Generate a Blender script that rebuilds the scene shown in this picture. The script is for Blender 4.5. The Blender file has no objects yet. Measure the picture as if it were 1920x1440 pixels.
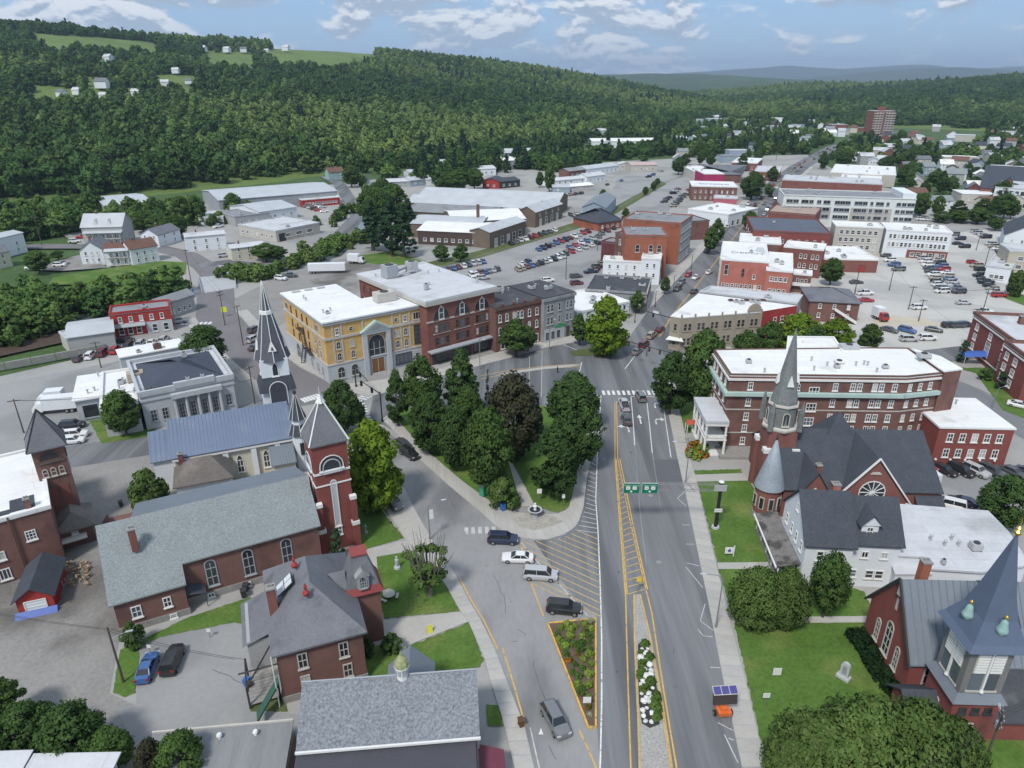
import bpy,math,random
import numpy as np
from mathutils import Vector,Matrix,noise as mnoise
random.seed(7)
RNG = np.random.default_rng(7)
S = bpy.context.scene
COL = S.collection
R = math.radians

# ---------------------------------------------------------------- camera (a drone 65 m above the street)
HAZE = 8.0e-5
F,YH,CAMZ = 1300.0,155.0,65.0
PITCH = math.atan((720 - YH) / F)
CP,SP = math.cos(PITCH),math.sin(PITCH)
cam = bpy.data.cameras.new('camera')
cam.sensor_width = 36.0
cam.lens = 36.0 * F / 1920.0
cam.clip_start,cam.clip_end = 1.0,60000.0
camo = bpy.data.objects.new('camera',cam)
COL.objects.link(camo)
camo.location = (0,0,CAMZ)
camo.rotation_euler = (R(90) - PITCH,0,0)
S.camera = camo

# ---------------------------------------------------------------- light: bright broken overcast
SUN_AZ,SUN_EL = R(208),R(52)         # azimuth clockwise from +Y (behind the camera, a little to its left)
S.view_settings.view_transform = 'Standard'
S.view_settings.look = 'None'
S.view_settings.gamma = 1.0
S.view_settings.use_curve_mapping = False
S.view_settings.exposure = 1.12
W = bpy.data.worlds.new('World')
S.world = W
W.use_nodes = True
nt = W.node_tree
nt.nodes.clear()
def N(t,typ,**kw):
    n = t.nodes.new(typ)
    for k,v in kw.items():
        if k.startswith('i_'):
            n.inputs[int(k[2:])].default_value = v
        else:
            setattr(n,k,v)
    return n
def mth(t,op,a,b=None,c=None,clamp=False):
    n = t.nodes.new('ShaderNodeMath'); n.operation = op; n.use_clamp = clamp
    for i,x in enumerate((a,b,c)):
        if x is None: continue
        if isinstance(x,(int,float)): n.inputs[i].default_value = x
        else: t.links.new(x,n.inputs[i])
    return n.outputs[0]
def vmth(t,op,a,b=None,s=None):
    n = t.nodes.new('ShaderNodeVectorMath'); n.operation = op
    for i,x in enumerate((a,b)):
        if x is None: continue
        if isinstance(x,tuple): n.inputs[i].default_value = x
        else: t.links.new(x,n.inputs[i])
    if s is not None: n.inputs['Scale'].default_value = s
    return n.outputs[0]
def mixc(t,f,a,b,mode='MIX'):
    n = t.nodes.new('ShaderNodeMix'); n.data_type = 'RGBA'; n.blend_type = mode
    for i,x in ((0,f),(6,a),(7,b)):
        if isinstance(x,(int,float)): n.inputs[i].default_value = x
        elif isinstance(x,tuple): n.inputs[i].default_value = (*x[:3],1)
        else: t.links.new(x,n.inputs[i])
    return n.outputs[2]
def smooth(t,x,lo,hi):
    n = t.nodes.new('ShaderNodeMapRange'); n.interpolation_type = 'SMOOTHSTEP'
    t.links.new(x,n.inputs[0]); n.inputs[1].default_value = lo; n.inputs[2].default_value = hi
    return n.outputs[0]

sky = N(nt,'ShaderNodeTexSky',sky_type='NISHITA',sun_disc=False,sun_elevation=SUN_EL,
        sun_rotation=SUN_AZ,altitude=300,air_density=1.0,dust_density=0.6,ozone_density=1.6)
geo = N(nt,'ShaderNodeTexCoord')
sep = N(nt,'ShaderNodeSeparateXYZ')
nt.links.new(geo.outputs['Generated'],sep.inputs[0])
# broken cumulus: soft-edged puffs, flattened towards the horizon, lit from above
zc = mth(nt,'MAXIMUM',sep.outputs[2],0.0)
def cloud_noise(dz):
    mp = N(nt,'ShaderNodeMapping'); mp.inputs['Scale'].default_value = (9.5,9.5,22.0); mp.inputs['Location'].default_value = (5.35,1.4,7.1 + dz * 22.0)
    nt.links.new(geo.outputs['Generated'],mp.inputs[0])
    nz = N(nt,'ShaderNodeTexNoise',noise_dimensions='3D')
    nz.inputs['Scale'].default_value = 1.0
    nz.inputs['Detail'].default_value = 9.0
    nz.inputs['Roughness'].default_value = 0.56
    nz.inputs['Distortion'].default_value = 0.25
    nt.links.new(mp.outputs[0],nz.inputs['Vector'])
    return nz.outputs['Fac']
n0 = cloud_noise(0.0)
n1 = cloud_noise(0.007)
mask = smooth(nt,n0,0.43,0.53)
lit = smooth(nt,mth(nt,'SUBTRACT',n0,n1),-0.03,0.05)
ccol = mixc(nt,lit,(2.0,2.42,3.0),(4.7,4.8,4.9))
blue = mixc(nt,0.85,sky.outputs[0],(1.35,2.30,3.65))
skyc = mixc(nt,mth(nt,'MULTIPLY',mask,0.92),blue,ccol)
# thick white air towards the horizon
hz_f = smooth(nt,zc,0.10,-0.04)
skyc = mixc(nt,mth(nt,'MULTIPLY',hz_f,0.55),skyc,(2.3,3.05,3.95))
bg = N(nt,'ShaderNodeBackground')
bg.inputs['Strength'].default_value = 0.10
nt.links.new(skyc,bg.inputs['Color'])
wo = N(nt,'ShaderNodeOutputWorld')
nt.links.new(bg.outputs[0],wo.inputs['Surface'])

sl = bpy.data.lights.new('sun','SUN')
sl.energy = 1.5
sl.angle = R(10)
sl.color = (1.0,0.955,0.89)
slo = bpy.data.objects.new('sun',sl)
COL.objects.link(slo)
sd = Vector((math.sin(SUN_AZ) * math.cos(SUN_EL),math.cos(SUN_AZ) * math.cos(SUN_EL),math.sin(SUN_EL)))
slo.rotation_euler = sd.to_track_quat('Z','Y').to_euler()
slo.location = sd * 300
S.cycles.max_bounces = 4
S.cycles.diffuse_bounces = 2
S.cycles.glossy_bounces = 2
S.cycles.transmission_bounces = 2
S.cycles.transparent_max_bounces = 4
S.cycles.volume_bounces = 0
S.cycles.sample_clamp_indirect = 6.0

# ---------------------------------------------------------------- survey helpers: a sighted point of the photograph -> a point of the place
def G(u,v,z=0.0):
    a,b = (u - 960) / F,(720 - v) / F
    dx,dy,dz = a,CP + b * SP,-SP + b * CP
    t = (z - CAMZ) / dz
    return (dx * t,dy * t)
def sight(x,y,z):
    f = y * CP - (z - CAMZ) * SP
    return (960 + F * x / f,720 - F * (y * SP + (z - CAMZ) * CP) / f)
def height_at(base,topv):
    x,y = G(*base)
    lo,hi = 0.0,64.9
    for _ in range(40):
        m = (lo + hi) / 2
        if sight(x,y,m)[1] > topv: lo = m
        else: hi = m
    return lo
def dist(a,b): return math.hypot(a[0] - b[0],a[1] - b[1])
def rect(fl,fr,bk,z):
    """three sighted roof corners at height z -> (corner, angle, width, depth)"""
    a,b,c = G(*fl,z),G(*fr,z),G(*bk,z)
    ang = math.atan2(b[1] - a[1],b[0] - a[0])
    w = dist(a,b)
    nx,ny = -math.sin(ang),math.cos(ang)
    d = (c[0] - a[0]) * nx + (c[1] - a[1]) * ny
    return (a,ang,w,abs(d))

# ---------------------------------------------------------------- mesh builder
class MB:
    def __init__(s): s.v = []; s.f = []; s.m = []
    def add(s,vs,fs,m=0):
        o = len(s.v); s.v += [tuple(p) for p in vs]
        for f in fs: s.f.append(tuple(i + o for i in f)); s.m.append(m)
        return s
    def box(s,x0,y0,z0,x1,y1,z1,m=0):
        v = [(x0,y0,z0),(x1,y0,z0),(x1,y1,z0),(x0,y1,z0),(x0,y0,z1),(x1,y0,z1),(x1,y1,z1),(x0,y1,z1)]
        return s.add(v,[(3,2,1,0),(4,5,6,7),(0,1,5,4),(1,2,6,5),(2,3,7,6),(3,0,4,7)],m)
    def prism(s,poly,z0,z1,m=0,top=True,bot=False,mt=None):
        n = len(poly)
        ar = sum(poly[i][0] * poly[(i + 1) % n][1] - poly[(i + 1) % n][0] * poly[i][1] for i in range(n))
        if ar < 0: poly = poly[::-1]
        v = [(p[0],p[1],z0) for p in poly] + [(p[0],p[1],z1) for p in poly]
        s.add(v,[(i,(i + 1) % n,n + (i + 1) % n,n + i) for i in range(n)],m)
        if top: s.add([(p[0],p[1],z1) for p in poly],[tuple(range(n))],m if mt is None else mt)
        if bot: s.add([(p[0],p[1],z0) for p in poly],[tuple(range(n))[::-1]],m)
        return s
    def cyl(s,x,y,z0,z1,r0,r1=None,n=10,m=0,cap=True):
        r1 = r0 if r1 is None else r1
        a = [2 * math.pi * i / n for i in range(n)]
        v = [(x + r0 * math.cos(t),y + r0 * math.sin(t),z0) for t in a] + [(x + r1 * math.cos(t),y + r1 * math.sin(t),z1) for t in a]
        fs = [(i,(i + 1) % n,n + (i + 1) % n,n + i) for i in range(n)]
        if cap: fs += [tuple(range(n,2 * n)),tuple(range(n))[::-1]]
        return s.add(v,fs,m)
    def tube(s,p,q,r,r2=None,n=6,m=0):
        p,q = Vector(p),Vector(q); r2 = r if r2 is None else r2
        d = (q - p).normalized(); a = d.orthogonal().normalized(); b = d.cross(a)
        v = []
        for c,rr in ((p,r),(q,r2)):
            for i in range(n):
                t = 2 * math.pi * i / n
                v.append(c + a * (rr * math.cos(t)) + b * (rr * math.sin(t)))
        return s.add(v,[(i,(i + 1) % n,n + (i + 1) % n,n + i) for i in range(n)] + [tuple(range(n))[::-1],tuple(range(n,2 * n))],m)
    def lathe(s,x,y,prof,n=16,m=0):
        """prof: (radius, z) from the bottom up"""
        v = []; k = len(prof)
        for r,z in prof:
            for i in range(n):
                t = 2 * math.pi * i / n
                v.append((x + r * math.cos(t),y + r * math.sin(t),z))
        fs = [(j * n + i,j * n + (i + 1) % n,(j + 1) * n + (i + 1) % n,(j + 1) * n + i) for j in range(k - 1) for i in range(n)]
        fs.append(tuple(range((k - 1) * n,k * n)))
        return s.add(v,fs,m)
    def plate(s,poly,y0,y1,m=0):
        """polygon in x,z (seen from -y, counter-clockwise), thickness y0 (front) .. y1 (back)"""
        n = len(poly)
        v = [(p[0],y0,p[1]) for p in poly] + [(p[0],y1,p[1]) for p in poly]
        return s.add(v,[tuple(range(n)),tuple(range(n,2 * n))[::-1]] + [(i,n + i,n + (i + 1) % n,(i + 1) % n) for i in range(n)],m)
    def mesh(s,name,mats,smooth_=False):
        me = bpy.data.meshes.new(name)
        me.from_pydata([tuple(p) for p in s.v],[],s.f)
        for m in (mats if isinstance(mats,(list,tuple)) else [mats]): me.materials.append(m)
        if len(me.materials) > 1: me.polygons.foreach_set('material_index',s.m)
        if smooth_: me.polygons.foreach_set('use_smooth',[True] * len(me.polygons))
        me.update()
        return me
def link(name,me,parent=None,loc=None,rz=0.0,scale=None):
    o = bpy.data.objects.new(name,me)
    COL.objects.link(o)
    if loc is not None: o.location = loc if len(loc) == 3 else (*loc,0)
    if rz: o.rotation_euler = (0,0,rz)
    if scale is not None: o.scale = (scale,) * 3 if isinstance(scale,(int,float)) else scale
    if parent is not None: o.parent = parent
    return o
def tag(o,label,cat=None,group=None,kind=None):
    if label: o['label'] = label
    if cat: o['category'] = cat
    if group: o['group'] = group
    if kind: o['kind'] = kind
    return o
def thing(name,label,cat,loc=(0,0,0),rz=0.0,group=None):
    return tag(link(name,None,loc=loc,rz=rz),label,cat,group)
def copy_tree(o,parent=None):
    c = o.copy(); COL.objects.link(c); c.parent = parent
    for ch in KIDS.get(o.name,()): copy_tree(ch,c)
    return c
KIDS = {}
def kids_of(o):
    KIDS[o.name] = list(o.children)
    for c in o.children: kids_of(c)

# ---------------------------------------------------------------- materials
def lin(c):
    return tuple(((x / 255) / 12.92 if x / 255 <= .04045 else ((x / 255 + .055) / 1.055) ** 2.4) for x in c)
MATS = {}
def mat(name,col,rough=0.85,var=0.12,scale=0.35,fine=0.10,fscale=6.0,metal=0.0,spec=0.25,col2=None,c2lo=0.5,c2hi=0.65,
        stretch=(1,1,1),bump=0.0,rand=0.0,bscale=None,seam=None):
    """base colour with broad weathering (scale, var), fine grain (fscale, fine) and patches of a second colour"""
    if name in MATS: return MATS[name]
    m = bpy.data.materials.new(name); m.use_nodes = True
    t = m.node_tree; b = t.nodes['Principled BSDF']
    tc = N(t,'ShaderNodeTexCoord')
    mp = N(t,'ShaderNodeMapping'); mp.inputs['Scale'].default_value = stretch
    t.links.new(tc.outputs['Object'],mp.inputs[0])
    n1 = N(t,'ShaderNodeTexNoise'); n1.inputs['Scale'].default_value = scale; n1.inputs['Detail'].default_value = 6; n1.inputs['Roughness'].default_value = .6
    n2 = N(t,'ShaderNodeTexNoise'); n2.inputs['Scale'].default_value = fscale; n2.inputs['Detail'].default_value = 2
    t.links.new(mp.outputs[0],n1.inputs['Vector']); t.links.new(mp.outputs[0],n2.inputs['Vector'])
    f = mth(t,'ADD',mth(t,'MULTIPLY',mth(t,'SUBTRACT',n1.outputs[0],0.5),4 * var),mth(t,'MULTIPLY',mth(t,'SUBTRACT',n2.outputs[0],0.5),4 * fine))
    if rand:
        oi = N(t,'ShaderNodeObjectInfo')
        f = mth(t,'ADD',f,mth(t,'MULTIPLY',mth(t,'SUBTRACT',oi.outputs['Random'],0.5),2 * rand))
    f = mth(t,'ADD',f,1.0)
    c = tuple(col)
    if col2 is not None:
        n3 = N(t,'ShaderNodeTexNoise'); n3.inputs['Scale'].default_value = bscale or scale * .6; n3.inputs['Detail'].default_value = 5
        t.links.new(vmth(t,'ADD',mp.outputs[0],(31.7,12.1,5.5)),n3.inputs['Vector'])
        c = mixc(t,smooth(t,n3.outputs[0],c2lo,c2hi),c,tuple(col2))
        mul = vmth(t,'SCALE',c); t.links.new(f,mul.node.inputs['Scale'])
    else:
        rgb = N(t,'ShaderNodeRGB'); rgb.outputs[0].default_value = (*c,1)
        mul = vmth(t,'SCALE',rgb.outputs[0]); t.links.new(f,mul.node.inputs['Scale'])
    if seam:      # sheet joints: (length, width, joint shade)
        bk = N(t,'ShaderNodeTexBrick'); bk.inputs['Scale'].default_value = 1.0; bk.inputs['Brick Width'].default_value = seam[0]; bk.inputs['Row Height'].default_value = seam[1]
        bk.inputs['Mortar Size'].default_value = .045; bk.inputs['Color1'].default_value = (1,1,1,1); bk.inputs['Color2'].default_value = (.93,.93,.93,1); bk.inputs['Mortar'].default_value = (seam[2],) * 3 + (1,)
        t.links.new(mp.outputs[0],bk.inputs['Vector']); mul = mixc(t,1.0,mul,bk.outputs[0],'MULTIPLY')
    t.links.new(mul,b.inputs['Base Color'])
    b.inputs['Roughness'].default_value = rough
    b.inputs['Metallic'].default_value = metal
    b.inputs['Specular IOR Level'].default_value = spec
    if bump:
        bp = N(t,'ShaderNodeBump'); bp.inputs['Strength'].default_value = 1.0; bp.inputs['Distance'].default_value = bump
        t.links.new(n2.outputs[0],bp.inputs['Height']); t.links.new(bp.outputs[0],b.inputs['Normal'])
    MATS[name] = m
    return m
def leafmat(name,col,var=0.30,hue=None,rand=0.16,trans=0.25):
    if name in MATS: return MATS[name]
    m = bpy.data.materials.new(name); m.use_nodes = True
    t = m.node_tree; b = t.nodes['Principled BSDF']
    tc = N(t,'ShaderNodeTexCoord'); oi = N(t,'ShaderNodeObjectInfo')
    nz = N(t,'ShaderNodeTexNoise'); nz.inputs['Scale'].default_value = 0.55; nz.inputs['Detail'].default_value = 4
    t.links.new(tc.outputs['Object'],nz.inputs['Vector'])
    f = mth(t,'ADD',1.0,mth(t,'ADD',mth(t,'MULTIPLY',mth(t,'SUBTRACT',nz.outputs[0],.5),4 * var),
                               mth(t,'MULTIPLY',mth(t,'SUBTRACT',oi.outputs['Random'],.5),2 * rand)))
    c = tuple(col)
    if hue is not None:
        n3 = N(t,'ShaderNodeTexNoise'); n3.inputs['Scale'].default_value = 0.9
        t.links.new(vmth(t,'ADD',tc.outputs['Object'],(7.1,3.3,1.9)),n3.inputs['Vector'])
        c = mixc(t,smooth(t,n3.outputs[0],.42,.66),c,tuple(hue))
    else:
        rgb = N(t,'ShaderNodeRGB'); rgb.outputs[0].default_value = (*c,1); c = rgb.outputs[0]
    mul = vmth(t,'SCALE',c); t.links.new(f,mul.node.inputs['Scale'])
    t.nodes.remove(b); b = N(t,'ShaderNodeBsdfDiffuse'); t.links.new(mul,b.inputs[0])
    tr = N(t,'ShaderNodeBsdfTranslucent'); t.links.new(mul,tr.inputs[0])
    mx = N(t,'ShaderNodeMixShader'); mx.inputs[0].default_value = trans
    t.links.new(b.outputs[0],mx.inputs[1]); t.links.new(tr.outputs[0],mx.inputs[2])
    t.links.new(mx.outputs[0],t.nodes['Material Output'].inputs['Surface'])
    MATS[name] = m
    return m
def flat(name,col,rough=.5,metal=0,spec=.4): return mat(name,col,rough,.04,.5,.03,8,metal,spec)

# lettering meshes are cut once, while the scene is still empty
TEXT = {}
def cut_text(txt):
    cu = bpy.data.curves.new('lettering','FONT'); cu.body = txt; cu.size = 1.0; cu.align_x = 'CENTER'; cu.align_y = 'CENTER'; cu.extrude = .004
    o0 = bpy.data.objects.new('lettering_tmp',cu); COL.objects.link(o0); bpy.context.view_layer.update()
    TEXT[txt] = bpy.data.meshes.new_from_object(o0.evaluated_get(bpy.context.evaluated_depsgraph_get())); bpy.data.objects.remove(o0)
for w_ in ('ESPRESSO','DEPOT','NORTH  SOUTH','WEST  NORTH','63','14','302','-','ONE WAY'): cut_text(w_)
def lettering(parent,txt,loc,size,m,rot):
    me = TEXT[txt].copy(); me.materials.clear(); me.materials.append(m)
    o = link('lettering',me,parent,loc,scale=size); o.rotation_euler = rot
    return o
# ---------------------------------------------------------------- terrain
def seg_dist(P,poly,vals=None):
    """distance of points P (n,2) to a polyline, and a value carried along it"""
    best = np.full(len(P),1e12); val = np.zeros(len(P))
    for i in range(len(poly) - 1):
        a,b = np.array(poly[i][:2],float),np.array(poly[i + 1][:2],float)
        ab = b - a; t = np.clip(((P - a) @ ab) / (ab @ ab),0,1)
        d = np.hypot(*(P - (a + t[:,None] * ab)).T)
        k = d < best; best[k] = d[k]
        if vals is not None: val[k] = (vals[i] + (vals[i + 1] - vals[i]) * t)[k]
    return best,val
def inside(P,poly):
    x,y = P[:,0],P[:,1]; c = np.zeros(len(P),bool); n = len(poly)
    for i in range(n):
        x0,y0 = poly[i][:2]; x1,y1 = poly[(i + 1) % n][:2]
        if y0 == y1: continue
        c ^= ((y0 > y) != (y1 > y)) & (x < (x1 - x0) * (y - y0) / (y1 - y0) + x0)
    return c
_g = RNG.random((64,64))
def vnoise(P,s):
    q = P / s; i = np.floor(q).astype(int); f = q - i; f = f * f * (3 - 2 * f)
    a = lambda dx,dy: _g[(i[:,0] + dx) % 64,(i[:,1] + dy) % 64]
    return (a(0,0) * (1 - f[:,0]) + a(1,0) * f[:,0]) * (1 - f[:,1]) + (a(0,1) * (1 - f[:,0]) + a(1,1) * f[:,0]) * f[:,1]
def fbm(P,s): return (vnoise(P,s) + .5 * vnoise(P + 91,s / 2) + .25 * vnoise(P + 37,s / 4)) / 1.75 - .5
class Hill:
    def __init__(s,foot,ridge,rough=10,back=-0.03):
        s.foot,s.ridge,s.rough,s.back = foot,ridge,rough,back
        s.poly = foot + ridge[::-1]
    def h(s,P):
        P = np.asarray(P,float).reshape(-1,2)
        df,_ = seg_dist(P,s.foot); dr,zr = seg_dist(P,s.ridge,[p[2] for p in s.ridge])
        ins = inside(P,s.poly)
        t = df / (df + dr + 1e-6)
        z = zr * (0.55 * t + 0.45 * t * t * (3 - 2 * t)) + fbm(P,260) * s.rough * np.minimum(1,df / 120)
        behind = (~ins) & (dr < df)
        z = np.where(behind,zr + s.back * dr + fbm(P,260) * s.rough,z)
        return np.where((~ins) & (~behind),-0.02 * df - 0.5,z)
def grid_mesh(hf,x0,x1,y0,y1,step,matl,name):
    xs = np.arange(x0,x1 + 1,step); ys = np.arange(y0,y1 + 1,step)
    X,Y = np.meshgrid(xs,ys); P = np.stack([X.ravel(),Y.ravel()],1)
    Z = hf(P); nx = len(xs); ny = len(ys)
    idx = np.arange(nx * ny).reshape(ny,nx)
    q = np.stack([idx[:-1,:-1],idx[:-1,1:],idx[1:,1:],idx[1:,:-1]],-1).reshape(-1,4)
    q = q[(Z[q] > -3).any(1)]
    me = bpy.data.meshes.new(name)
    me.from_pydata(np.column_stack([P,Z]).tolist(),[],q.tolist())
    me.polygons.foreach_set('use_smooth',[True] * len(me.polygons))
    me.materials.append(matl)
    o = link(name,me); o['kind'] = 'structure'
    return o
m_scrub = mat('scrub_ground',lin((70,92,52)),.95,.25,.05,.2,.6)
m_meadow = mat('hill_meadow',(.115,.165,.045),.95,.2,.02,.15,.3,col2=(.055,.085,.03),c2lo=.55,c2hi=.75,bscale=.006)
LEFT = Hill([(-900,330),(-420,395),(-290,425),(-230,452),(-137,575),(-60,700),(60,890),(190,1040),(330,1290),(560,1750),(700,2300)],
            [(-2300,1000,215),(-948,1400,158),(-640,1640,140),(-360,1900,130),(71,2300,96),(270,2480,68),(442,2620,38),(700,2800,8)],16)
RIGHT = Hill([(500,2500),(430,1900),(430,1450),(560,1230),(700,1100),(800,960),(1100,820),(2000,700)],
             [(540,2850,6),(760,2750,30),(980,2650,46),(1260,2450,56),(1420,2200,70),(1900,1950,100),(2600,1700,135)],14)
grid_mesh(LEFT.h,-2200,760,320,3000,20,m_meadow,'hill_left')
grid_mesh(RIGHT.h,400,2500,680,3100,20,m_meadow,'hill_right')
gm = MB(); gm.add([(-30000,-300,-.6),(30000,-300,-.6),(30000,30000,-.6),(-30000,30000,-.6)],[(0,1,2,3)])
link('ground',gm.mesh('ground',m_scrub))['kind'] = 'structure'

# far wooded hills and the mountains beyond: rough ridged sheets of their own
def ridge_mesh(name,pts,foot_y,back_y,matl,nx,ny,amp,s):
    """pts: (x, crest y, crest z)"""
    xs = np.linspace(pts[0][0],pts[-1][0],nx)
    cz = np.interp(xs,[p[0] for p in pts],[p[2] for p in pts]); cy = np.interp(xs,[p[0] for p in pts],[p[1] for p in pts])
    V = []
    for j in range(ny + 1):
        t = j / ny
        if t < .6: y = foot_y + (cy - foot_y) * (t / .6); z = cz * np.sin(t / .6 * math.pi / 2) ** 1.25
        else: y = cy + (back_y - cy) * ((t - .6) / .4); z = cz * (1 - ((t - .6) / .4) ** 2)
        P = np.stack([xs,y],1)
        z = z + fbm(P,s) * amp * min(1,t * 3) + fbm(P,s / 8) * amp * .25
        V.append(np.stack([xs,y,z],1))
    V = np.concatenate(V)
    idx = np.arange(nx * (ny + 1)).reshape(ny + 1,nx)
    q = np.stack([idx[:-1,:-1],idx[:-1,1:],idx[1:,1:],idx[1:,:-1]],-1).reshape(-1,4)
    me = bpy.data.meshes.new(name); me.from_pydata(V.tolist(),[],q.tolist())
    me.polygons.foreach_set('use_smooth',[True] * len(me.polygons)); me.materials.append(matl)
    link(name,me)['kind'] = 'structure'
m_farwood = mat('far_woods',(.042,.075,.03),.95,.35,.004,.3,.05,col2=(.10,.15,.05),c2lo=.6,c2hi=.7,bscale=.0016)
m_mtn = mat('mountain_woods',(.045,.07,.04),.95,.2,.0006,.2,.01)
ridge_mesh('far_hills',[(-800,5400,60),(400,5600,105),(900,5700,118),(1300,5700,120),(1900,5800,92),(2400,5700,60),(3200,5600,30),(6000,5400,40)],
           3400,7600,m_farwood,220,30,26,700)
ridge_mesh('mountains',[(1500,15000,150),(3600,15000,250),(5400,15200,360),(6600,15300,300),(7800,15200,400),(8600,15300,320),(10500,15000,360),(14500,15000,420)],
           11000,19000,m_mtn,220,22,90,2200)
ridge_mesh('mountains.001',[(3600,9500,90),(4600,9600,190),(5600,9700,250),(6400,9700,205),(7600,9600,280),(9500,9500,330),(13000,9500,420)],
           7600,12000,m_mtn,200,22,50,1500)

# ---------------------------------------------------------------- trees
def leaf_cloud(centres,radii,per,leaf,seed,flatten=.8,outward=.55):
    r = np.random.default_rng(seed)
    n = len(centres) * per
    c = np.repeat(np.asarray(centres,float),per,0); rad = np.repeat(np.asarray(radii,float),per)
    d = r.normal(size=(n,3)); d /= np.linalg.norm(d,axis=1)[:,None]
    k = r.random(n) ** .45
    pos = c + d * (rad * k)[:,None] * np.array([1,1,flatten])
    nr = d * outward + r.normal(size=(n,3)) * .45 + np.array([0,0,.35]); nr /= np.linalg.norm(nr,axis=1)[:,None]
    a = np.cross(nr,r.normal(size=(n,3))); a /= np.linalg.norm(a,axis=1)[:,None]
    b = np.cross(nr,a)
    s = leaf * (.6 + .8 * r.random(n))[:,None]
    a *= s; b *= s * .62
    # a pointed leaf spray: four corners of a kite
    V = np.stack([pos - a,pos + b - a * .1,pos + a,pos - b - a * .1],1).reshape(-1,3)
    nv = d * .75 + (pos - CEN(centres)) / (np.linalg.norm(pos - CEN(centres),axis=1)[:,None] + 1e-6) * .55 + np.array([0,0,.48]) + nr * .5
    nv /= np.linalg.norm(nv,axis=1)[:,None]
    Q = V.reshape(-1,4,3); gn = np.cross(Q[:,1] - Q[:,0],Q[:,2] - Q[:,0]); fl = (gn * nv).sum(1) < 0
    Q[fl] = Q[fl][:,::-1]
    LEAFN[id(V)] = np.repeat(nv,4,0)
    return V
LEAFN = {}
def CEN(c): return np.asarray(c,float).mean(0)
def quads_mesh(name,V,matl):
    n = len(V) // 4
    me = bpy.data.meshes.new(name)
    me.vertices.add(len(V)); me.vertices.foreach_set('co',V.astype(np.float32).ravel())
    me.loops.add(4 * n); me.loops.foreach_set('vertex_index',np.arange(4 * n,dtype=np.int32))
    me.polygons.add(n); me.polygons.foreach_set('loop_start',np.arange(0,4 * n,4,dtype=np.int32))
    me.materials.append(matl); me.update(calc_edges=True)
    nn = LEAFN.pop(id(V),None)
    if nn is not None:
        me.polygons.foreach_set('use_smooth',np.ones(n,bool)); me.normals_split_custom_set_from_vertices(nn.astype(np.float32).tolist())
    return me
def crown(name,h,r,base,clumps,per,leaf,seed,matl,shape='round'):
    """crown of a tree of height h, radius r; leaves start at 'base' of the height"""
    g = np.random.default_rng(seed); C = []; Rr = []
    z0,z1 = h * base,h
    for i in range(clumps):
        t = g.random(); a = g.random() * 2 * math.pi
        if shape == 'round': w = math.sin(math.pi * (0.10 + .88 * t)) ** .62
        elif shape == 'egg': w = math.sin(math.pi * (t * .93 + .05) ** .72) ** .75
        elif shape == 'cone': w = (1 - t) ** .8 * .98 + .03
        elif shape == 'vase': w = (.35 + .75 * t) * (1 - max(0,t - .72) ** 2 * 9)
        q = r * w * (.35 + .65 * g.random() ** .4)
        cr = r * (.20 + .16 * g.random()) * (1 if shape != 'cone' else .6)
        q = max(0,q - cr * .5)
        C.append((q * math.cos(a),q * math.sin(a),z0 + (z1 - z0) * t * .96)); Rr.append(cr)
    V = leaf_cloud(C,Rr,per,leaf,seed + 1,.72)
    return quads_mesh(name,V,matl),C
def trunk_mesh(name,h,r,base,matl,C,seed):
    g = random.Random(seed); mb = MB()
    tr = max(.12,h * .022)
    pts = [(0,0,0),(g.uniform(-.2,.2),g.uniform(-.2,.2),h * base),(g.uniform(-.4,.4),g.uniform(-.4,.4),h * .55),(g.uniform(-.5,.5),g.uniform(-.5,.5),h * .8)]
    rr = [tr * 1.35,tr,tr * .62,tr * .2]
    for i in range(3): mb.tube(pts[i],pts[i + 1],rr[i],rr[i + 1],7)
    for k in range(7):
        c = C[g.randrange(len(C))]; f = g.uniform(.2,.6); s = Vector(pts[1]).lerp(Vector(pts[2]),f)
        mb.tube(s,c,tr * .42,tr * .1,5)
    return mb.mesh(name,matl)
m_bark = mat('bark',(.085,.07,.055),.95,.2,1.5,.2,8)
L_dark = leafmat('leaf_dark_maple',(.052,.098,.032),hue=(.076,.128,.038))
L_mid = leafmat('leaf_green',(.068,.124,.036),hue=(.098,.158,.042))
L_lime = leafmat('leaf_yellow_green',(.110,.185,.022),hue=(.160,.225,.026))
L_copper = leafmat('leaf_copper',(.052,.050,.032),hue=(.068,.076,.036),rand=.05)
L_con = leafmat('needles',(.036,.074,.038),hue=(.050,.096,.044),trans=.1)
L_blue = leafmat('needles_blue',(.07,.105,.105),trans=.1)
L_shrub = leafmat('leaf_shrub',(.082,.138,.038),hue=(.118,.165,.05))
L_box = leafmat('leaf_clipped_hedge',(.022,.048,.018),var=.2)
TREES = {}
def tree_kind(key,h,r,base,clumps,per,leaf,seed,matl,shape,n=2):
    TREES[key] = []
    for i in range(n):
        cm,C = crown('crown_' + key,h,r,base,clumps,per,leaf,seed + 17 * i,matl,shape)
        TREES[key].append((cm,trunk_mesh('trunk_' + key,h,r,base,m_bark,C,seed + i),h,r))
tree_kind('maple',14,5.2,.16,110,120,0.3,100,L_dark,'round',3)
tree_kind('linden',15,4.3,.12,105,120,0.29,200,L_dark,'egg',3)
tree_kind('ash',13,4.8,.20,100,115,0.29,300,L_mid,'round',3)
tree_kind('lime',13,5.4,.10,115,130,0.31,400,L_lime,'round',1)
tree_kind('copper',14,6.0,.10,120,130,0.3,500,L_copper,'round',1)
tree_kind('street',9,3.2,.25,60,80,0.3,600,L_mid,'egg',3)
tree_kind('pine',19,4.4,.12,100,80,0.38,700,L_con,'cone',2)
tree_kind('spruce',8,1.7,.05,50,50,0.22,800,L_blue,'cone',1)
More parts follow.
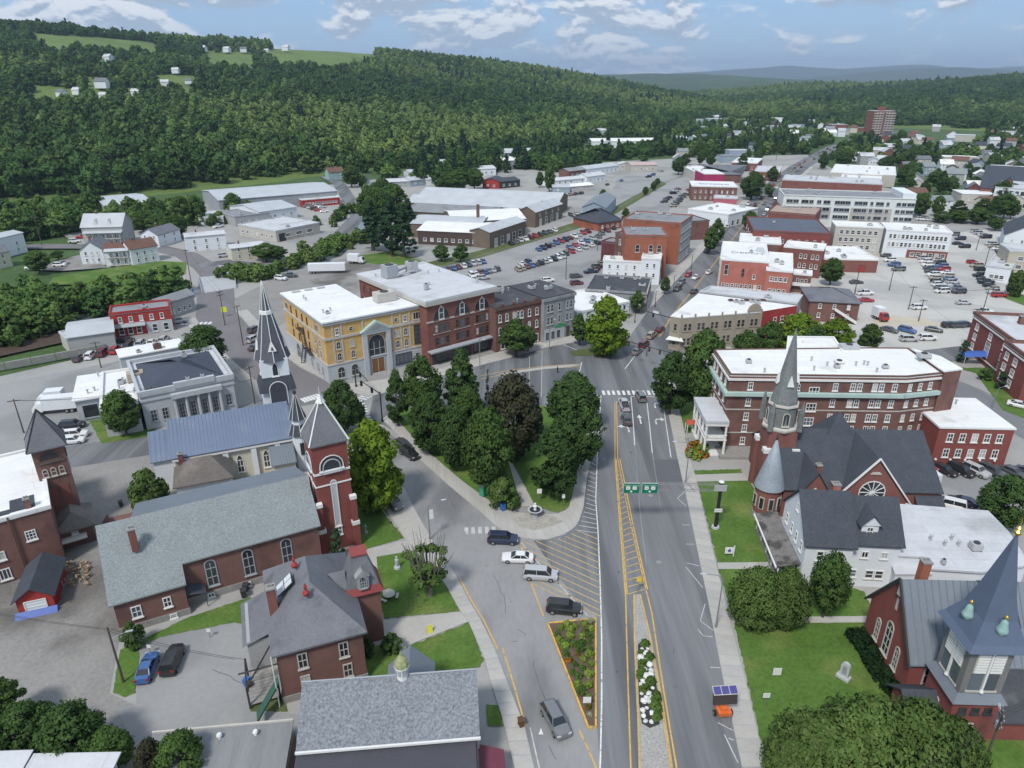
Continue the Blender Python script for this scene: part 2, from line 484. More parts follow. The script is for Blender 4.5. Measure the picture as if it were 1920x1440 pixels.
tree_kind('cedar',6,1.1,.02,40,50,0.2,850,L_con,'egg',1)
tree_kind('shrub',4,2.6,.02,60,90,0.22,900,L_shrub,'round',3)
tree_kind('spread',9,6.5,.03,150,150,.27,970,L_shrub,'round',2)
tree_kind('bush',3,1.9,.02,40,60,0.2,950,L_mid,'round',2)
def tree(key,base,top_v,width_px,label,group='trees in the town',cat='tree',name=None,var=None):
    """a tree sighted by its foot, its top and the width of its crown"""
    x,y = G(*base)
    h = height_at(base,top_v)
    f = y * CP + CAMZ * SP
    rad = width_px * f / F / 2
    vs = TREES[key]; cm,tm,h0,r0 = vs[random.randrange(len(vs)) if var is None else var % len(vs)]
    nm = name or {'pine': 'pine_tree','spruce': 'spruce_tree','cedar': 'cedar_tree','shrub': 'shrub','spread': 'spreading_tree','bush': 'bush'}.get(key,'maple_tree' if key != 'street' else 'street_tree')
    t = thing(nm,label,cat,(x,y,0),random.uniform(0,6.28),group)
    t.scale = (rad / r0,rad / r0,h / h0)
    link('crown',cm,t); link('trunk',tm,t)
    return t
def tree_at(key,x,y,h,rad,label,group,cat='tree',z=0.0,var=None):
    vs = TREES[key]; cm,tm,h0,r0 = vs[random.randrange(len(vs)) if var is None else var % len(vs)]
    nm = {'pine': 'pine_tree','spruce': 'spruce_tree','cedar': 'cedar_tree','shrub': 'shrub','bush': 'bush','street': 'street_tree'}.get(key,'maple_tree')
    t = thing(nm,label,cat,(x,y,z),random.uniform(0,6.28),group)
    t.scale = (rad / r0,rad / r0,h / h0)
    link('crown',cm,t); link('trunk',tm,t)
    return t

# ---------------------------------------------------------------- the woods on the hills: one mass each, instanced on points
LF = [leafmat('wood_leaf_a',(.060,.118,.038),hue=(.082,.146,.044),rand=.28),leafmat('wood_leaf_b',(.095,.162,.046),hue=(.128,.198,.056),rand=.28),
      leafmat('wood_leaf_c',(.165,.245,.075),hue=(.215,.285,.09),rand=.2),leafmat('wood_needle',(.032,.066,.040),rand=.15,trans=.1)]
protos = bpy.data.collections.new('wood_trees')
specs = [(LF[0],'round',11,5.8),(LF[0],'round',12.5,5.6),(LF[1],'round',11,6.0),(LF[1],'egg',13,5.4),(LF[2],'round',10.5,5.8),(LF[2],'egg',12,5.2),(LF[3],'cone',16,3.8)]
for i,(m_,sh,h_,r_) in enumerate(specs):
    cm,_ = crown('wood_crown_%d' % i,h_,r_,.06,40,24,.85,1500 + i * 31,m_,sh)
    po = bpy.data.objects.new('wood_tree_%d' % i,cm); protos.objects.link(po)
def forest_nodes():
    ng = bpy.data.node_groups.new('scatter_trees','GeometryNodeTree')
    ng.interface.new_socket('Geometry',in_out='INPUT',socket_type='NodeSocketGeometry')
    ng.interface.new_socket('Geometry',in_out='OUTPUT',socket_type='NodeSocketGeometry')
    gi = ng.nodes.new('NodeGroupInput'); go = ng.nodes.new('NodeGroupOutput')
    ip = ng.nodes.new('GeometryNodeInstanceOnPoints'); ci = ng.nodes.new('GeometryNodeCollectionInfo')
    ci.inputs['Collection'].default_value = protos; ci.inputs['Separate Children'].default_value = True; ci.inputs['Reset Children'].default_value = True
    ip.inputs['Pick Instance'].default_value = True
    def attr(nm,dt):
        a = ng.nodes.new('GeometryNodeInputNamedAttribute'); a.data_type = dt; a.inputs['Name'].default_value = nm
        return a.outputs['Attribute']
    ng.links.new(gi.outputs[0],ip.inputs['Points']); ng.links.new(ci.outputs[0],ip.inputs['Instance'])
    ng.links.new(attr('kind_i','INT'),ip.inputs['Instance Index'])
    ng.links.new(attr('rot','FLOAT_VECTOR'),ip.inputs['Rotation']); ng.links.new(attr('scl','FLOAT_VECTOR'),ip.inputs['Scale'])
    ng.links.new(ip.outputs[0],go.inputs[0])
    return ng
FNG = forest_nodes()
def forest(name,label,P,Z,kinds,scl):
    me = bpy.data.meshes.new(name)
    n = len(P); me.vertices.add(n); me.vertices.foreach_set('co',np.column_stack([P,Z]).astype(np.float32).ravel())
    a = me.attributes.new('kind_i','INT','POINT'); a.data.foreach_set('value',kinds.astype(np.int32))
    a = me.attributes.new('rot','FLOAT_VECTOR','POINT')
    rv = np.zeros((n,3),np.float32); rv[:,2] = RNG.random(n) * 6.28; a.data.foreach_set('vector',rv.ravel())
    a = me.attributes.new('scl','FLOAT_VECTOR','POINT'); a.data.foreach_set('vector',scl.astype(np.float32).ravel())
    o = link(name,me); md = o.modifiers.new('scatter','NODES'); md.node_group = FNG
    tag(o,label,'woods',kind='stuff')
    return o
def sightings(P,Z):
    f = P[:,1] * CP - (Z - CAMZ) * SP
    return 960 + F * P[:,0] / f,720 - F * (P[:,1] * SP + (Z - CAMZ) * CP) / f
def wood_on(hill,name,label,x0,x1,y0,y1,spacing,gaps=(),lim=None,bias=0.0):
    n = int((x1 - x0) * (y1 - y0) / spacing ** 2)
    P = RNG.random((n,2)) * [x1 - x0,y1 - y0] + [x0,y0]
    df,_ = seg_dist(P,hill.foot); dr,_ = seg_dist(P,hill.ridge)
    Z = hill.h(P); ins = inside(P,hill.poly)
    k = (Z > .4) & (ins | ((dr < 170) & (dr < df)))
    P,Z = P[k],Z[k]
    u,v = sightings(P,Z)
    k = (u > -260) & (u < 2180) & (v > 0)
    for poly in gaps: k &= ~inside(np.stack([u,v],1),poly)
    # thin out with distance: far trees merge
    d = np.hypot(P[:,0],P[:,1])
    k &= RNG.random(len(P)) < np.clip(1.15 - d / 4500,.55,1)
    P,Z,d = P[k],Z[k],d[k]
    st = 1.15 * fbm(P,420) + .6 * fbm(P + 500,90) + bias + RNG.normal(0,.10,len(P))     # stands of darker and lighter kinds; the lighter also stand in for sunlit patches
    kind = np.where(st < -.08,0,np.where(st < .08,2,4)) + RNG.integers(0,2,len(P))
    kind = np.where((fbm(P + 1300,200) > .25) & (RNG.random(len(P)) < .45),6,kind)
    kind = np.where(RNG.random(len(P)) < .012,6,kind)
    s = (.62 + .72 * RNG.random(len(P))) * np.clip(1.35 - (d - 400) / 1600,1,1.35) * np.clip(1 + (d - 900) / 6000,.9,1.25)
    sc = np.stack([s,s,s * (.85 + .3 * RNG.random(len(P)))],1)
    print(name,len(P))
    return forest(name,label,P,Z - .6,kind,sc)
# ---------------------------------------------------------------- hillside woods, with the meadows left open
MEADOWS = [[(60,64),(180,70),(292,80),(300,108),(180,104),(70,96)],[(540,80),(705,90),(705,118),(640,136),(520,126),(490,100)],
           [(380,98),(475,100),(475,136),(390,134)],[(285,140),(370,142),(370,176),(295,176)],[(60,162),(150,166),(150,202),(65,200)],[(165,150),(205,152),(205,202),(168,200)],[(236,170),(262,170),(262,198),(236,198)],[(185,108),(215,108),(215,134),(185,134)]]
wood_on(LEFT,'woods','dense green woods covering the long hillside behind the town',-1700,760,320,2900,9.4,MEADOWS)
wood_on(RIGHT,'woods.001','dark wooded hill closing the valley beyond the brick tower block',400,2300,680,3050,10.0,(),bias=-.04)

# ---------------------------------------------------------------- paved valley floor, roads, pavements, lawns
m_pave = mat('worn_paving',(.330,.322,.305),.9,.08,.06,.06,1.6,col2=(.265,.262,.252),c2lo=.45,c2hi=.62,bscale=.03)
m_road = mat('asphalt',(.115,.120,.128),.85,.17,.5,.08,2.5,col2=(.178,.183,.190),c2lo=.42,c2hi=.60,bscale=.24,stretch=(1,.05,1))
m_road2 = mat('old_asphalt',(.265,.262,.260),.88,.08,.3,.06,2.0,col2=(.165,.165,.17),c2lo=.48,c2hi=.66,bscale=.10,stretch=(1,.35,1))
m_road3 = mat('purple_asphalt',(.175,.165,.170),.88,.10,.12,.05,2.0)
m_bright = mat('sunlit_concrete',(.46,.45,.42),.9,.07,.08,.05,1.5,col2=(.36,.355,.34),c2lo=.48,c2hi=.62,bscale=.04)  # sunlit brightness of the right-hand lots put into the paving colour
m_lot = mat('lot_asphalt',(.290,.290,.285),.9,.08,.08,.05,1.5,col2=(.235,.236,.235),c2lo=.48,c2hi=.6,bscale=.045)
m_gravel = mat('gravel_yard',(.250,.240,.225),.95,.13,.12,.14,2.2,col2=(.140,.132,.122),c2lo=.48,c2hi=.64,bscale=.07)
m_walk = mat('concrete_walk',(.40,.385,.355),.9,.08,.3,.06,3.0,rand=.06)
m_curb = mat('granite_kerb',(.36,.36,.36),.8,.1,1,.1,5)
m_grass = mat('lawn_grass',(.078,.145,.026),.95,.16,.35,.22,2.2,col2=(.145,.185,.050),c2lo=.46,c2hi=.72,bscale=.16)
m_grass2 = mat('rough_grass',(.090,.115,.040),.95,.22,.2,.18,1.5,col2=(.15,.14,.08),c2lo=.55,c2hi=.7,bscale=.15)
m_white = mat('road_paint_white',(.66,.66,.64),.7,.10,.8,.16,3.5,col2=(.30,.30,.30),c2lo=.56,c2hi=.66,bscale=1.6)
m_wfade = mat('road_paint_worn',(.46,.46,.45),.8,.15,.8,.25,3.5)
m_yel = mat('road_paint_yellow',(.60,.37,.09),.75,.10,.8,.16,3.5,col2=(.30,.24,.14),c2lo=.57,c2hi=.68,bscale=1.4)
m_yfade = mat('road_paint_yellow_worn',(.46,.33,.14),.8,.15,.8,.2,3.5)
m_cobble = mat('cobbles',(.33,.32,.30),.9,.1,.5,.30,5.0,bump=.03)
m_soil = mat('bed_soil',(.075,.055,.042),.95,.2,.8,.2,5)
m_water = mat('river_water',(.10,.125,.13),.12,.1,.2,.1,2,spec=.5)
def gpoly(px): return [G(*p) for p in px]
def ragged(poly):
    out = []; g = random.Random(int(poly[0][0] * 10))
    for i in range(len(poly)):
        a,b = poly[i],poly[(i + 1) % len(poly)]; k = max(1,min(60,int(dist(a,b) / .45))); nx,ny = -(b[1] - a[1]) / (dist(a,b) + 1e-6),(b[0] - a[0]) / (dist(a,b) + 1e-6)
        for j in range(k): q = g.gauss(0,.07) if j else 0; out.append((a[0] + (b[0] - a[0]) * j / k + nx * q,a[1] + (b[1] - a[1]) * j / k + ny * q))
    return out
def sheet(name,pts,z,m,kind='structure',px=True,label=None):
    poly = gpoly(pts) if px else pts
    if m in (m_grass,m_grass2): poly = ragged(poly)
    mb = MB(); n = len(poly)
    ar = sum(poly[i][0] * poly[(i + 1) % n][1] - poly[(i + 1) % n][0] * poly[i][1] for i in range(n))
    if ar < 0: poly = poly[::-1]
    mb.add([(p[0],p[1],z) for p in poly],[tuple(range(n))])
    o = link(name,mb.mesh(name,m))
    if kind: o['kind'] = kind
    if label: o['label'] = label
    return o
def raised(name,pts,z,m,px=True,kind='structure',z0=0.0,side=None):
    poly = gpoly(pts) if px else pts
    mb = MB().prism(poly,z0,z,0 if side is None else 1,mt=0)
    o = link(name,mb.mesh(name,[m] if side is None else [m,side]))
    if kind: o['kind'] = kind
    return o
def offset_line(pts,d):
    out = []
    for i,p in enumerate(pts):
        a = pts[max(0,i - 1)]; b = pts[min(len(pts) - 1,i + 1)]
        l = dist(a,b) or 1; out.append((p[0] - (b[1] - a[1]) / l * d,p[1] + (b[0] - a[0]) / l * d))
    return out
def band(mb,pts,w,z,m=0,off=0.0):
    """a ribbon of width w along a world polyline (off: shift to its left)"""
    l,r = offset_line(pts,off + w / 2),offset_line(pts,off - w / 2)
    for i in range(len(pts) - 1):
        mb.add([(*r[i],z),(*r[i + 1],z),(*l[i + 1],z),(*l[i],z)],[(0,1,2,3)],m)
def ribbon(name,pts,w,z,m,px=True,off=0.0,kind='structure',parent=None):
    mb = MB(); band(mb,gpoly(pts) if px else pts,w,z,0,off)
    o = link(name,mb.mesh(name,m),parent)
    if kind and parent is None: o['kind'] = kind
    return o
def slab_walk(name,inner,outer,z,n,px=True):
    """pavement between two edges: a kerbed bed and separate slabs on it, joints open between them"""
    a = gpoly(inner) if px else inner; b = gpoly(outer) if px else outer
    def resample(p,n):
        L = [0]
        for i in range(len(p) - 1): L.append(L[-1] + dist(p[i],p[i + 1]))
        xs = np.linspace(0,L[-1],n + 1)
        return list(zip(np.interp(xs,L,[q[0] for q in p]),np.interp(xs,L,[q[1] for q in p])))
    a,b = resample(a,n),resample(b,n)
    root = raised(name,a + b[::-1],z,m_curb,px=False)
    for i in range(n):
        q = [a[i],a[i + 1],b[i + 1],b[i]]
        cx = sum(p[0] for p in q) / 4; cy = sum(p[1] for p in q) / 4
        L = max(dist(q[0],q[1]),.1); Wd = max(dist(q[1],q[2]),.1)
        q2 = []
        for p in q: q2.append((cx + (p[0] - cx) * (1 - .035 / L * 2),cy + (p[1] - cy) * (1 - .12 / Wd * 2)))
        mb = MB().prism([(p[0] - cx,p[1] - cy) for p in q2],0,.03)
        link('slab',mb.mesh('slab',m_walk),root,(cx,cy,z - .004 + .006 * random.random()))
    return root

# valley floor under everything
pv = [(-110,30),(-85,130),(-130,190),(-150,260),(-215,330),(-190,400),(-150,470),(-70,560),(30,600),(90,650),(200,700),(290,715),(270,620),(245,520),(262,430),(300,370),(270,290),(190,200),(130,90),(110,20)]
sheet('pavement',pv,.02,m_pave,px=False)
# the street through town: centre line and width
MAIN = [G(1205,700),G(1236,632),G(1260,592),G(1335,500),G(1395,420),G(1452,352),G(1500,312),(352,800),(420,900),(560,1070)]
ribbon('road',MAIN,15.5,.06,m_road,px=False)
NEAR_R = [(1391,1440),(1360,1298),(1331,1146),(1313,1060),(1286,929),(1270,860),(1258,800),(1247,750),(1236,700)]   # kerb on the church side
sheet('road.001',[(1121,1460),(1398,1460)] + NEAR_R + [(1222,678),(1160,640),(1124,634),(1020,653),(947,674),(885,690),(780,720),(700,742),(690,790),(716,796),
      (760,820),(830,860),(900,860),(1040,760),(1105,740),(1112,850),(1100,900),(1094,954),(1083,985),(1062,1002),(1025,1013),(1000,1014),(1075,1120),(1119,1155)],.07,m_road)
SLIP_L = [(706,800),(740,880),(780,960),(820,1030),(858,1084),(880,1129),(902,1164),(929,1220),(951,1280),(983,1360),(1003,1445)]   # kerb on the brick church side
sheet('road.002',[(690,790)] + SLIP_L + [(1006,1460),(1126,1460),(1120,1366),(1102,1366),(1028,1170),(1075,1120),(1000,1014),(937,994),(900,960),(787,862),(716,800)],.075,m_road2)
NW = [G(655,742),G(585,735),G(520,700),G(465,655),G(430,622),G(405,590),G(405,548),G(405,520),G(385,500),G(350,478),G(300,466),G(200,462),G(60,462),G(-120,470)]
ribbon('road.003',NW[:8],11.5,.065,m_road3,px=False)
ribbon('road.004',NW[7:],9.0,.066,m_road3,px=False)
ribbon('road.005',[G(-160,905),G(60,868),G(290,832),G(420,792),G(540,750),G(610,738)],9.5,.062,m_road,px=False)
ribbon('road.006',[G(372,498),G(420,492),G(500,500),G(560,488),G(640,440),G(672,405),G(655,375),G(636,345),G(610,330)],8.5,.068,m_road,px=False)
# side street beside the hotel and the lots beyond it
ribbon('road.007',[G(1475,742),G(1600,700),G(1720,672),G(1860,655),G(1980,650)],8.5,.067,m_road,px=False)
ribbon('road.008',[G(1650,670),G(1810,735),G(1920,800),G(2040,868)],9.0,.072,m_road,px=False)
ribbon('road.009',[G(1330,575),G(1520,545),G(1700,560),G(1920,590),G(2100,612)],9.0,.066,mat('road_sunlit',(.40,.39,.37),.9,.06,.2,.05,2),px=False)  # paler road colour carries the sunlight lying on this street
# car parks
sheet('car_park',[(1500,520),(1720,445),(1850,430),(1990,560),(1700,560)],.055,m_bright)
sheet('car_park.001',[(760,560),(880,478),(1130,400),(1160,330),(1290,330),(1215,470),(1120,560),(1080,640)],.05,m_lot)
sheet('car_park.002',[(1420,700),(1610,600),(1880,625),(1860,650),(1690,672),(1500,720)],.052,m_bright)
sheet('car_park.005',[(1330,640),(1400,560),(1480,540),(1560,510),(1660,470),(1720,440),(1990,430),(1990,640),(1620,665),(1420,705)],.045,m_bright)  # sheet added between the lots, its pale colour holding their sunlight
sheet('car_park.003',[(1700,900),(1750,860),(1990,880),(1990,1010),(1880,960),(1680,950)],.05,m_lot)
sheet('car_park.004',[(-60,770),(0,720),(340,655),(330,625),(420,600),(520,590),(480,700),(190,760),(180,840),(-60,880)],.047,m_lot)
sheet('gravel_yard',[(-120,1460),(-120,880),(130,870),(270,830),(300,860),(280,960),(200,1000),(225,1190),(205,1300),(300,1345),(300,1460)],.05,m_gravel)
sheet('gravel_yard.001',[(255,1320),(262,1210),(300,1195),(440,1165),(470,1190),(470,1330),(560,1340),(560,1460),(280,1460),(220,1330)],.055,m_lot)
sheet('gravel_yard.002',[(440,560),(520,520),(600,500),(690,470),(760,470),(800,490),(720,530),(560,590),(470,640)],.048,m_gravel)
# pavements with their slabs
slab_walk('sidewalk',NEAR_R,[(1436,1440),(1400,1287),(1370,1172),(1342,1054),(1321,970),(1305,897),(1293,860),(1280,793),(1268,748),(1258,705)],.14,62)
slab_walk('sidewalk.001',SLIP_L,[(690,812),(708,880),(718,950),(760,1012),(833,1093),(864,1149),(880,1170),(909,1238),(920,1280),(945,1360),(965,1445)],.14,48)
PARK_L = [(716,788),(730,800),(787,862),(840,910),(900,960),(937,994),(973,1010),(1025,1013),(1062,1002),(1083,985),(1094,954),(1100,900),(1111,851),(1120,790),(1125,742)]
slab_walk('sidewalk.002',PARK_L,[(736,772),(742,785),(785,832),(835,876),(872,907),(925,945),(975,963),(1010,965),(1045,965),(1066,955),(1074,925),(1084,875),(1094,835),(1102,785),(1108,742)],.14,74)
slab_walk('sidewalk.003',[(1128,633),(1020,653),(947,674),(885,690),(800,713),(730,735),(690,745)],[(1105,618),(1000,640),(930,662),(870,680),(795,700),(700,715),(618,724)],.14,40)
ms = [p for p in MAIN[2:7]]
slab_walk('sidewalk.004',offset_line(ms,7.8),offset_line(ms,11.5),.14,60,px=False)
slab_walk('sidewalk.005',offset_line(ms,-7.8),offset_line(ms,-11.0),.14,60,px=False)
nwl = NW[1:6]
slab_walk('sidewalk.006',offset_line(nwl,-5.9),offset_line(nwl,-9.3),.14,24,px=False)
slab_walk('sidewalk.007',offset_line(nwl[1:],5.9),offset_line(nwl[1:],9.0),.14,20,px=False)
# lawns
LZ = .10
sheet('lawn',[(742,785),(785,832),(835,876),(872,907),(925,945),(950,952),(978,951),(955,862),(950,800),(900,770),(800,760),(738,772)],LZ,m_grass)
sheet('lawn.001',[(1004,951),(1045,962),(1066,955),(1074,925),(1084,875),(1094,835),(1104,770),(1000,760),(955,800),(962,870)],LZ,m_grass)
sheet('lawn.002',[(664,950),(712,952),(757,1010),(700,1026),(668,1040)],LZ,m_grass)
sheet('lawn.003',[(706,1045),(775,1030),(800,1048),(833,1093),(862,1147),(720,1160),(706,1110)],LZ,m_grass)
sheet('lawn.004',[(735,1290),(762,1214),(880,1167),(907,1240),(900,1252)],LZ,m_grass)
sheet('lawn.005',[(650,1290),(675,1215),(735,1208),(755,1232),(735,1290)],LZ,m_grass)
sheet('lawn.006',[(212,1300),(225,1220),(350,1160),(380,1150),(470,1120),(468,1175),(440,1168),(300,1195),(262,1212),(255,1300),(235,1308)],LZ,m_grass)
sheet('lawn.007',[(470,1285),(520,1260),(540,1335),(470,1335)],LZ,m_grass2)
sheet('lawn.008',[(1307,904),(1405,902),(1440,960),(1445,1055),(1345,1055)],LZ,m_grass)
sheet('lawn.009',[(1347,1068),(1470,1066),(1620,1110),(1640,1156),(1374,1158)],LZ,m_grass)
sheet('lawn.010',[(1376,1170),(1640,1168),(1640,1240),(1760,1330),(1990,1400),(1990,1470),(1445,1470)],LZ,m_grass)
sheet('lawn.011',[(1300,883),(1390,880),(1392,888),(1303,891)],LZ,m_grass)
sheet('lawn.012',[(1265,735),(1310,745),(1330,790),(1318,812),(1284,812)],LZ,m_grass)
sheet('lawn.013',[(168,790),(190,782),(300,790),(285,818),(190,832)],LZ,m_grass)
sheet('lawn.014',[(1068,660),(1130,648),(1165,640),(1128,668),(1075,668)],.15,m_grass2)
sheet('lawn.015',[(100,520),(180,506),(300,490),(350,492),(348,514),(200,532),(90,535)],LZ,m_grass)
sheet('lawn.016',[(1790,690),(1830,700),(1880,770),(1960,800),(1960,760),(1850,690)],LZ,m_grass)
sheet('lawn.017',[(670,480),(740,470),(790,490),(770,505),(680,492)],LZ,m_grass)
sheet('lawn.018',[(790,495),(900,470),(1120,405),(1240,340),(1250,345),(1130,415),(905,482),(800,508)],LZ,m_grass2)
sheet('river_bank',[(-120,705),(0,668),(128,640),(130,612),(60,622),(-120,665)],.043,m_soil)
sheet('gravel_yard.003',[(60,506),(120,508),(205,502),(180,492),(150,478),(118,486)],.09,m_gravel)
sheet('gravel_yard.004',[(-120,790),(-120,735),(0,706),(150,672),(200,664),(330,640),(330,625),(430,600),(420,640),(200,700),(150,760)],.046,m_pave)
sheet('lawn.020',[(1880,550),(1990,560),(1990,600),(1885,560)],LZ,m_grass)
sheet('lawn.021',[(912,1322),(938,1324),(945,1362),(915,1362)],.145,m_grass)
sheet('sand_lot',[(1636,600),(1650,590),(1740,598),(1775,612),(1650,612)],.06,mat('sand',(.47,.42,.33),.95,.08,.3))
# paths
sheet('path',[(978,951),(1004,951),(962,872),(952,862)],.13,m_walk)
sheet('path.001',[(1374,1159),(1640,1156),(1640,1168),(1376,1170)],.12,m_walk)
sheet('path.002',[(1345,1056),(1440,1055),(1440,1068),(1347,1068)],.12,m_walk)
sheet('path.003',[(1303,891),(1392,888),(1402,902),(1307,904)],.12,m_walk)
sheet('path.004',[(715,1165),(862,1148),(880,1166),(780,1205),(762,1212),(757,1230),(716,1210)],.12,m_walk)
sheet('path.005',[(675,1045),(690,1030),(764,1014),(784,1032),(706,1045),(712,1115),(690,1100)],.12,m_walk)
# river with its banks
ribbon('river',[G(-200,705),G(0,655),G(130,608),G(330,560),G(440,526),G(620,480),G(700,410),G(690,350),G(676,330)],9.0,.040,m_water,px=False)
# rail line
RAIL = [G(700,545),G(800,508),G(905,480),G(1125,412),G(1225,350),G(1300,322),G(1400,290)]
ribbon('rail_bed',RAIL,3.4,.055,m_gravel,px=False)
for q in (-.75,.75):
    mb = MB(); band(mb,RAIL,.12,.2,0,q); o = link('rail',mb.mesh('rail',m_curb)); o['kind'] = 'structure'

# ---------------------------------------------------------------- road paint
def paint(name,lines,w,m,z=.085,px=True):
    """one painted marking per line, children of one marking root"""
    root = None
    for ln in lines:
        mb = MB(); band(mb,gpoly(ln) if px else ln,w,z)
        o = link('line',mb.mesh('line',m),root)
        if root is None:
            o.name = name; o['kind'] = 'structure'; root = o
    return root
DY = [(1153,755),(1153,800),(1153,860)]
paint('road_marking',[DY,[(1156,755),(1157,800),(1158,860)]],.16,m_yel)
paint('road_marking.001',[[(1153,860),(1162,985),(1173,1116),(1174,1160),(1178,1300),(1183,1450)],[(1158,860),(1182,980),(1211,1106),(1222,1150),(1245,1300),(1270,1450)],
      [(1155,860),(1165,985),(1176,1116)],[(1162,860),(1186,980),(1214,1106)],[(1188,1125),(1190,1200),(1196,1340),(1199,1450)],[(1203,1125),(1219,1190),(1241,1310),(1262,1450)]],.17,m_yel)
rungs = []
for i in range(23):
    t = i / 22; v = 884 + t * t * 60 + t * (1113 - 884 - 60)
    lx = np.interp(v,[860,985,1116],[1155,1165,1176]); rx = np.interp(v,[860,980,1106],[1158,1182,1211])
    rungs.append([(lx,v + 2),(rx,v - 3 - 5 * t)])
paint('road_marking.002',rungs,.15,m_yfade)
paint('road_marking.003',[[(1127,742),(1120,850),(1117,940),(1121,992),(1125,1087),(1128,1192),(1128,1323),(1125,1450)],
      [(1183,744),(1187,790),(1190,835)],[(1213,755),(1218,800),(1223,850)],[(1243,755),(1250,805),(1258,858)],[(1183,744),(1228,744)],[(1155,754),(1185,754)]],.17,m_white)
paint('road_marking.004',[[(1190,835),(1200,960),(1212,1060)],[(1223,850),(1240,960)]],.13,m_road2)
lad = []
for i in range(19):
    v = 846 + i * 8.4; lx = np.interp(v,[851,900,954,985,1005],[1111,1101,1096,1086,1070]); rx = np.interp(v,[850,940,992,1010],[1120,1117,1121,1122])
    lad.append([(lx + 2,v - 3),(rx,v + 3)])
paint('road_marking.005',lad,.15,m_wfade)
hat = []
A0,B0 = G(983,1017),G(1126,1081); hd = Vector((B0[0] - A0[0],B0[1] - A0[1])).normalized()
def hit_left(p,d):
    """follow a hatch line from the white line to the kerb arc / outer edge"""
    edge = gpoly([(1110,960),(1088,988),(1066,1005),(1027,1016),(985,1015),(976,1018),(985,1060),(998,1100),(1019,1156)])
    best = None
    for i in range(len(edge) - 1):
        a,b = Vector(edge[i]),Vector(edge[i + 1]); e = b - a
        den = d.x * e.y - d.y * e.x
        if abs(den) < 1e-9: continue
        w = a - p; t = (w.x * e.y - w.y * e.x) / den; s = (w.x * d.y - w.y * d.x) / den
        if t > .4 and 0 <= s <= 1 and (best is None or t < best): best = t
    return best
for v in (1012,1023,1033,1044,1056,1068,1080,1093,1104,1118,1132,1146,1157):
    p = Vector(G(np.interp(v,[992,1087,1192],[1121,1125,1128]),v)); t = hit_left(p,-hd)
    if t: q = p - hd * t; hat.append([tuple(p),tuple(q)])
paint('road_marking.006',hat,.17,m_yfade,px=False)
paint('road_marking.007',[[(975,1018),(987,1060),(998,1100),(1019,1156)],[(1086,1370),(1100,1400),(1122,1450)],[(942,1215),(965,1290),(985,1362)],[(862,1085),(884,1127),(906,1162),(933,1217)]],.17,m_yel)
paint('road_marking.008',[[(978,1018),(1000,1046),(1050,1098),(1102,1156)],[(994,1365),(1012,1445)]],.15,m_wfade)
# zebra crossings: one bar each
def zebra(name,a,b,n,length,width,m=m_white,z=.088):
    a,b = Vector(G(*a)),Vector(G(*b)); d = (b - a) / n; pn = Vector((-d.y,d.x)).normalized() * length / 2
    paint(name,[[tuple(a + d * (i + .5) - pn),tuple(a + d * (i + .5) + pn)] for i in range(n)],width,m,z,False)
zebra('crosswalk',(1127,737),(1240,737),12,2.4,.62)
zebra('crosswalk.001',(672,752),(715,728),9,2.6,.6)
zebra('crosswalk.002',(684,792),(668,752),8,3.2,.6)
zebra('crosswalk.003',(566,752),(600,742),6,2.6,.6)
zebra('crosswalk.004',(338,608),(398,606),7,2.2,.9)
zebra('crosswalk.005',(868,996),(932,994),5,1.8,.6,m_wfade)
# lane arrows
def arrow(name,u,v,turn):
    x,y = G(u,v)
    mb = MB()
    if turn == 0:
        mb.add([(-.13,-1.4,0),(.13,-1.4,0),(.13,.5,0),(-.13,.5,0)],[(0,1,2,3)]); mb.add([(-.5,.5,0),(.5,.5,0),(0,1.5,0)],[(0,1,2)])
    else:
        k = turn
        q = [(-.7,-1.4),(-.45,-1.4),(-.42,-.2),(-.2,.1),(.5,.1),(.5,.36),(-.3,.36),(-.68,-.1)]
        pts = [(k * a,b,0) for a,b in q]; mb.add(pts,[tuple(range(8)) if k > 0 else tuple(range(8))[::-1]])
        tri = [(k * .5,-.35,0),(k * .5,.8,0),(k * 1.35,.23,0)]; mb.add(tri,[(0,2,1) if k > 0 else (0,1,2)])
    o = link(name,mb.mesh(name,m_white),loc=(x,y,.09),rz=R(-3)); o['kind'] = 'structure'
    o.scale = (1.1,1.5,1)
arrow('road_arrow',1200,787,0); arrow('road_arrow.001',1232,758,1); arrow('road_arrow.002',1234,788,1); arrow('road_arrow.003',1172,802,-1)
sheet('road_arrow.004',[(1010,1378),(1014,1366),(1019,1378)],.09,m_white)
paint('road_marking.009',[[(1190,668),(1172,692)],[(1079,686),(1091,680),(1086,700)],[(1055,646),(1084,658)]],.2,m_white)
paint('road_marking.010',[[(902,705),(960,694),(1020,687),(1090,683)],[(902,711),(960,700),(1020,692),(1090,688)]],.2,m_yel)
raised('median_kerb',[(935,703),(960,697),(1020,689),(1070,685),(1090,685),(1070,689),(1020,693),(960,702)],.2,m_walk)
mm = MAIN[1:]
paint('road_marking.011',[offset_line(mm,.15),offset_line(mm,-.15)],.14,m_yel,.09,False)
# parking bay ticks on the church side kerb
ticks = [[(1284,922),(1270,935),(1287,950)],[(1279,985),(1294,985)],[(1286,1021),(1302,1021)],[(1286,1056),(1312,1062)],[(1286,1064),(1318,1103)],[(1322,1133),(1313,1165),(1337,1183)],[(1309,1181),(1318,1193),(1337,1195)],
         [(1332,1252),(1350,1253)],[(1346,1356),(1375,1371)],[(1358,1378),(1384,1432)],[(1366,1385),(1376,1389)]]
paint('road_marking.012',ticks,.12,m_wfade)
# hotel-side tar patch
sheet('road_patch',[(1222,862),(1272,862),(1284,905),(1226,905)],.0735,mat('tar_patch',(.115,.118,.13),.85,.06,.3))
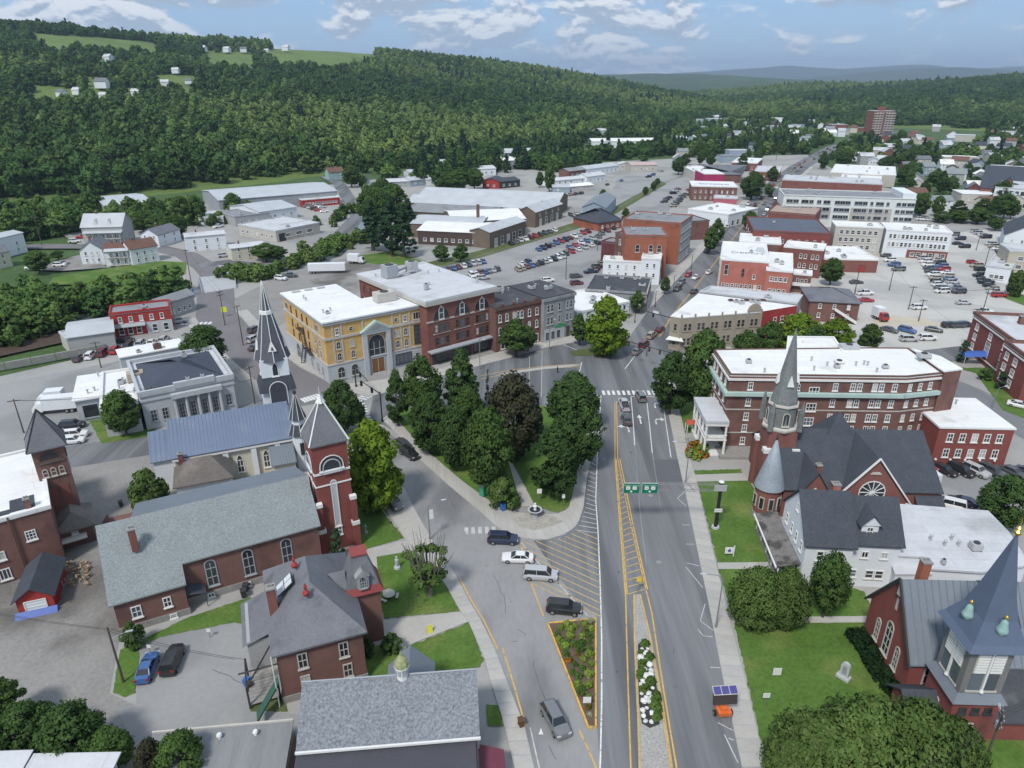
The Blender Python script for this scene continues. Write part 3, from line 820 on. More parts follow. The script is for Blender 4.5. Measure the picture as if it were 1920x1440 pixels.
# ---------------------------------------------------------------- building kit
def lc(rc,u,v,z):
    """a sighted point at height z, in the frame of a building"""
    x,y = G(u,v,z); (ax,ay),an,_,_ = rc; dx,dy = x - ax,y - ay
    return (dx * math.cos(an) + dy * math.sin(an),-dx * math.sin(an) + dy * math.cos(an))
g_dark = mat('window_glass',(.030,.036,.042),.12,.1,.3,.05,3,spec=.6,rand=.5)
g_blue = mat('window_glass_sky',(.085,.105,.125),.15,.1,.3,.05,3,spec=.6,rand=.4)
g_blind = mat('window_blind',(.46,.46,.44),.5,.1,.4,.05,3,rand=.2)
t_white = mat('trim_white',(.68,.68,.66),.7,.06,.5,.05,5)
t_stone = mat('trim_stone',(.46,.44,.40),.85,.1,.6,.08,5)
t_grey = mat('trim_grey',(.33,.35,.37),.8,.08,.6,.06,5)
t_dark = mat('trim_dark',(.05,.05,.052),.6,.08,.6,.06,5)
t_brown = mat('trim_brown',(.14,.08,.06),.7,.08,.6,.06,5)
t_green = mat('trim_verdigris',(.40,.52,.48),.7,.08,.6,.06,5)
b_red = mat('brick_red',(.205,.088,.072),.9,.12,.5,.14,7,col2=(.17,.068,.06),c2lo=.5,c2hi=.7,bscale=.3)
b_deep = mat('brick_deep_red',(.215,.068,.058),.9,.12,.5,.14,7)
b_brown = mat('brick_brown',(.180,.096,.080),.9,.14,.5,.15,7,col2=(.125,.07,.06),c2lo=.48,c2hi=.68,bscale=.25)
b_orange = mat('brick_orange',(.300,.110,.068),.9,.14,.45,.14,7,col2=(.22,.08,.055),c2lo=.5,c2hi=.7,bscale=.3)
b_pink = mat('brick_pink',(.400,.150,.120),.9,.14,.4,.12,7,col2=(.33,.11,.09),c2lo=.5,c2hi=.7,bscale=.25)
b_tan = mat('brick_tan',(.320,.285,.230),.9,.1,.5,.10,7)
s_grey = mat('stone_grey',(.290,.300,.305),.9,.12,.5,.12,4,col2=(.22,.225,.23),c2lo=.5,c2hi=.7,bscale=.4)
s_pale = mat('stone_pale',(.430,.450,.470),.9,.08,.4,.08,4)
s_found = mat('foundation_stone',(.26,.255,.24),.9,.12,.6,.14,3)
p_yel = mat('plaster_ochre',(.545,.350,.130),.85,.09,.5,.08,4,col2=(.57,.40,.18),c2lo=.5,c2hi=.7)
p_white = mat('boards_white',(.66,.69,.72),.7,.06,.4,.05,6,stretch=(.2,.2,6))
p_cream = mat('boards_cream',(.56,.53,.43),.75,.07,.4,.05,6,stretch=(.2,.2,6))
p_blue = mat('boards_blue',(.27,.34,.40),.75,.08,.4,.05,6,stretch=(.2,.2,6))
p_grey = mat('boards_grey',(.36,.37,.37),.75,.08,.4,.05,6,stretch=(.2,.2,6))
p_red = mat('boards_red',(.33,.040,.036),.75,.09,.4,.06,6,stretch=(.2,.2,6))
r_white = mat('roof_membrane_white',(.74,.74,.73),.6,.06,.2,.04,2,col2=(.50,.49,.47),c2lo=.60,c2hi=.80,bscale=.16,seam=(9.0,2.3,.80))
r_pale = mat('roof_membrane_pale',(.53,.54,.56),.65,.07,.2,.05,2,col2=(.40,.405,.41),c2lo=.50,c2hi=.74,bscale=.16,seam=(7.0,2.0,.80))
r_grey = mat('roof_gravel_grey',(.235,.245,.26),.9,.12,.15,.08,2,col2=(.17,.175,.185),c2lo=.5,c2hi=.7,bscale=.2)
r_black = mat('roof_tar',(.062,.067,.076),.85,.12,.2,.1,2,col2=(.10,.10,.105),c2lo=.55,c2hi=.7,bscale=.3)
r_slate = mat('slate_dark',(.052,.060,.074),.8,.16,.4,.22,4,spec=.35,bump=.02)
r_shing = mat('shingles_grey',(.225,.250,.255),.9,.10,.25,.26,5,bump=.03)
r_shing2 = mat('shingles_speckled',(.190,.205,.225),.9,.08,.25,.42,4.2,bump=.03)
r_bluemet = mat('roof_metal_blue',(.135,.175,.255),.42,.10,.15,.05,3,spec=.5,col2=(.17,.205,.27),c2lo=.5,c2hi=.7,bscale=.2)
r_greymet = mat('roof_metal_grey',(.170,.195,.225),.45,.08,.2,.05,3,spec=.5)
r_tin = mat('roof_tin',(.44,.46,.48),.5,.12,.15,.05,2,spec=.5)
r_brown = mat('shingles_brown',(.150,.085,.065),.9,.12,.3,.15,5)
r_bshing = mat('shingles_taupe',(.145,.130,.118),.9,.14,.3,.2,4,col2=(.20,.18,.16),c2lo=.5,c2hi=.7)
r_slmed = mat('slate_medium',(.150,.155,.172),.75,.14,.3,.14,4,spec=.35,col2=(.105,.108,.12),c2lo=.55,c2hi=.72,bscale=.3)
m_unit = mat('hvac_metal',(.40,.41,.42),.5,.1,.8,.1,5,spec=.5)
WIN = {}
def arch_poly(w,h,n=8,pointed=False):
    r = w / 2; p = [(-r,0),(r,0)]
    if pointed:
        ph = h - w * 1.05
        p += [(r,ph),(r * .82,ph + w * .38),(r * .48,ph + w * .74),(0,h),(-r * .48,ph + w * .74),(-r * .82,ph + w * .38),(-r,ph)]
    else:
        for i in range(n + 1):
            t = math.pi * i / n; p.append((r * math.cos(t),h - r + r * math.sin(t)))
    return p
def win_mesh(w,h,style,fm,gm,bars):
    key = (round(w,2),round(h,2),style,fm.name,gm.name,bars)
    if key in WIN: return WIN[key]
    t = min(.14,w * .14)
    def shp(w,h): return arch_poly(w,h,8,style == 'point') if style in ('arch','point') else [(-w / 2,0),(w / 2,0),(w / 2,h),(-w / 2,h)]
    if style == 'round':
        def shp(w,h): return [(w / 2 * math.sin(-i * math.pi / 7),h / 2 - h / 2 * math.cos(i * math.pi / 7)) for i in range(14)][::-1]
    o = shp(w,h); i_ = [(x,z + t) for x,z in shp(w - 2 * t,h - 2 * t)]; n = len(o)
    fr = MB()
    fr.add([(x,-.10,z) for x,z in o] + [(x,-.10,z) for x,z in i_],[(k,(k + 1) % n,n + (k + 1) % n,n + k) for k in range(n)])
    fr.add([(x,-.10,z) for x,z in o] + [(x,0,z) for x,z in o],[(k,n + k,n + (k + 1) % n,(k + 1) % n) for k in range(n)])
    fr.add([(x,-.10,z) for x,z in i_] + [(x,0,z) for x,z in i_],[((k + 1) % n,n + (k + 1) % n,n + k,k) for k in range(n)])
    if style != 'round': fr.box(-w / 2 - .1,-.2,-.16,w / 2 + .1,0,0)
    bt = .05
    for b in range(1,bars[0]):
        x = -w / 2 + w * b / bars[0]; zt = h - t if style == 'rect' else h - w * .42 if style == 'arch' else h - w * .9
        fr.box(x - bt,-.07,t,x + bt,-.015,zt)
    for b in range(1,bars[1]):
        z = h * b / bars[1]
        if style in ('arch','point') and z > h - w * .5: continue
        fr.box(-w / 2 + t,-.065,z - bt,w / 2 - t,-.015,z + bt)
    ga = MB().add([(x,-.02,z) for x,z in i_],[tuple(range(n))])
    WIN[key] = (fr.mesh('window',fm),ga.mesh('pane',gm))
    return WIN[key]
class Bld:
    def __init__(s,name,label,cat,rc,h,group=None):
        s.rc,s.h = rc,h; (s.a,s.an,s.W,s.D) = rc
        s.root = thing(name,label,cat,(*s.a,0),s.an,group)
    def part(s,name,mb,m,parent=None,label=None,smooth_=False):
        o = link(name,mb.mesh(name,m,smooth_),parent or s.root)
        if label: o['label'] = label
        return o
    def box(s,name,x0,y0,z0,x1,y1,z1,m,parent=None): return s.part(name,MB().box(x0,y0,z0,x1,y1,z1),m,parent)
    def face(s,f,k):
        return {'F': ((k,0),0),'R': ((s.W,k),math.pi / 2),'B': ((s.W - k,s.D),math.pi),'L': ((0,s.D - k),-math.pi / 2)}[f] if isinstance(f,str) else \
               ((f[0][0] + (f[1][0] - f[0][0]) * k / dist(*f),f[0][1] + (f[1][1] - f[0][1]) * k / dist(*f)),math.atan2(f[1][1] - f[0][1],f[1][0] - f[0][0]))
    def flen(s,f): return {'F': s.W,'B': s.W,'L': s.D,'R': s.D}[f] if isinstance(f,str) else dist(*f)
    def win(s,f,k,z,w,h,style='rect',fm=None,gm=None,bars=(1,2),name='window',out=.0):
        fm = fm or t_white
        if gm is None: gm = random.choices([g_dark,g_blue,g_blind],[.56,.27,.17])[0]
        me,pe = win_mesh(w,h,style,fm,gm,bars)
        (x,y),r = s.face(f,k)
        o = link(name,me,s.root,(x + math.sin(r) * out,y - math.cos(r) * out,z),r)
        link('pane',pe,o)
        return o
    def row(s,f,n,z,w,h,a=None,b=None,**kw):
        """n windows evenly between a and b along a face"""
        L = s.flen(f); a = w if a is None else a; b = L - w if b is None else b
        for i in range(n): s.win(f,a + (b - a) * ((i + .5) / n),z,w,h,**kw)
    def walls(s,m,poly=None,h=None,z0=-.5,name='wall'):
        poly = poly or [(0,0),(s.W,0),(s.W,s.D),(0,s.D)]
        return s.part(name,MB().prism(poly,z0,h or s.h),m)
    def flat(s,m,poly=None,z=None,over=.12,thick=.28,par=0.0,parm=None):
        z = s.h if z is None else z
        poly = poly or [(0,0),(s.W,0),(s.W,s.D),(0,s.D)]
        cx = sum(p[0] for p in poly) / len(poly); cy = sum(p[1] for p in poly) / len(poly)
        def off(d):
            n = len(poly); out = []
            for i in range(n):
                p,a,b = Vector(poly[i]),Vector(poly[i - 1]),Vector(poly[(i + 1) % n])
                e1 = (p - a).normalized(); e2 = (b - p).normalized()
                n1 = Vector((e1.y,-e1.x)); n2 = Vector((e2.y,-e2.x))
                q = (n1 + n2); q = q / max(q.dot(n1),.3) if q.length > 1e-6 else n1
                out.append(tuple(p + q * d))
            return out
        ar = sum(poly[i][0] * poly[(i + 1) % len(poly)][1] - poly[(i + 1) % len(poly)][0] * poly[i][1] for i in range(len(poly)))
        if ar < 0: poly = poly[::-1]
        o = s.part('roof',MB().prism(off(over),z,z + thick,bot=True),m)
        if par:
            out,inn = off(over + .03),off(-.28); n = len(poly); mb = MB(); z1 = z + thick + par; zz = z + thick - .1
            mb.add([(*p,zz) for p in out] + [(*p,z1) for p in out],[(i,(i + 1) % n,n + (i + 1) % n,n + i) for i in range(n)])
            mb.add([(*p,z1) for p in out] + [(*p,z1) for p in inn],[(i,(i + 1) % n,n + (i + 1) % n,n + i) for i in range(n)])
            mb.add([(*p,z1) for p in inn] + [(*p,zz) for p in inn],[(i,(i + 1) % n,n + (i + 1) % n,n + i) for i in range(n)])
            s.part('parapet',mb,parm or m)
        return o
    def band(s,z,h,out,m,name='cornice',x0=0,y0=0,x1=None,y1=None,sides='FRBL'):
        """a moulding round the walls"""
        x1 = s.W if x1 is None else x1; y1 = s.D if y1 is None else y1
        mb = MB()
        if 'F' in sides: mb.box(x0 - out,y0 - out,z,x1 + out,y0 + .05,z + h)
        if 'B' in sides: mb.box(x0 - out,y1 - .05,z,x1 + out,y1 + out,z + h)
        if 'L' in sides: mb.box(x0 - out + .001,y0 + .05,z,x0 + .05,y1 - .05,z + h - .001)
        if 'R' in sides: mb.box(x1 - .05,y0 + .05,z,x1 + out - .001,y1 - .05,z + h - .001)
        return s.part(name,mb,m)
    def gable(s,m,rise,axis='x',x0=0,y0=0,x1=None,y1=None,z=None,over=.4,wallm=None,thick=.18,name='roof',mid=.5,far=None):
        """pitched roof over a rectangle, ridge along axis; gable walls filled in"""
        x1 = s.W if x1 is None else x1; y1 = s.D if y1 is None else y1; z = s.h if z is None else z
        mb = MB(); wb = MB()
        def P(a,b,c): return (a,b,c) if axis == 'x' else (b,a,c)
        a0,a1,b0,b1 = (x0,x1,y0,y1) if axis == 'x' else (y0,y1,x0,x1)
        bm = b0 + (b1 - b0) * mid; objs = []
        for k,(e,mt) in enumerate(((b0,m),(b1,far or m))):
            run = abs(bm - e); sl = rise / run; eo = e - over if e < bm else e + over; ze = z - over * sl
            v = [P(a0 - over,eo,ze),P(a1 + over,eo,ze),P(a1 + over,bm,z + rise),P(a0 - over,bm,z + rise)]
            v = [(p[0],p[1],p[2] + .02) for p in v]
            v2 = [(p[0],p[1],p[2] + thick) for p in v]
            fs = [(0,1,2,3),(4,5,6,7),(0,1,5,4),(1,2,6,5),(2,3,7,6),(3,0,4,7)]
            mb.add(v + v2,fs,k if far else 0)
        o = s.part(name,mb,[m,far] if far else m)
        if wallm:
            for a in (a0,a1): s.part('gable',MB().add([P(a,b0,z),P(a,b1,z),P(a,bm,z + rise)],[(0,1,2)]),wallm)
        return o
    def hip(s,m,rise,inset=None,x0=0,y0=0,x1=None,y1=None,z=None,over=.5,axis='x',name='roof'):
        x1 = s.W if x1 is None else x1; y1 = s.D if y1 is None else y1; z = s.h if z is None else z
        X0,X1,Y0,Y1 = x0 - over,x1 + over,y0 - over,y1 + over
        if axis == 'x': i = (Y1 - Y0) / 2 if inset is None else inset; r = [(X0 + i,(Y0 + Y1) / 2,z + rise),(X1 - i,(Y0 + Y1) / 2,z + rise)]
        else: i = (X1 - X0) / 2 if inset is None else inset; r = [((X0 + X1) / 2,Y0 + i,z + rise),((X0 + X1) / 2,Y1 - i,z + rise)]
        v = [(X0,Y0,z),(X1,Y0,z),(X1,Y1,z),(X0,Y1,z)] + r
        fs = [(0,1,5,4),(1,2,5),(2,3,4,5),(3,0,4)] if axis == 'x' else [(0,1,4),(1,2,5,4),(2,3,5),(3,0,4,5)]
        mb = MB().add(v,fs); mb.box(X0,Y0,z - .25,X1,Y1,z - .01)
        return s.part(name,mb,m)
    def pyramid(s,m,x0,y0,x1,y1,z,rise,over=.4,name='roof',top=0.0):
        X0,X1,Y0,Y1 = x0 - over,x1 + over,y0 - over,y1 + over; cx,cy = (x0 + x1) / 2,(y0 + y1) / 2
        mb = MB()
        if top: mb.add([(X0,Y0,z),(X1,Y0,z),(X1,Y1,z),(X0,Y1,z),(cx - top,cy - top,z + rise),(cx + top,cy - top,z + rise),(cx + top,cy + top,z + rise),(cx - top,cy + top,z + rise)],[(0,1,5,4),(1,2,6,5),(2,3,7,6),(3,0,4,7),(4,5,6,7)])
        else: mb.add([(X0,Y0,z),(X1,Y0,z),(X1,Y1,z),(X0,Y1,z),(cx,cy,z + rise)],[(0,1,4),(1,2,4),(2,3,4),(3,0,4)])
        mb.box(X0,Y0,z - .2,X1,Y1,z - .005)
        return s.part(name,mb,m)
    def chimney(s,x,y,z0,z1,w=.8,m=None):
        mb = MB().box(x - w / 2,y - w / 2,z0,x + w / 2,y + w / 2,z1); mb.box(x - w / 2 - .08,y - w / 2 - .08,z1,x + w / 2 + .08,y + w / 2 + .08,z1 + .2,1)
        mb.cyl(x - w * .2,y,z1 + .2,z1 + .5,.12,n=8,m=1); mb.cyl(x + w * .22,y,z1 + .2,z1 + .5,.12,n=8,m=1)
        return s.part('chimney',mb,[m or b_red,s_found])
    def unit(s,x,y,z,w=1.6,d=1.2,h=1.0,m=None,name='roof_unit'):
        mb = MB().box(x - w / 2,y - d / 2,z + .15,x + w / 2,y + d / 2,z + h); mb.cyl(x,y,z + h,z + h + .15,min(w,d) * .36,n=10,m=1)
        for sx in (-1,1): mb.box(x + sx * (w / 2 - .15) - .08,y - d / 2,z,x + sx * (w / 2 - .15) + .08,y + d / 2,z + .15,1)
        return s.part(name,mb,[m or m_unit,t_dark])
    def vents(s,z,n,x0=1,y0=1,x1=None,y1=None):
        x1 = s.W - 1 if x1 is None else x1; y1 = s.D - 1 if y1 is None else y1
        for i in range(n):
            x,y = random.uniform(x0,x1),random.uniform(y0,y1)
            s.part('vent_pipe',MB().lathe(x,y,[(.16,z),(.16,z + .7),(.28,z + .75),(.28,z + .9),(.05,z + 1.0)],8),m_unit)
    def seams(s,roof,y_e,z_e,y_r,z_r,x0,x1,n,m,h=.07):
        """standing seams running from eave to ridge, one mesh shared"""
        L = math.hypot(y_r - y_e,z_r - z_e); dy,dz = (y_r - y_e) / L,(z_r - z_e) / L
        mb = MB(); nx = -dz if dy > 0 else dz; nz = abs(dy)
        a,b = (0,0,0),(0,dy * L,dz * L)
        for q0,q1 in ((-.04,.04),):
            v = [(q0,0,0),(q1,0,0),(q1,dy * L,dz * L),(q0,dy * L,dz * L)]
            v2 = [(p[0],p[1] + nx * h,p[2] + nz * h) for p in v]
            mb.add(v + v2,[(4,5,6,7),(0,1,5,4),(2,3,7,6),(1,2,6,5),(3,0,4,7)])
        me = mb.mesh('seam',m)
        for i in range(n): link('seam',me,roof,(x0 + (x1 - x0) * i / (n - 1),y_e,z_e))
def ground_rect(fl,fr,bk): return rect(fl,fr,bk,0.0)
# ================================================================ the square: yellow civic hall
rc = rect((606,607),(797,571),(502,556),14.9)
b = Bld('civic_hall','ochre yellow civic hall with white roof, pediment and great arched doorway','building',rc,14.9)
YW,YD = b.W,b.D
pl = [(0,0),(YW,0),(YW,YD * .42),(YW * .55,YD * .42),(YW * .55,YD),(0,YD)]
b.walls(p_yel,pl)
b.flat(r_white,pl,over=.45,thick=.35)
mb = MB().prism([(p[0] + (-.14 if p[0] < 1 else .10),p[1] + (-.14 if p[1] < 1 else .1)) for p in pl],-.5,4.4); b.part('ground_floor',mb,s_pale)
for z,h_,o_,m_ in ((4.4,.38,.26,t_stone),(10.7,.55,.22,t_stone),(14.3,.5,.34,t_grey)):
    b.band(z,h_,o_,m_,sides='FL')
for k in (1.9,4.0,9.3,16.9,19.0,21.4,25.3): b.box('pilaster',k - .2,-.12,4.8,k + .2,.02,14.3,t_stone)
for k in (2.6,5.6,8.6,23.5): 
    b.box('pilaster',-.12,YD - k - .2 if k > 20 else k - .2,4.8,.02,YD - k + .2 if k > 20 else k + .2,14.3,t_stone)
for k in (3.0,6.4): 
    for z in (5.3,8.1): b.win('F',k,z,1.15,1.9,'arch',t_stone,bars=(2,2))
    b.win('F',k,.9,1.9,2.9,'arch',t_stone,g_dark,(2,2),'window',.16)
for k in (18.0,20.3):
    for z in (5.3,8.1): b.win('F',k,z,1.15,1.9,'arch',t_stone,bars=(2,2))
b.win('F',3.0,11.6,.95,1.7,bars=(2,2)); b.win('F',20.3,11.6,.95,1.7,bars=(2,2))
for k in (6.4,17.9): b.win('F',k,11.9,1.15,1.15,'round',t_stone,g_dark)
b.win('F',23.6,11.6,2.2,1.9,'rect',t_stone,g_dark,(3,1)); b.win('F',23.6,5.4,2.1,4.8,'rect',t_dark,g_blue,(2,4),'tall_window')
b.win('F',19.3,1.0,4.4,2.7,'rect',t_dark,g_blue,(4,1),'shop_window',.16); b.win('F',23.0,.2,1.0,2.8,'rect',t_grey,g_dark,(1,1),'door',.16); b.win('F',25.0,.6,1.3,2.6,'rect',t_dark,g_dark,(1,1),'window',.16)
for x in (9.4,15.4): b.box('portal_pier',x - .55,-.75,-.4,x + .55,.02,10.4,s_pale)
mb = MB().plate([(8.7,10.4),(16.1,10.4),(16.1,11.1),(8.7,11.1)],-.8,0); b.part('entablature',mb,s_pale)
mb = MB().plate([(8.3,11.1),(16.5,11.1),(12.4,13.6)],-.95,0); b.part('pediment',mb,t_green)
mb = MB().plate([(9.4,11.35),(15.4,11.35),(12.4,13.1)],-.99,-.95); b.part('tympanum',mb,s_grey)
b.win('F',12.4,4.6,4.3,5.4,'arch',s_pale,g_dark,(3,3),'portal_window',.2)
o = b.win('F',12.4,.1,3.4,4.0,'rect',s_pale,mat('door_oak',(.20,.09,.035),.6),(2,1),'door',.22)
for k in (6,10.2,14.2,17.6): # side windows, from the back corner
    for z in (5.5,8.2,11.7): b.win('L',k,z,.8,1.7,'rect',t_brown,g_dark,(1,2))
for k in (22.4,25.3):
    for z in (5.4,8.1): b.win('L',k,z,.9,1.9,'arch',t_stone,g_dark,(1,2))
b.win('L',23.9,11.6,2.3,1.8,'rect',t_stone,g_dark,(3,1)); b.win('L',2.6,11.6,2.3,1.8,'rect',t_stone,g_dark,(3,1))
b.win('L',9.0,.3,3.0,4.0,'arch',t_stone,g_dark,(2,2),'arched_door',.16); 
for k in (18.5,22.6,25.8): b.win('L',k,1.0,1.0,2.5,'arch',t_stone,g_dark,(2,2),'window',.16)
# fire escape on the side wall: landings, stairs and rails
fe = MB(); 
for y,z in ((YD - 13.2,9.3),(YD - 16.8,5.2)):
    fe.box(-1.3,y - 1.3,z,-.05,y + 1.3,z + .1)
    for q in (-1.25,0,1.25): fe.tube((-1.25,y + q,z),(-1.25,y + q,z + 1.0),.04)
    fe.tube((-1.25,y - 1.25,z + 1),(-1.25,y + 1.25,z + 1),.04)
for p,q in (((-.7,YD - 14.3,9.3),(-.7,YD - 16,5.3)),((-.7,YD - 18,5.2),(-.7,YD - 20.5,4.6)),((-.7,YD - 15.5,5.2),(-.7,YD - 12.6,.2))):
    for dx in (-.4,.4):
        fe.tube((p[0] + dx,p[1],p[2]),(q[0] + dx,q[1],q[2]),.09); fe.tube((p[0] + dx,p[1],p[2] + .9),(q[0] + dx,q[1],q[2] + .9),.05)
    for i in range(9):
        t = i / 8; y,z = p[1] + (q[1] - p[1]) * t,p[2] + (q[2] - p[2]) * t; fe.box(-1.1,y - .12,z - .03,-.3,y + .12,z + .03)
b.part('fire_escape',fe,t_dark)
for k in range(3): b.part('skylight',MB().box(2.2 + k * 3.3,YD - 2.0,15.25,4.2 + k * 3.3,YD - 1.1,15.6,0),m_unit)
b.unit(3.2,5.5,15.25,.9,.9,.6)
b.unit(YW * .72,YD * .26,15.2,5.0,3.0,2.4,t_stone,'roof_house'); b.vents(15.25,4,2,4,12,24)

# four-storey red brick block with three great arches
rc = rect((799,568),(927,540),(672,516),16.4)
b = Bld('brick_block','four storey red brick block with three great arched windows and flat grey roof','building',rc,16.4)
b.walls(b_red); b.flat(r_pale,over=.5,thick=.5)
b.band(15.5,.9,.55,t_stone,sides='FL'); b.band(11.1,.4,.14,t_stone,sides='F'); 
RW = b.W
b.box('canopy',-.3,-1.9,3.7,RW + .4,-.02,4.05,t_grey); b.box('shopfront',1.0,-.16,0,RW * .62,.02,3.6,t_dark)
b.win('F',RW * .3,.5,RW * .42,2.6,'rect',t_dark,g_dark,(5,1),'shop_window',.16); b.win('F',RW * .81,.3,RW * .3,3.0,'rect',t_dark,g_blue,(5,1),'shop_window')
for k in (.20,.5,.80):
    x = RW * k
    b.win('F',x,11.5,4.6,2.9,'arch',b_brown,g_dark,(3,1),'arched_window'); b.win('F',x,11.5,1.5,3.2,'arch',t_white,g_blue,(1,2),out=.05)
    b.box('keystone',x - .25,-.2,14.4,x + .25,.0,15.0,t_stone)
    for z,hh in ((8.2,2.2),(4.9,2.1)):
        b.win('F',x,z,1.6,hh,'rect',t_brown,g_blue,(1,2)); b.win('F',x - 1.6,z,1.1,hh,'rect',t_brown,None,(1,2)); b.win('F',x + 1.6,z,1.1,hh,'rect',t_brown,None,(1,2))
    b.box('sill_band',x - 2.5,-.16,7.8,x + 2.5,0,8.05,t_stone)
for i in range(8):
    for z in (6.0,9.2,12.4): b.win('L',2.5 + i * (b.D - 6) / 7.5,z,.95,1.8,'rect',t_brown,None,(1,2))
b.unit(4.6,b.D - 9,16.9,3.4,3.4,3.4,t_grey,'roof_house')
b.part('duct',MB().tube((6.4,b.D - 9,18.4),(10.5,b.D - 7,18.4),.7).tube((6,b.D - 10.8,17.6),(12,b.D - 9.5,17.6),.3),m_unit)
b.unit(12.2,b.D - 8,16.9,2.6,2.6,3.0); b.vents(16.9,5); b.unit(5.4,8.2,16.9,1.0,1.0,1.6)

# brown brick row house and grey stone front beside it
rc = rect((929,579),(1019,561),(905,546),12.0)
b = Bld('brick_rowhouse','three storey brown brick row with dark roof, white round-headed windows','building',rc,12.0)
b.walls(b_brown); b.flat(r_black,over=.1); b.band(11.3,.7,.3,t_brown,sides='F')
for z in (4.6,8.1):
    for k in (.09,.23,.38,.46,.54,.70,.86): b.win('F',b.W * k,z,.95,2.1,'arch',t_white,None,(1,2))
for k in (.18,.5,.82): b.win('F',b.W * k,.6,2.4,2.2,'rect',t_white,g_dark,(2,1),'shop_window')
for k in (.14,.38,.6,.84): b.box('chimney_block',b.W * k - .4,-.1,12,b.W * k + .4,.5,12.9,b_brown)
b.unit(3,9,12.3,2.2,2.2,1.2); b.unit(9,12,12.3,2,2,1.3); b.vents(12.3,6)
rc = rect((1020,561),(1078,548),(992,530),12.4)
b = Bld('stone_shop','three storey grey stone shop front with green sign between brown brick and white roof','building',rc,12.4)
b.walls(s_grey); b.flat(r_black,over=.1); b.band(11.6,.8,.35,s_grey,sides='F')
for z in (4.9,8.4):
    for k in (.14,.26,.50,.76,.88): b.win('F',b.W * k,z,.85,2.1,'rect',s_pale,None,(1,2))
b.box('shopfront',.2,-.12,0,b.W * .68,.0,3.6,s_pale)
for k in (.12,.3,.48): b.win('F',b.W * k,.4,1.5,2.5,'rect',s_pale,g_blue,(1,1),'shop_window',.12)
b.box('sign_board',b.W * .36,-.22,3.6,b.W * .72,-.02,4.3,flat('sign_green',(.05,.28,.10))); b.win('F',b.W * .8,.3,1.2,2.9,'rect',t_brown,g_dark,(1,1),'door')
b.unit(3,9,12.7,1.6,1.6,1); b.unit(6.5,6,12.7,2,1.4,1.1); b.vents(12.7,3)

# post office: pale stone with columns, hipped dark roof behind a parapet
rc = rect((262,745),(436,710),(214,690),7.4)
b = Bld('post_office','pale grey stone post office with columned front and dark hipped roof','building',rc,7.4)
b.walls(s_pale); b.flat(r_pale,over=.3,thick=.35,par=.8,parm=s_pale); PW = b.W
b.hip(mat('roof_navy',(.060,.072,.098),.8,.08,.2,.06,3),2.6,None,1.3,1.3,PW - 1.3,b.D - 1.3,7.9,.05)
b.band(6.2,.45,.2,s_pale,sides='FLR')
b.box('porch_recess',PW * .36,-.03,.6,PW * .80,.02,6.0,s_grey)
for k in (.34,.46,.59,.71,.83): b.part('column',MB().lathe(PW * k,-.55,[(.42,.3),(.42,.6),(.34,.65),(.29,5.4),(.42,5.6),(.44,5.9)],12),s_pale)
b.box('portico',PW * .31,-1.1,5.9,PW * .86,0,6.9,s_pale); b.box('attic',PW * .36,-.5,7.9,PW * .80,.3,9.1,s_pale)
for k in (.4,.525,.65,.77): b.win('F',PW * k,1.0,1.1,3.4,'rect',t_grey,g_dark,(2,4),'window',.03)
for k in (.92,.1,.22): b.win('F',PW * k,1.6,1.2,2.6,'rect',t_grey,g_dark,(2,3))
for k in (.2,.4,.6,.8): b.win('R',b.D * k,1.6,1.2,2.6,'rect',t_grey,g_dark,(2,3))
b.unit(PW * .6,b.D * .62,9.6,1,1,1.2); b.unit(PW * .52,.2,9.0,.7,.5,.7); b.unit(PW * .68,.2,9.0,.7,.5,.7)
rc2 = rect((190,770),(258,758),(120,715),6.0)
w = Bld('post_office_wing','white flat roofed rear wing of the post office with loading dock','building',rc2,6.0)
w.walls(s_pale); w.flat(r_white,over=.2,par=.5,parm=t_white); w.unit(6.5,w.D - 7.5,6.3,3.2,2.4,2.0,mat('unit_tan',(.36,.31,.25),.7))
w.unit(3.6,4.5,6.3,1.2,1.2,1.0); w.unit(6.5,6,6.3,1.3,1.2,.9); w.unit(3.5,w.D * .6,6.3,1.1,1,.9); w.vents(6.3,9)
rc3 = rect((140,752),(190,744),(122,712),5.0)
w = Bld('loading_dock','low white roofed loading dock behind a parked box truck','building',rc3,5.0)
w.walls(s_pale,h=5.0); w.flat(r_white,over=.5); w.win('F',w.W * .5,.8,3,3,'rect',t_grey,g_dark,(1,1),'dock_door'); w.vents(5.3,3)
rc4 = rect((225,672),(345,650),(215,658),5.0)
w = Bld('low_annex','narrow white roofed annex along the back of the post office','building',rc4,5.0)
w.walls(s_pale); w.flat(r_white,over=.2); w.unit(w.W * .6,1.5,5.3,1.8,1.4,1.2,t_brown); w.unit(w.W * .3,1.2,5.3,1,1,.5)

# ================================================================ white wooden church with the tall slate spire
rc = rect((325,856),(545,817),(303,792),6.6)
b = Bld('white_church','white wooden church with blue seamed metal roof and tall slate spire','church',rc,6.6)
CW = b.W
yr = 6.2; zr = 10.6
b.walls(p_cream,[(0,0),(CW,0),(CW,yr * 2),(0,yr * 2)])
ro = b.gable(r_bluemet,zr - 6.6,'x',0,0,CW,yr * 2,6.6,.55,p_white)
b.seams(ro,-.5,6.6 - .5 * .77 + .2,yr,zr + .22,-.3,CW + .3,34,r_bluemet)
b.walls(p_white,[(-3.4,1.2),(0,1.2),(0,yr * 2 - 1.2),(-3.4,yr * 2 - 1.2)],5.8,name='apse')
ro = b.gable(r_bluemet,3.1,'x',-3.4,1.2,.2,yr * 2 - 1.2,5.8,.4,p_white,name='apse_roof')
b.seams(ro,.85,5.75,yr,9.1,-3.6,-.5,5,r_bluemet)
b.box('eave_board',-.3,-.55,5.75,CW + .3,-.42,6.1,t_white)
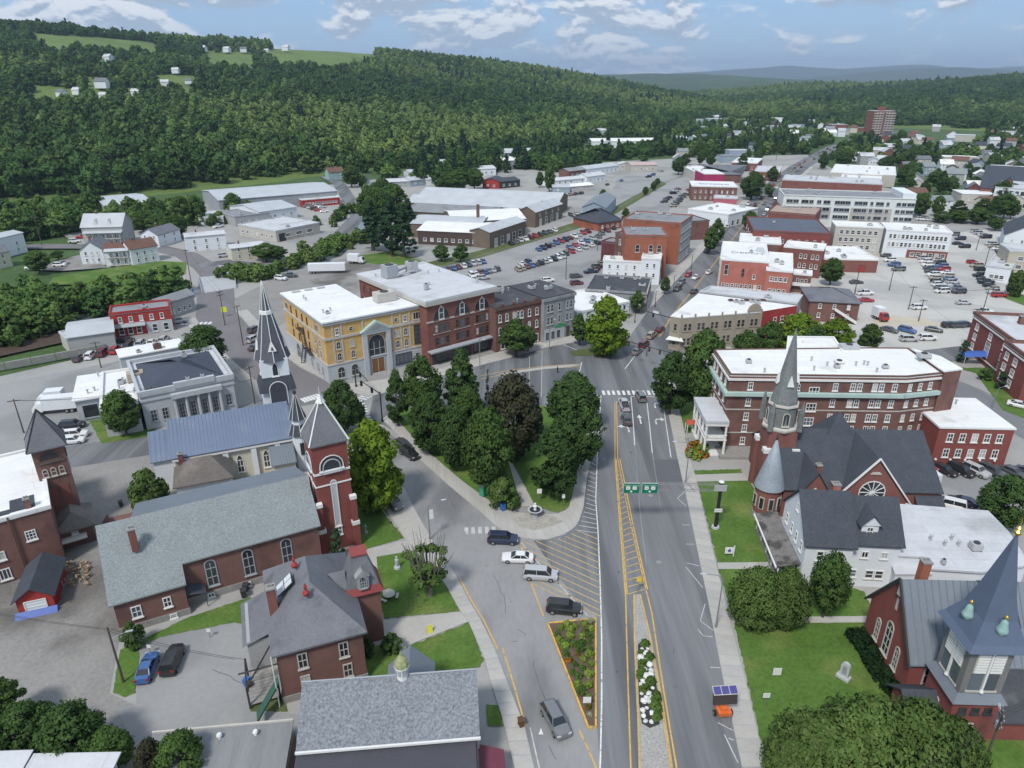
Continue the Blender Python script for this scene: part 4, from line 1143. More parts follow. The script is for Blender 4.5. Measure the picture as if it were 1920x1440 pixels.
for k in (.42,.66,.87): 
    b.box('buttress',CW * k - .45,-.5,-.4,CW * k + .45,.02,5.6,p_white)
for k in (.53,.76): b.win('F',CW * k,1.2,1.15,3.6,'point',t_white,g_dark,(2,3))
for k in (.1,.28): b.win('F',CW * k,1.2,1.0,3.2,'point',t_white,g_dark,(2,3))
b.walls(p_cream,[(CW * .80,-3.4),(CW * 1.0,-3.4),(CW,0),(CW * .8,0)],3.4,name='side_porch')
ro = b.part('side_roof',MB().add([(CW * .79,-3.8,3.2),(CW * 1.01,-3.8,3.2),(CW * 1.01,-.05,5.6),(CW * .79,-.05,5.6),(CW * .79,-3.8,3.0),(CW * 1.01,-3.8,3.0),(CW * 1.01,-.05,5.4),(CW * .79,-.05,5.4)],[(0,1,2,3),(4,5,1,0),(5,6,2,1),(7,4,0,3)]),r_greymet)
b.seams(ro,-3.8,3.22,-.1,5.62,CW * .8,CW,9,r_greymet)
# east gable front and steeple (square tower, belfry, octagonal slate spire)
tx,ty = CW - .6,yr + 4.2
TW = 2.7
stp = MB().box(tx - TW,ty - TW,-.4,tx + TW,ty + TW,13.6); b.part('tower',stp,p_white)
b.part('skirt_roof',MB().add([(tx - TW - .6,ty - TW - .6,12.5),(tx + TW + .6,ty - TW - .6,12.5),(tx + TW + .6,ty + TW + .6,12.5),(tx - TW - .6,ty + TW + .6,12.5),
       (tx - TW + .2,ty - TW + .2,15.2),(tx + TW - .2,ty - TW + .2,15.2),(tx + TW - .2,ty + TW - .2,15.2),(tx - TW + .2,ty + TW - .2,15.2)],[(0,1,5,4),(1,2,6,5),(2,3,7,6),(3,0,4,7)]),r_slate)
b.part('belfry',MB().box(tx - 2.45,ty - 2.45,15.0,tx + 2.45,ty + 2.45,18.6),p_white)
SPP = [(3.25,18.2),(2.75,20.0),(2.1,22.4),(1.0,27.0),(.05,32.7)]
b.part('spire',MB().lathe(tx,ty,SPP,8),mat('spire_slate',(.092,.096,.118),.75,.12,.6,.16,5))
b.win(((tx - TW - .62,ty - TW - .62),(tx + TW + .62,ty - TW - .62)),TW + .62,9.4,3.2,5.2,'arch',t_white,r_slate,(1,1),'gable_arch')
b.part('spire_collar',MB().lathe(tx,ty,[(1.08,26.6),(1.2,26.7),(1.12,27.3),(.9,27.4)],8),t_white)
for i in range(8):
    t = 2 * math.pi * i / 8
    mb = MB()
    for (r0,z0),(r1,z1) in zip(SPP[:-1],SPP[1:]): mb.tube((tx + (r0 + .03) * math.cos(t),ty + (r0 + .03) * math.sin(t),z0),(tx + (r1 + .03) * math.cos(t),ty + (r1 + .03) * math.sin(t),z1),.095,.08,4)
    b.part('spire_rib',mb,t_white)
b.part('weather_vane',MB().tube((tx,ty,32.6),(tx,ty,34.6),.05),t_dark)
for r in (0,math.pi / 2,math.pi,-math.pi / 2):
    fx,fy = math.sin(r),-math.cos(r); px_,py_ = tx + fx * 2.46,ty + fy * 2.46
    for dx in (0,):
        me,pe = win_mesh(1.15,2.7,'point',t_white,g_dark,(1,1)); o = link('belfry_window',me,b.root,(px_,py_,15.3),r); link('pane',pe,o)
    d = link('dormer',MB().add([(-.75,-.55,0),(.75,-.55,0),(0,-.2,2.0),(-.75,.9,0),(.75,.9,0)],[(0,1,2),(1,4,2),(3,0,2)]).mesh('dormer',t_white),b.root,(tx + fx * 2.2,ty + fy * 2.2,20.2),r)
    link('dormer_opening',MB().add([(-.26,-.60,.25),(.26,-.60,.25),(0,-.45,1.0)],[(0,1,2)]).mesh('dormer_opening',t_dark),d)
b.win(((tx - TW,ty - TW),(tx + TW,ty - TW)),TW,8.0,2.4,4.6,'arch',t_white,g_dark,(2,2),'arched_window')
b.win(((tx - TW,ty + TW),(tx - TW,ty - TW)),TW,8.0,1.8,4.0,'arch',t_white,g_dark,(2,2),'arched_window')
# small corner turret with its own slate cap
ux,uy = CW + 1.6,-.2
b.part('turret',MB().cyl(ux,uy,-.4,7.4,1.5,1.5,8),p_white)
b.part('turret_skirt',MB().lathe(ux,uy,[(1.9,7.0),(1.2,9.0)],8),r_slate)
b.part('turret_drum',MB().cyl(ux,uy,8.8,10.2,1.15,1.15,8),p_white)
b.part('turret_spire',MB().lathe(ux,uy,[(1.5,10.0),(.7,12.4),(.14,14.6),(.3,14.8),(.3,15.3),(.05,15.5),(.03,17.0)],8),r_slate)
for i in range(8):
    t = 2 * math.pi * i / 8
    b.part('turret_rib',MB().tube((ux + 1.53 * math.cos(t),uy + 1.53 * math.sin(t),10.0),(ux + .2 * math.cos(t),uy + .2 * math.sin(t),14.6),.07,.04,4).tube((ux + 1.93 * math.cos(t),uy + 1.93 * math.sin(t),7.0),(ux + 1.22 * math.cos(t),uy + 1.22 * math.sin(t),9.0),.07,.06,4),t_white)
for a in (-math.pi / 2,-math.pi / 4,0): b.part('turret_window',MB().box(-.35,-1.56,3.2,.35,-1.38,5.6),g_dark).matrix_local = Matrix.Translation((ux,uy,0)) @ Matrix.Rotation(a + math.pi / 2,4,'Z')

# small house with the worn hip roof between the churches
rc = rect((330,912),(432,893),(318,880),4.2)
b = Bld('parish_house','low house with worn taupe hip roof squeezed between two churches','house',rc,4.2)
b.walls(p_white); b.hip(r_bshing,3.0,3.2,over=.5); b.chimney(1.0,b.D * .8,4.0,7.4,.7)
b.row('F',3,1.2,.9,1.5); b.row('L',2,1.2,.9,1.5)

# ================================================================ brick church with square bell tower
EAV = 7.2
A_,B_ = G(333,1056,8.6),G(588,986,8.6)
an = math.atan2(B_[1] - A_[1],B_[0] - A_[0]); BW = dist(A_,B_)
A_ = (A_[0] - math.sin(an) * 2.45,A_[1] + math.cos(an) * 2.45)         # the nave wall stands under its eave
rcN = (A_,an,BW,16.0)
b = Bld('brick_church','long brown brick church with grey shingled roof and red square bell tower','church',rcN,EAV)
X0,yr,yb,ZR = -8.1,5.2,15.6,12.2
ye,xe = -2.0,.1
SLN = (ZR - EAV) / yr
b.walls(b_brown,[(X0,0),(BW + 1,0),(BW + 1,yb),(X0,yb)],EAV)
def slab4(q,th=.2): return MB().add([(p[0],p[1],p[2] + th) for p in q] + list(q),[(0,1,2,3),(4,5,1,0),(5,6,2,1),(6,7,3,2),(7,4,0,3)])
eo = .42
b.part('roof',MB().add([(xe + .3,-eo,EAV - eo * SLN + .2),(BW + 1.3,-eo,EAV - eo * SLN + .2),(BW + 1.3,yr,ZR + .2),(X0 - .45,yr,ZR + .2),(X0 - .45,ye - eo,EAV + (ye - eo) * SLN + .2),(xe + .3,ye - eo,EAV + (ye - eo) * SLN + .2)]
     + [(xe + .3,-eo,EAV - eo * SLN),(BW + 1.3,-eo,EAV - eo * SLN),(BW + 1.3,yr,ZR),(X0 - .45,yr,ZR),(X0 - .45,ye - eo,EAV + (ye - eo) * SLN),(xe + .3,ye - eo,EAV + (ye - eo) * SLN)],
     [(0,1,2,3,4,5),(6,7,1,0),(7,8,2,1),(9,10,4,3),(10,11,5,4),(11,6,0,5)]),r_shing)
b.part('rear_roof',slab4([(-4.4,yr + .02,ZR),(BW + 1.3,yr + .02,ZR),(BW + 1.3,yb + .6,8.0),(-4.4,yb + .6,8.0)]),r_greymet)  # bluer rear slope: the sky's sheen put into the roof colour
for xx,xb in ((X0,ye),(BW + 1,0)): b.part('gable',MB().add([(xx,xb,0),(xx,yb,0),(xx,yb,7.9),(xx,yr,ZR),(xx,xb,EAV + xb * SLN)],[(0,1,2,3,4)]),b_brown)
b.walls(b_brown,[(X0,ye),(xe,ye),(xe,0),(X0,0)],EAV + ye * SLN,name='sacristy_wall')
b.part('cheek_wall',MB().add([(xe,ye,EAV + ye * SLN - .1),(xe,0,EAV + ye * SLN - .1),(xe,0,EAV)],[(0,1,2)]),b_brown)
b.part('foundation',MB().box(xe,-.12,-.4,BW + .5,.02,1.1).box(X0 - .1,ye - .12,-.4,xe + .1,ye + .02,1.0),s_found)
for k in (3.6,8.4,13.6,18.6,23.6):
    if k < BW - 2: b.win('F',k,1.9,1.5,4.3,'arch',t_grey,g_dark,(2,3)); b.win('F',k - .6,.2,.9,.7,'rect',t_white,g_dark,(2,1),'basement_window',.12)
fE = ((X0,ye),(xe,ye)); LE = dist(*fE)
b.win(fE,LE * .28,1.9,1.2,1.8,bars=(2,2),gm=g_blue); b.win(fE,LE * .72,2.1,1.0,1.6,bars=(2,2)); b.win(fE,LE * .76,.2,.9,.7,name='basement_window',out=.12)
cx_,cy_ = lc(rcN,253,1024,10)
b.chimney(cx_,cy_,9.4,12.6,.8,b_red)
b.part('door_hood',MB().add([(xe,0,3.6),(xe + 2.4,0,2.6),(xe + 2.4,-1.8,2.4),(xe,-1.8,2.9)],[(0,3,2,1)]).box(xe + 2.2,-1.7,.1,xe + 2.3,-1.6,2.4),r_slate)
# bell tower
rt = rect((580,840),(654,825),(559,815),18.2)
tb = lambda u,v,z: lc(rcN,u,v,z)
t0 = tb(580,840,18.2); t1 = tb(654,825,18.2); TWd = (t1[0] - t0[0]); tx0,ty0 = t0; tx1,ty1 = tx0 + TWd,ty0 + TWd * .96
tx0 += .25; ty0 += .25; tx1 -= .25; ty1 -= .25
b.part('bell_tower',MB().box(tx0,ty0,-.4,tx1,ty1,18.2),b_deep)
b.pyramid(r_slmed,tx0,ty0,tx1,ty1,18.2,6.2,.3,'tower_roof')
cxx,cyy = (tx0 + tx1) / 2,(ty0 + ty1) / 2
for sx,sy in ((tx0 - .3,ty0 - .3),(tx1 + .3,ty0 - .3),(tx1 + .3,ty1 + .3),(tx0 - .3,ty1 + .3)):
    b.part('roof_hip',MB().tube((sx,sy,18.25),(cxx,cyy,24.45),.13,.1,5),t_white)
b.part('roof_cap',MB().lathe(cxx,cyy,[(.75,23.55),(.05,24.9),(.03,26.0)],4),t_white)
fF = ((tx0,ty0),(tx1,ty0)); fL = ((tx0,ty1),(tx0,ty0)); fR = ((tx1,ty0),(tx1,ty1)); TL = tx1 - tx0
for f_ in (fF,fL,fR):
    b.win(f_,TL / 2,13.9,3.5,2.4,'arch',t_white,t_dark,(1,1),'belfry_arch',.1)
    o = b.win(f_,TL / 2,13.6,2.6,2.1,'arch',s_pale,g_dark,(1,1),'belfry_opening',.16)
    b.win(f_,TL / 2,4.2,.95,8.0,'arch',t_white,r_tin,(1,1),'tall_niche',.05); b.win(f_,TL / 2,2.6,1.0,1.5,'rect',t_white,g_blue,(2,2))
mb = MB()
for z in (13.35,11.4): mb.box(tx0 - .12,ty0 - .12,z,tx1 + .12,ty1 + .12,z + (.3 if z > 12 else .2))
b.part('string_course',mb,t_white)
for sx in (tx0,tx1):
    for z,w_ in ((0,.95),(4.4,.8)):
        b.part('buttress',MB().box(sx - w_ / 2,ty0 - w_ * .8,z - .3,sx + w_ / 2,ty0,z + 4.0),b_deep); b.part('buttress_cap',MB().box(sx - w_ / 2 - .08,ty0 - w_ * .8 - .1,z + 4.0,sx + w_ / 2 + .08,ty0,z + 4.6),t_white)

# rectory with hipped slate roof and mansard turret
rc = rect((516,1224),(679,1181),(468,1080),7.6)
b = Bld('brick_rectory','brown brick rectory with hipped grey slate roof, skylight and mansard turret','house',rc,7.6)
RW,RD = b.W,b.D
b.walls(b_brown); b.hip(r_slmed,4.6,None,over=.5,axis='y' if RD > RW else 'x')
b.part('foundation',MB().box(-.12,-.12,-.4,RW + .12,RD + .12,1.0),s_found)
b.win('F',RW * .28,4.4,1.1,2.2,bars=(2,2),fm=t_stone,gm=g_dark); b.win('F',RW * .76,4.4,1.1,2.2,bars=(2,2),fm=t_stone,gm=g_dark)
b.win('F',RW * .28,1.3,1.1,2.0,bars=(2,2),fm=t_stone); b.win('F',RW * .78,1.3,1.1,2.0,bars=(2,2),fm=t_stone)
for k in (.25,.55,.8): b.win('L',RD * k,4.4,1.0,1.9,fm=t_stone); b.win('R',RD * k * .5 + .8,4.4,1.0,1.9,fm=t_stone)
b.chimney(.4,RD * .42,5.6,11.6,1.0,b_red)
rp = b.root
for k,q in enumerate((lc(rc,551,1056,12.2),lc(rc,573,1108,12.2))): b.part('finial',MB().lathe(q[0],q[1],[(.3,11.6),(.42,12.0),(.12,12.4),(.2,12.8),(.03,13.3)],8),mat('finial_red',(.32,.04,.035),.6))
sx,sy = lc(rc,534,1097,10.4)
sk = MB(); sk.box(-1.25,-1.0,0,1.25,1.0,.12)
o = b.part('skylight',sk,t_dark); o.matrix_local = Matrix.Translation((sx,sy,10.42)) @ Matrix.Rotation(math.atan2(4.6,min(RW,RD) / 2 + .5) * -1,4,'Y')
for q in ((-.62,-.5),(.62,-.5),(-.62,.5),(.62,.5)): link('pane',MB().box(-.55,-.43,.1,.55,.43,.16).mesh('pane',flat('skylight_glass',(.55,.6,.63),.2)),o,(q[0],q[1],0))
# turret
q0,q1 = lc(rc,648,1120,8.2),lc(rc,717,1104,8.2); tw = q1[0] - q0[0]; tx0,ty0 = q0; tx1,ty1 = tx0 + tw,ty0 + tw * .95
b.part('turret',MB().box(tx0 + .25,ty0 + .25,-.4,tx1 - .25,ty1 - .25,8.2),b_brown)
b.part('turret_eave',MB().add([(tx0 - .2,ty0 - .2,8.0),(tx1 + .2,ty0 - .2,8.0),(tx1 + .2,ty1 + .2,8.0),(tx0 - .2,ty1 + .2,8.0),(tx0 + .25,ty0 + .25,8.9),(tx1 - .25,ty0 + .25,8.9),(tx1 - .25,ty1 - .25,8.9),(tx0 + .25,ty1 - .25,8.9)],[(0,1,5,4),(1,2,6,5),(2,3,7,6),(3,0,4,7),(3,2,1,0)]),mat('eave_red',(.24,.06,.055),.8))
b.pyramid(r_slmed,tx0 + .35,ty0 + .35,tx1 - .35,ty1 - .35,8.85,4.0,.1,'turret_roof',.85)
cxx,cyy = (tx0 + tx1) / 2,(ty0 + ty1) / 2
b.part('turret_cap',MB().box(cxx - 1.0,cyy - 1.0,12.8,cxx + 1.0,cyy + 1.0,13.0),MATS['eave_red'])
b.part('dormer',MB().box(cxx - .7,ty0 - .05,8.9,cxx + .7,ty0 + 1.6,10.6).plate([(cxx - .9,10.6),(cxx + .9,10.6),(cxx,11.6)],ty0 - .15,ty0 + 1.6),s_grey)
b.win(((tx0,ty0 - .05),(tx1,ty0 - .05)),tw / 2,9.0,.9,1.7,'arch',s_grey,g_dark,(3,4),'dormer_window')
b.part('link_roof',MB().add([(RW - .3,cyy - 2,8.0),(RW - .3,cyy + 2,8.0),(RW - 2.6,cyy,10.6),(tx0 + .4,cyy - 2,8.0),(tx0 + .4,cyy + 2,8.0),(tx0 + .4,cyy,10.6)],[(0,3,5,2),(1,2,5,4)]),r_slmed)
b.box('rear_wing',-3.2,RD * .45,-.4,0,RD * .95,4.2,p_grey); b.part('rear_roof',MB().add([(-3.7,RD * .43,3.9),(.1,RD * .43,5.2),(.1,RD * .98,5.2),(-3.7,RD * .98,3.9)],[(0,1,2,3)]),r_slmed)
# porch with timber frame and green stair at the back
pb = MB()
for x,y in ((-3.6,.6),(-3.6,5.2),(-.3,.6)): pb.box(x - .1,y - .1,0,x + .1,y + .1,3.2)
pb.tube((-3.6,.6,3.2),(-.2,6.5,3.9),.1).tube((-3.6,5.2,3.2),(-3.6,.6,3.2),.1).tube((-4.4,2.9,3.3),(-.1,2.9,3.3),.1); b.part('porch_frame',pb,t_dark)
for i in range(9): b.part('porch_plank',MB().box(-3.6,.6 + i * .5,.55,-.1,1.05 + i * .5,.65),s_found)
b.part('porch_stair_roof',MB().add([(-2.9,-2.6,1.2),(-.2,-.3,3.4),(-.2,1.0,3.4),(-2.9,-1.2,1.2),(-2.9,-2.6,.9),(-.2,-.3,3.1)],[(0,1,2,3),(4,5,1,0)]),mat('awning_green',(.04,.10,.075),.7))
b.part('gutter_pipe',MB().tube((-.5,-.5,.1),(-.5,-.5,7.6),.07),t_white)
# ================================================================ left edge: brick works with square tower
A_,B_ = G(-80,997,10),G(92,950,10)
rc = (A_,math.atan2(B_[1] - A_[1],B_[0] - A_[0]),dist(A_,B_),21.0)
b = Bld('brick_works','brown brick hall with flat white roof and slate capped hose tower','building',rc,9.7)
b.walls(b_brown); b.flat(r_white,over=.2,thick=.3,par=.35,parm=r_white); LW = b.W
b.part('roof_patch',MB().box(LW - 4.6,1.2,9.98,LW - 1.6,5.0,10.02).box(LW - 6.8,1.0,9.98,LW - 4.6,2.4,10.02),r_slate); b.chimney(LW - 2.4,1.4,9.7,11.4,.7,b_brown)
b.win('F',LW - 3.0,5.6,1.3,1.6,bars=(3,3)); b.win('F',LW - 7.2,3.8,1.5,1.4,bars=(2,1)); b.win('F',LW - 7.2,.6,1.4,1.8,bars=(3,1)); b.win('F',LW - 10.4,5.6,1.3,1.6,bars=(3,3))
b.part('downpipe',MB().tube((LW - 4.9,-.25,.2),(LW - 4.9,-.25,10.2),.12),t_brown)
q0,q1 = lc(rc,58,839,15.2),lc(rc,117,832,15.2); tw = 4.1; tx0,ty0 = q1[0] - tw,q1[1]
b.part('tower',MB().box(tx0,ty0,-.4,tx0 + tw,ty0 + tw,15.2),b_brown)
b.pyramid(r_slmed,tx0,ty0,tx0 + tw,ty0 + tw,15.2,5.4,.55,'tower_roof')
cxx,cyy = tx0 + tw / 2,ty0 + tw / 2
for sx,sy in ((-1,-1),(1,-1),(1,1),(-1,1)): b.part('roof_hip',MB().tube((cxx + sx * (tw / 2 + .55),cyy + sy * (tw / 2 + .55),15.2),(cxx,cyy,20.7),.1,.1,5),t_dark)
fF = ((tx0,ty0),(tx0 + tw,ty0)); fR = ((tx0 + tw,ty0),(tx0 + tw,ty0 + tw))
for f_ in (fF,fR):
    b.win(f_,tw / 2,13.0,2.9,1.7,'arch',t_brown,t_dark,(1,1),'belfry_opening'); b.part('belfry_sill',MB().box(tx0 + .3,ty0 - .2,12.7,tx0 + tw - .3,ty0,12.95),s_found)
    for k in (.24,.5,.76): b.win(f_,tw * k,10.4,.75,1.4,'arch',t_stone,b_brown,(1,2),'blind_window')
b.part('tower_panel',MB().box(tx0 + .7,ty0 - .06,3.4,tx0 + 1.9,ty0,8.6).box(tx0 + 2.2,ty0 - .06,3.4,tx0 + 3.4,ty0,8.6),b_red)
px0,py0 = tx0 + .4,ty0 - 4.6
b.walls(b_brown,[(px0,py0),(px0 + 4.6,py0),(px0 + 4.6,ty0 + .5),(px0,ty0 + .5)],3.2,name='porch_wall')
b.hip(r_bshing,1.9,2.2,px0,py0,px0 + 4.6,ty0 + 1.5,3.25,.55,'y','porch_roof'); b.box('awning',px0 + .2,py0 - 1.6,1.9,px0 + 3.6,py0,2.1,t_stone); b.win(((px0,py0),(px0 + 4.6,py0)),2.2,2.2,.9,.8,name='window')

# red garage with dark gable roof
A_,B_ = G(38,1156),G(106,1141)
rc = (A_,math.atan2(B_[1] - A_[1],B_[0] - A_[0]),dist(A_,B_),7.6)
b = Bld('red_garage','small red garage with dark gable roof, white door and blue tarpaulin','garage',rc,2.6)
b.walls(p_red); b.gable(r_slate,1.5,'y',over=.45,wallm=p_red); b.win('F',b.W * .5,.1,2.6,2.0,'rect',t_white,p_white,(1,4),'garage_door')
t = tag(link('tarpaulin',MB().add([(-.4,-.9,.05),(b.W + .3,-.9,.05),(b.W + .3,-.2,.75),(-.4,-.2,.75),(-.4,-.1,.05),(b.W + .3,-.1,.05)],[(0,1,2,3),(3,2,5,4),(0,3,4),(1,5,2)]).mesh('tarpaulin',flat('tarp_blue',(.02,.075,.34),.4)),loc=(*rc[0],0),rz=rc[1]),'blue tarpaulin bundle across the front of the red garage','tarpaulin')
# firewood and drums beside it
FW = None
for i in range(70):
    x,y = G(120 + random.uniform(0,48),1058 + random.uniform(0,42)); L_ = random.uniform(.4,.8)
    o = link('log',MB().tube((-L_ / 2,0,0),(L_ / 2,0,0),.13,.11,7).mesh('log',mat('firewood',(.34,.25,.17),.9,.2,1,.2,6,rand=.3)),loc=(x,y,.14 + .22 * (i % 3)),rz=random.uniform(0,3))
    if FW is None: FW = tag(o,'tumbled heap of split firewood by the brick tower porch','firewood'); o.name = 'firewood_heap'; o.location = (*G(144,1080),.14); o.rotation_euler = (0,0,0)
    else: o.parent = FW; o.location = (x - FW.location.x,y - FW.location.y,.22 * (i % 3))
for i,(u,v,c_) in enumerate(((104,1088,'white'),(114,1100,'white'),(108,1112,'dark'),(110,1124,'red'))):
    x,y = G(u,v); m_ = {'white': t_white,'dark': t_dark,'red': p_red}[c_]
    tag(link('drum',MB().lathe(0,0,[(.32,0),(.34,.05),(.32,.3),(.34,.32),(.32,.6),(.34,.62),(.32,.88),(.2,.9)],12).mesh('drum',m_),loc=(x,y,.05)),
        ['white drum nearest the brick wall beside the garage','white drum in front of the other white one by the garage','black drum beside the garage, behind a red one','red drum at the front corner of the garage'][i],'drum','drums beside the red garage')

# ================================================================ bottom edge: speckled roof hall with cupola
A_,B_ = G(558,1408,6),G(897,1380,6)
rc = (A_,math.atan2(B_[1] - A_[1],B_[0] - A_[0]),dist(A_,B_),7.6)
b = Bld('parish_hall','long hall with speckled grey shingle roof and small white cupola','building',rc,6.0)
HW = b.W
b.walls(b_brown,[(.2,.3),(HW - .2,.3),(HW - .2,7.5),(.2,7.5)]); b.gable(r_shing2,3.0,'x',over=.15,wallm=b_brown,mid=.72)
b.part('ridge_cap',MB().tube((-.2,5.4,9.22),(HW + .2,5.4,9.22),.09),t_grey); b.part('gutter',MB().box(-.2,-.35,5.85,HW + .2,-.12,6.1),t_white)
b.walls(b_brown,[(.1,-9),(HW - .5,-9),(HW - .5,.3),(.1,.3)],3.4,name='front_wall')
b.part('lower_roof',slab4([(-.2,-9.5,3.2),(HW - .3,-9.5,3.2),(HW - .3,-.1,5.3),(-.2,-.1,5.3)]),mat('roof_charcoal',(.062,.062,.075),.7,.1,.2,.08,4))
cx_,cy_ = lc(rc,752,1276,10); cy_ = 5.4
b.part('cupola',MB().lathe(cx_,cy_,[(.62,8.5),(.62,10.3),(.8,10.35),(.8,10.5)],8),t_white)
b.part('cupola_dome',MB().lathe(cx_,cy_,[(.78,10.5),(.72,10.9),(.5,11.4),(.16,11.8),(.04,12.4)],8),mat('dome_mossy',(.30,.31,.16),.8,.2,2,.2,6))
for i in range(8): b.part('cupola_louvre',MB().box(-.16,-.66,9.5,.16,-.56,10.2),t_grey).matrix_local = Matrix.Translation((cx_,cy_,0)) @ Matrix.Rotation(math.pi * (2 * i + 1) / 8,4,'Z')
b.walls(b_brown,[(cx_ - 1.6,7.5),(cx_ + 2.6,7.5),(cx_ + 2.6,10.6),(cx_ - 1.6,10.6)],4.6,name='entry_wall'); b.gable(r_greymet,2.4,'y',cx_ - 1.8,6.4,cx_ + 2.8,10.8,5.0,.3,b_brown,name='entry_roof')
b.part('side_awning',slab4([(HW,-1.8,2.5),(HW + 2.6,-2.2,2.2),(HW + 2.6,1.2,2.2),(HW,1.8,2.6)],.12),mat('awning_wine',(.15,.045,.065),.7))
for x,y in ((HW + 2.4,-2.0),(HW + 2.4,1.0)): b.part('awning_post',MB().box(x - .07,y - .07,0,x + .07,y + .07,2.2),t_white)
for k in (.25,.55,.8): b.win('R',7.0 * k,2.0,1.0,1.8)
A_,B_ = G(292,1380,4.6),G(556,1356,4.6)
rc = (A_,math.atan2(B_[1] - A_[1],B_[0] - A_[0]),dist(A_,B_) - .3,9.0)
b = Bld('tin_roof_shed','low shed with weathered grey tin roof beside the speckled roof hall','shed',(rc[0],rc[1],rc[2],0.1),4.2)
b.walls(p_grey,[(0,-9),(b.W,-9),(b.W,0),(0,0)],3.6)
ro = b.part('roof',slab4([(-.3,-9.4,3.4),(b.W,-9.4,3.4),(b.W,.2,4.7),(-.3,.2,4.7)],.12),mat('tin_weathered',(.20,.205,.21),.6,.16,.3,.1,4,stretch=(3,.2,1)))
b.part('roof_edge',MB().box(-.35,.1,4.65,b.W,.3,5.0),t_stone)
for k in (.48,.74): b.part('roof_vent',MB().lathe(b.W * k,-1.0,[(.16,4.5),(.16,5.0),(.3,5.05),(.2,5.25)],8),t_white)
for i,(u0,u1) in enumerate(((-40,64),(70,228))):
    A_,B_ = G(u0,1412 + i * 3,5.0),G(u1,1408 + i * 4,5.0)
    b = Bld('white_roof_house',['pale roofed house cut by the bottom corner of the view','pale roofed house behind the bottom trees, beside the cut one'][i],'house',(A_,math.atan2(B_[1] - A_[1],B_[0] - A_[0]),dist(A_,B_),.1),5.0)
    b.walls(p_white,[(0,-7),(b.W - .5,-7),(b.W - .5,-.4),(0,-.4)],4.0); b.part('roof',slab4([(-.3,-7.4,4.0),(b.W,-7.4,4.0),(b.W,0,5.0),(-.3,0,5.0)],.2),r_pale)

# ================================================================ hotel: five storeys of brick
z = 15.2
rc = rect((1369,705),(1700,709),(1348,659),z)
b = Bld('brick_hotel','five storey brown brick hotel with white roof and pale green cornice','hotel',rc,z)
HW = b.W
pl = [(0,0),(HW,0),(HW + 7.4,1.9),(HW + 7.4,15.0),(HW,15.0),(0,13.0)]
b.walls(b_brown,pl); b.flat(r_white,pl,over=.1,thick=.3,par=.14,parm=t_brown)
b.walls(b_brown,[(HW + 7.4,1.4),(HW + 11.2,2.6),(HW + 10.6,9),(HW + 7.4,13)],15.9,name='stair_tower'); b.flat(r_white,[(HW + 7.3,1.4),(HW + 11.2,2.6),(HW + 10.6,9),(HW + 7.3,13)],15.9,.1)
b.walls(b_brown,[(14.2,12),(25.5,12),(27,21),(17.5,21)],15.0,name='rear_wing'); b.flat(r_white,[(14.2,12),(25.5,12),(27,21),(17.5,21)],15.2,.1,par=.3)
b.walls(b_brown,[(28,12.5),(38,12.5),(38,17),(29,18.5)],14.4,name='rear_wing'); b.flat(r_white,[(28,12.5),(38,12.5),(38,17),(29,18.5)],14.4,.1)
P2 = ((HW,0),(HW + 7.4,1.9))
def round_band(z,h_,o_,m_,nm='cornice'):
    mb = MB()
    for a,c in (((0,13),(0,0)),((0,0),(HW,0)),((HW,0),(HW + 7.4,1.9))):
        d = Vector(c) - Vector(a); n_ = Vector((d.y,-d.x)).normalized() * o_
        e = d.normalized() * o_
        p = [Vector(a) - e * (a == (0,0)),Vector(c) + e * (c == (0,0)) * 0]
        mb.add([(*a,z),(*c,z),(c[0] + n_.x,c[1] + n_.y,z),(a[0] + n_.x,a[1] + n_.y,z),(*a,z + h_),(*c,z + h_),(c[0] + n_.x,c[1] + n_.y,z + h_),(a[0] + n_.x,a[1] + n_.y,z + h_)],[(3,2,1,0),(4,5,6,7),(0,1,5,4),(1,2,6,5),(2,3,7,6),(3,0,4,7)])
    mb.box(-o_,-o_,z + .001,0,0,z + h_ - .001)
    b.part(nm,mb,m_)
round_band(11.4,.7,.75,t_green); round_band(14.4,.35,.3,t_white); round_band(8.3,.22,.08,t_stone,'string_course'); round_band(3.4,.22,.08,t_stone,'string_course')
cols = [(4.0,1),(11.2,2),(12.9,0),(15.8,3),(19.6,1),(23.4,2),(27.4,2),(30.4,1)]
for z_ in (12.5,9.2,6.2,3.7,1.0):
    for x,k in cols:
        if k == 1: b.win('F',x,z_,.95,1.55,bars=(2,2))
        elif k == 0: b.win('F',x,z_,.45,1.2,bars=(1,2))
        elif k == 2: b.win('F',x - .62,z_,.95,1.55,bars=(2,2)); b.win('F',x + .62,z_,.95,1.55,bars=(2,2))
        else: b.win('F',x,z_ - 1.0,1.9,1.7,bars=(3,2))
    for k in (1.2,3.4,5.6): b.win(P2,k,z_,.8,1.4,bars=(2,2))
    for k in (2.0,4.2,7.5,10.6): b.win('L',k,z_,.9,1.5,bars=(2,2))
for k in (5.0,21,30): b.unit(k,4 + (k % 3),15.5,1.0,.9,.7)
b.unit(27.5,14.5,15.3,3.6,1.8,1.1); b.unit(39,8,16.2,2.2,1.6,.9); b.unit(22.4,6.5,15.5,1.6,1.4,.5,t_white); b.vents(15.5,8,2,1,30,11)
b.part('hatch',MB().box(19.4,17.2,15.4,21.6,18.4,15.9),t_white)
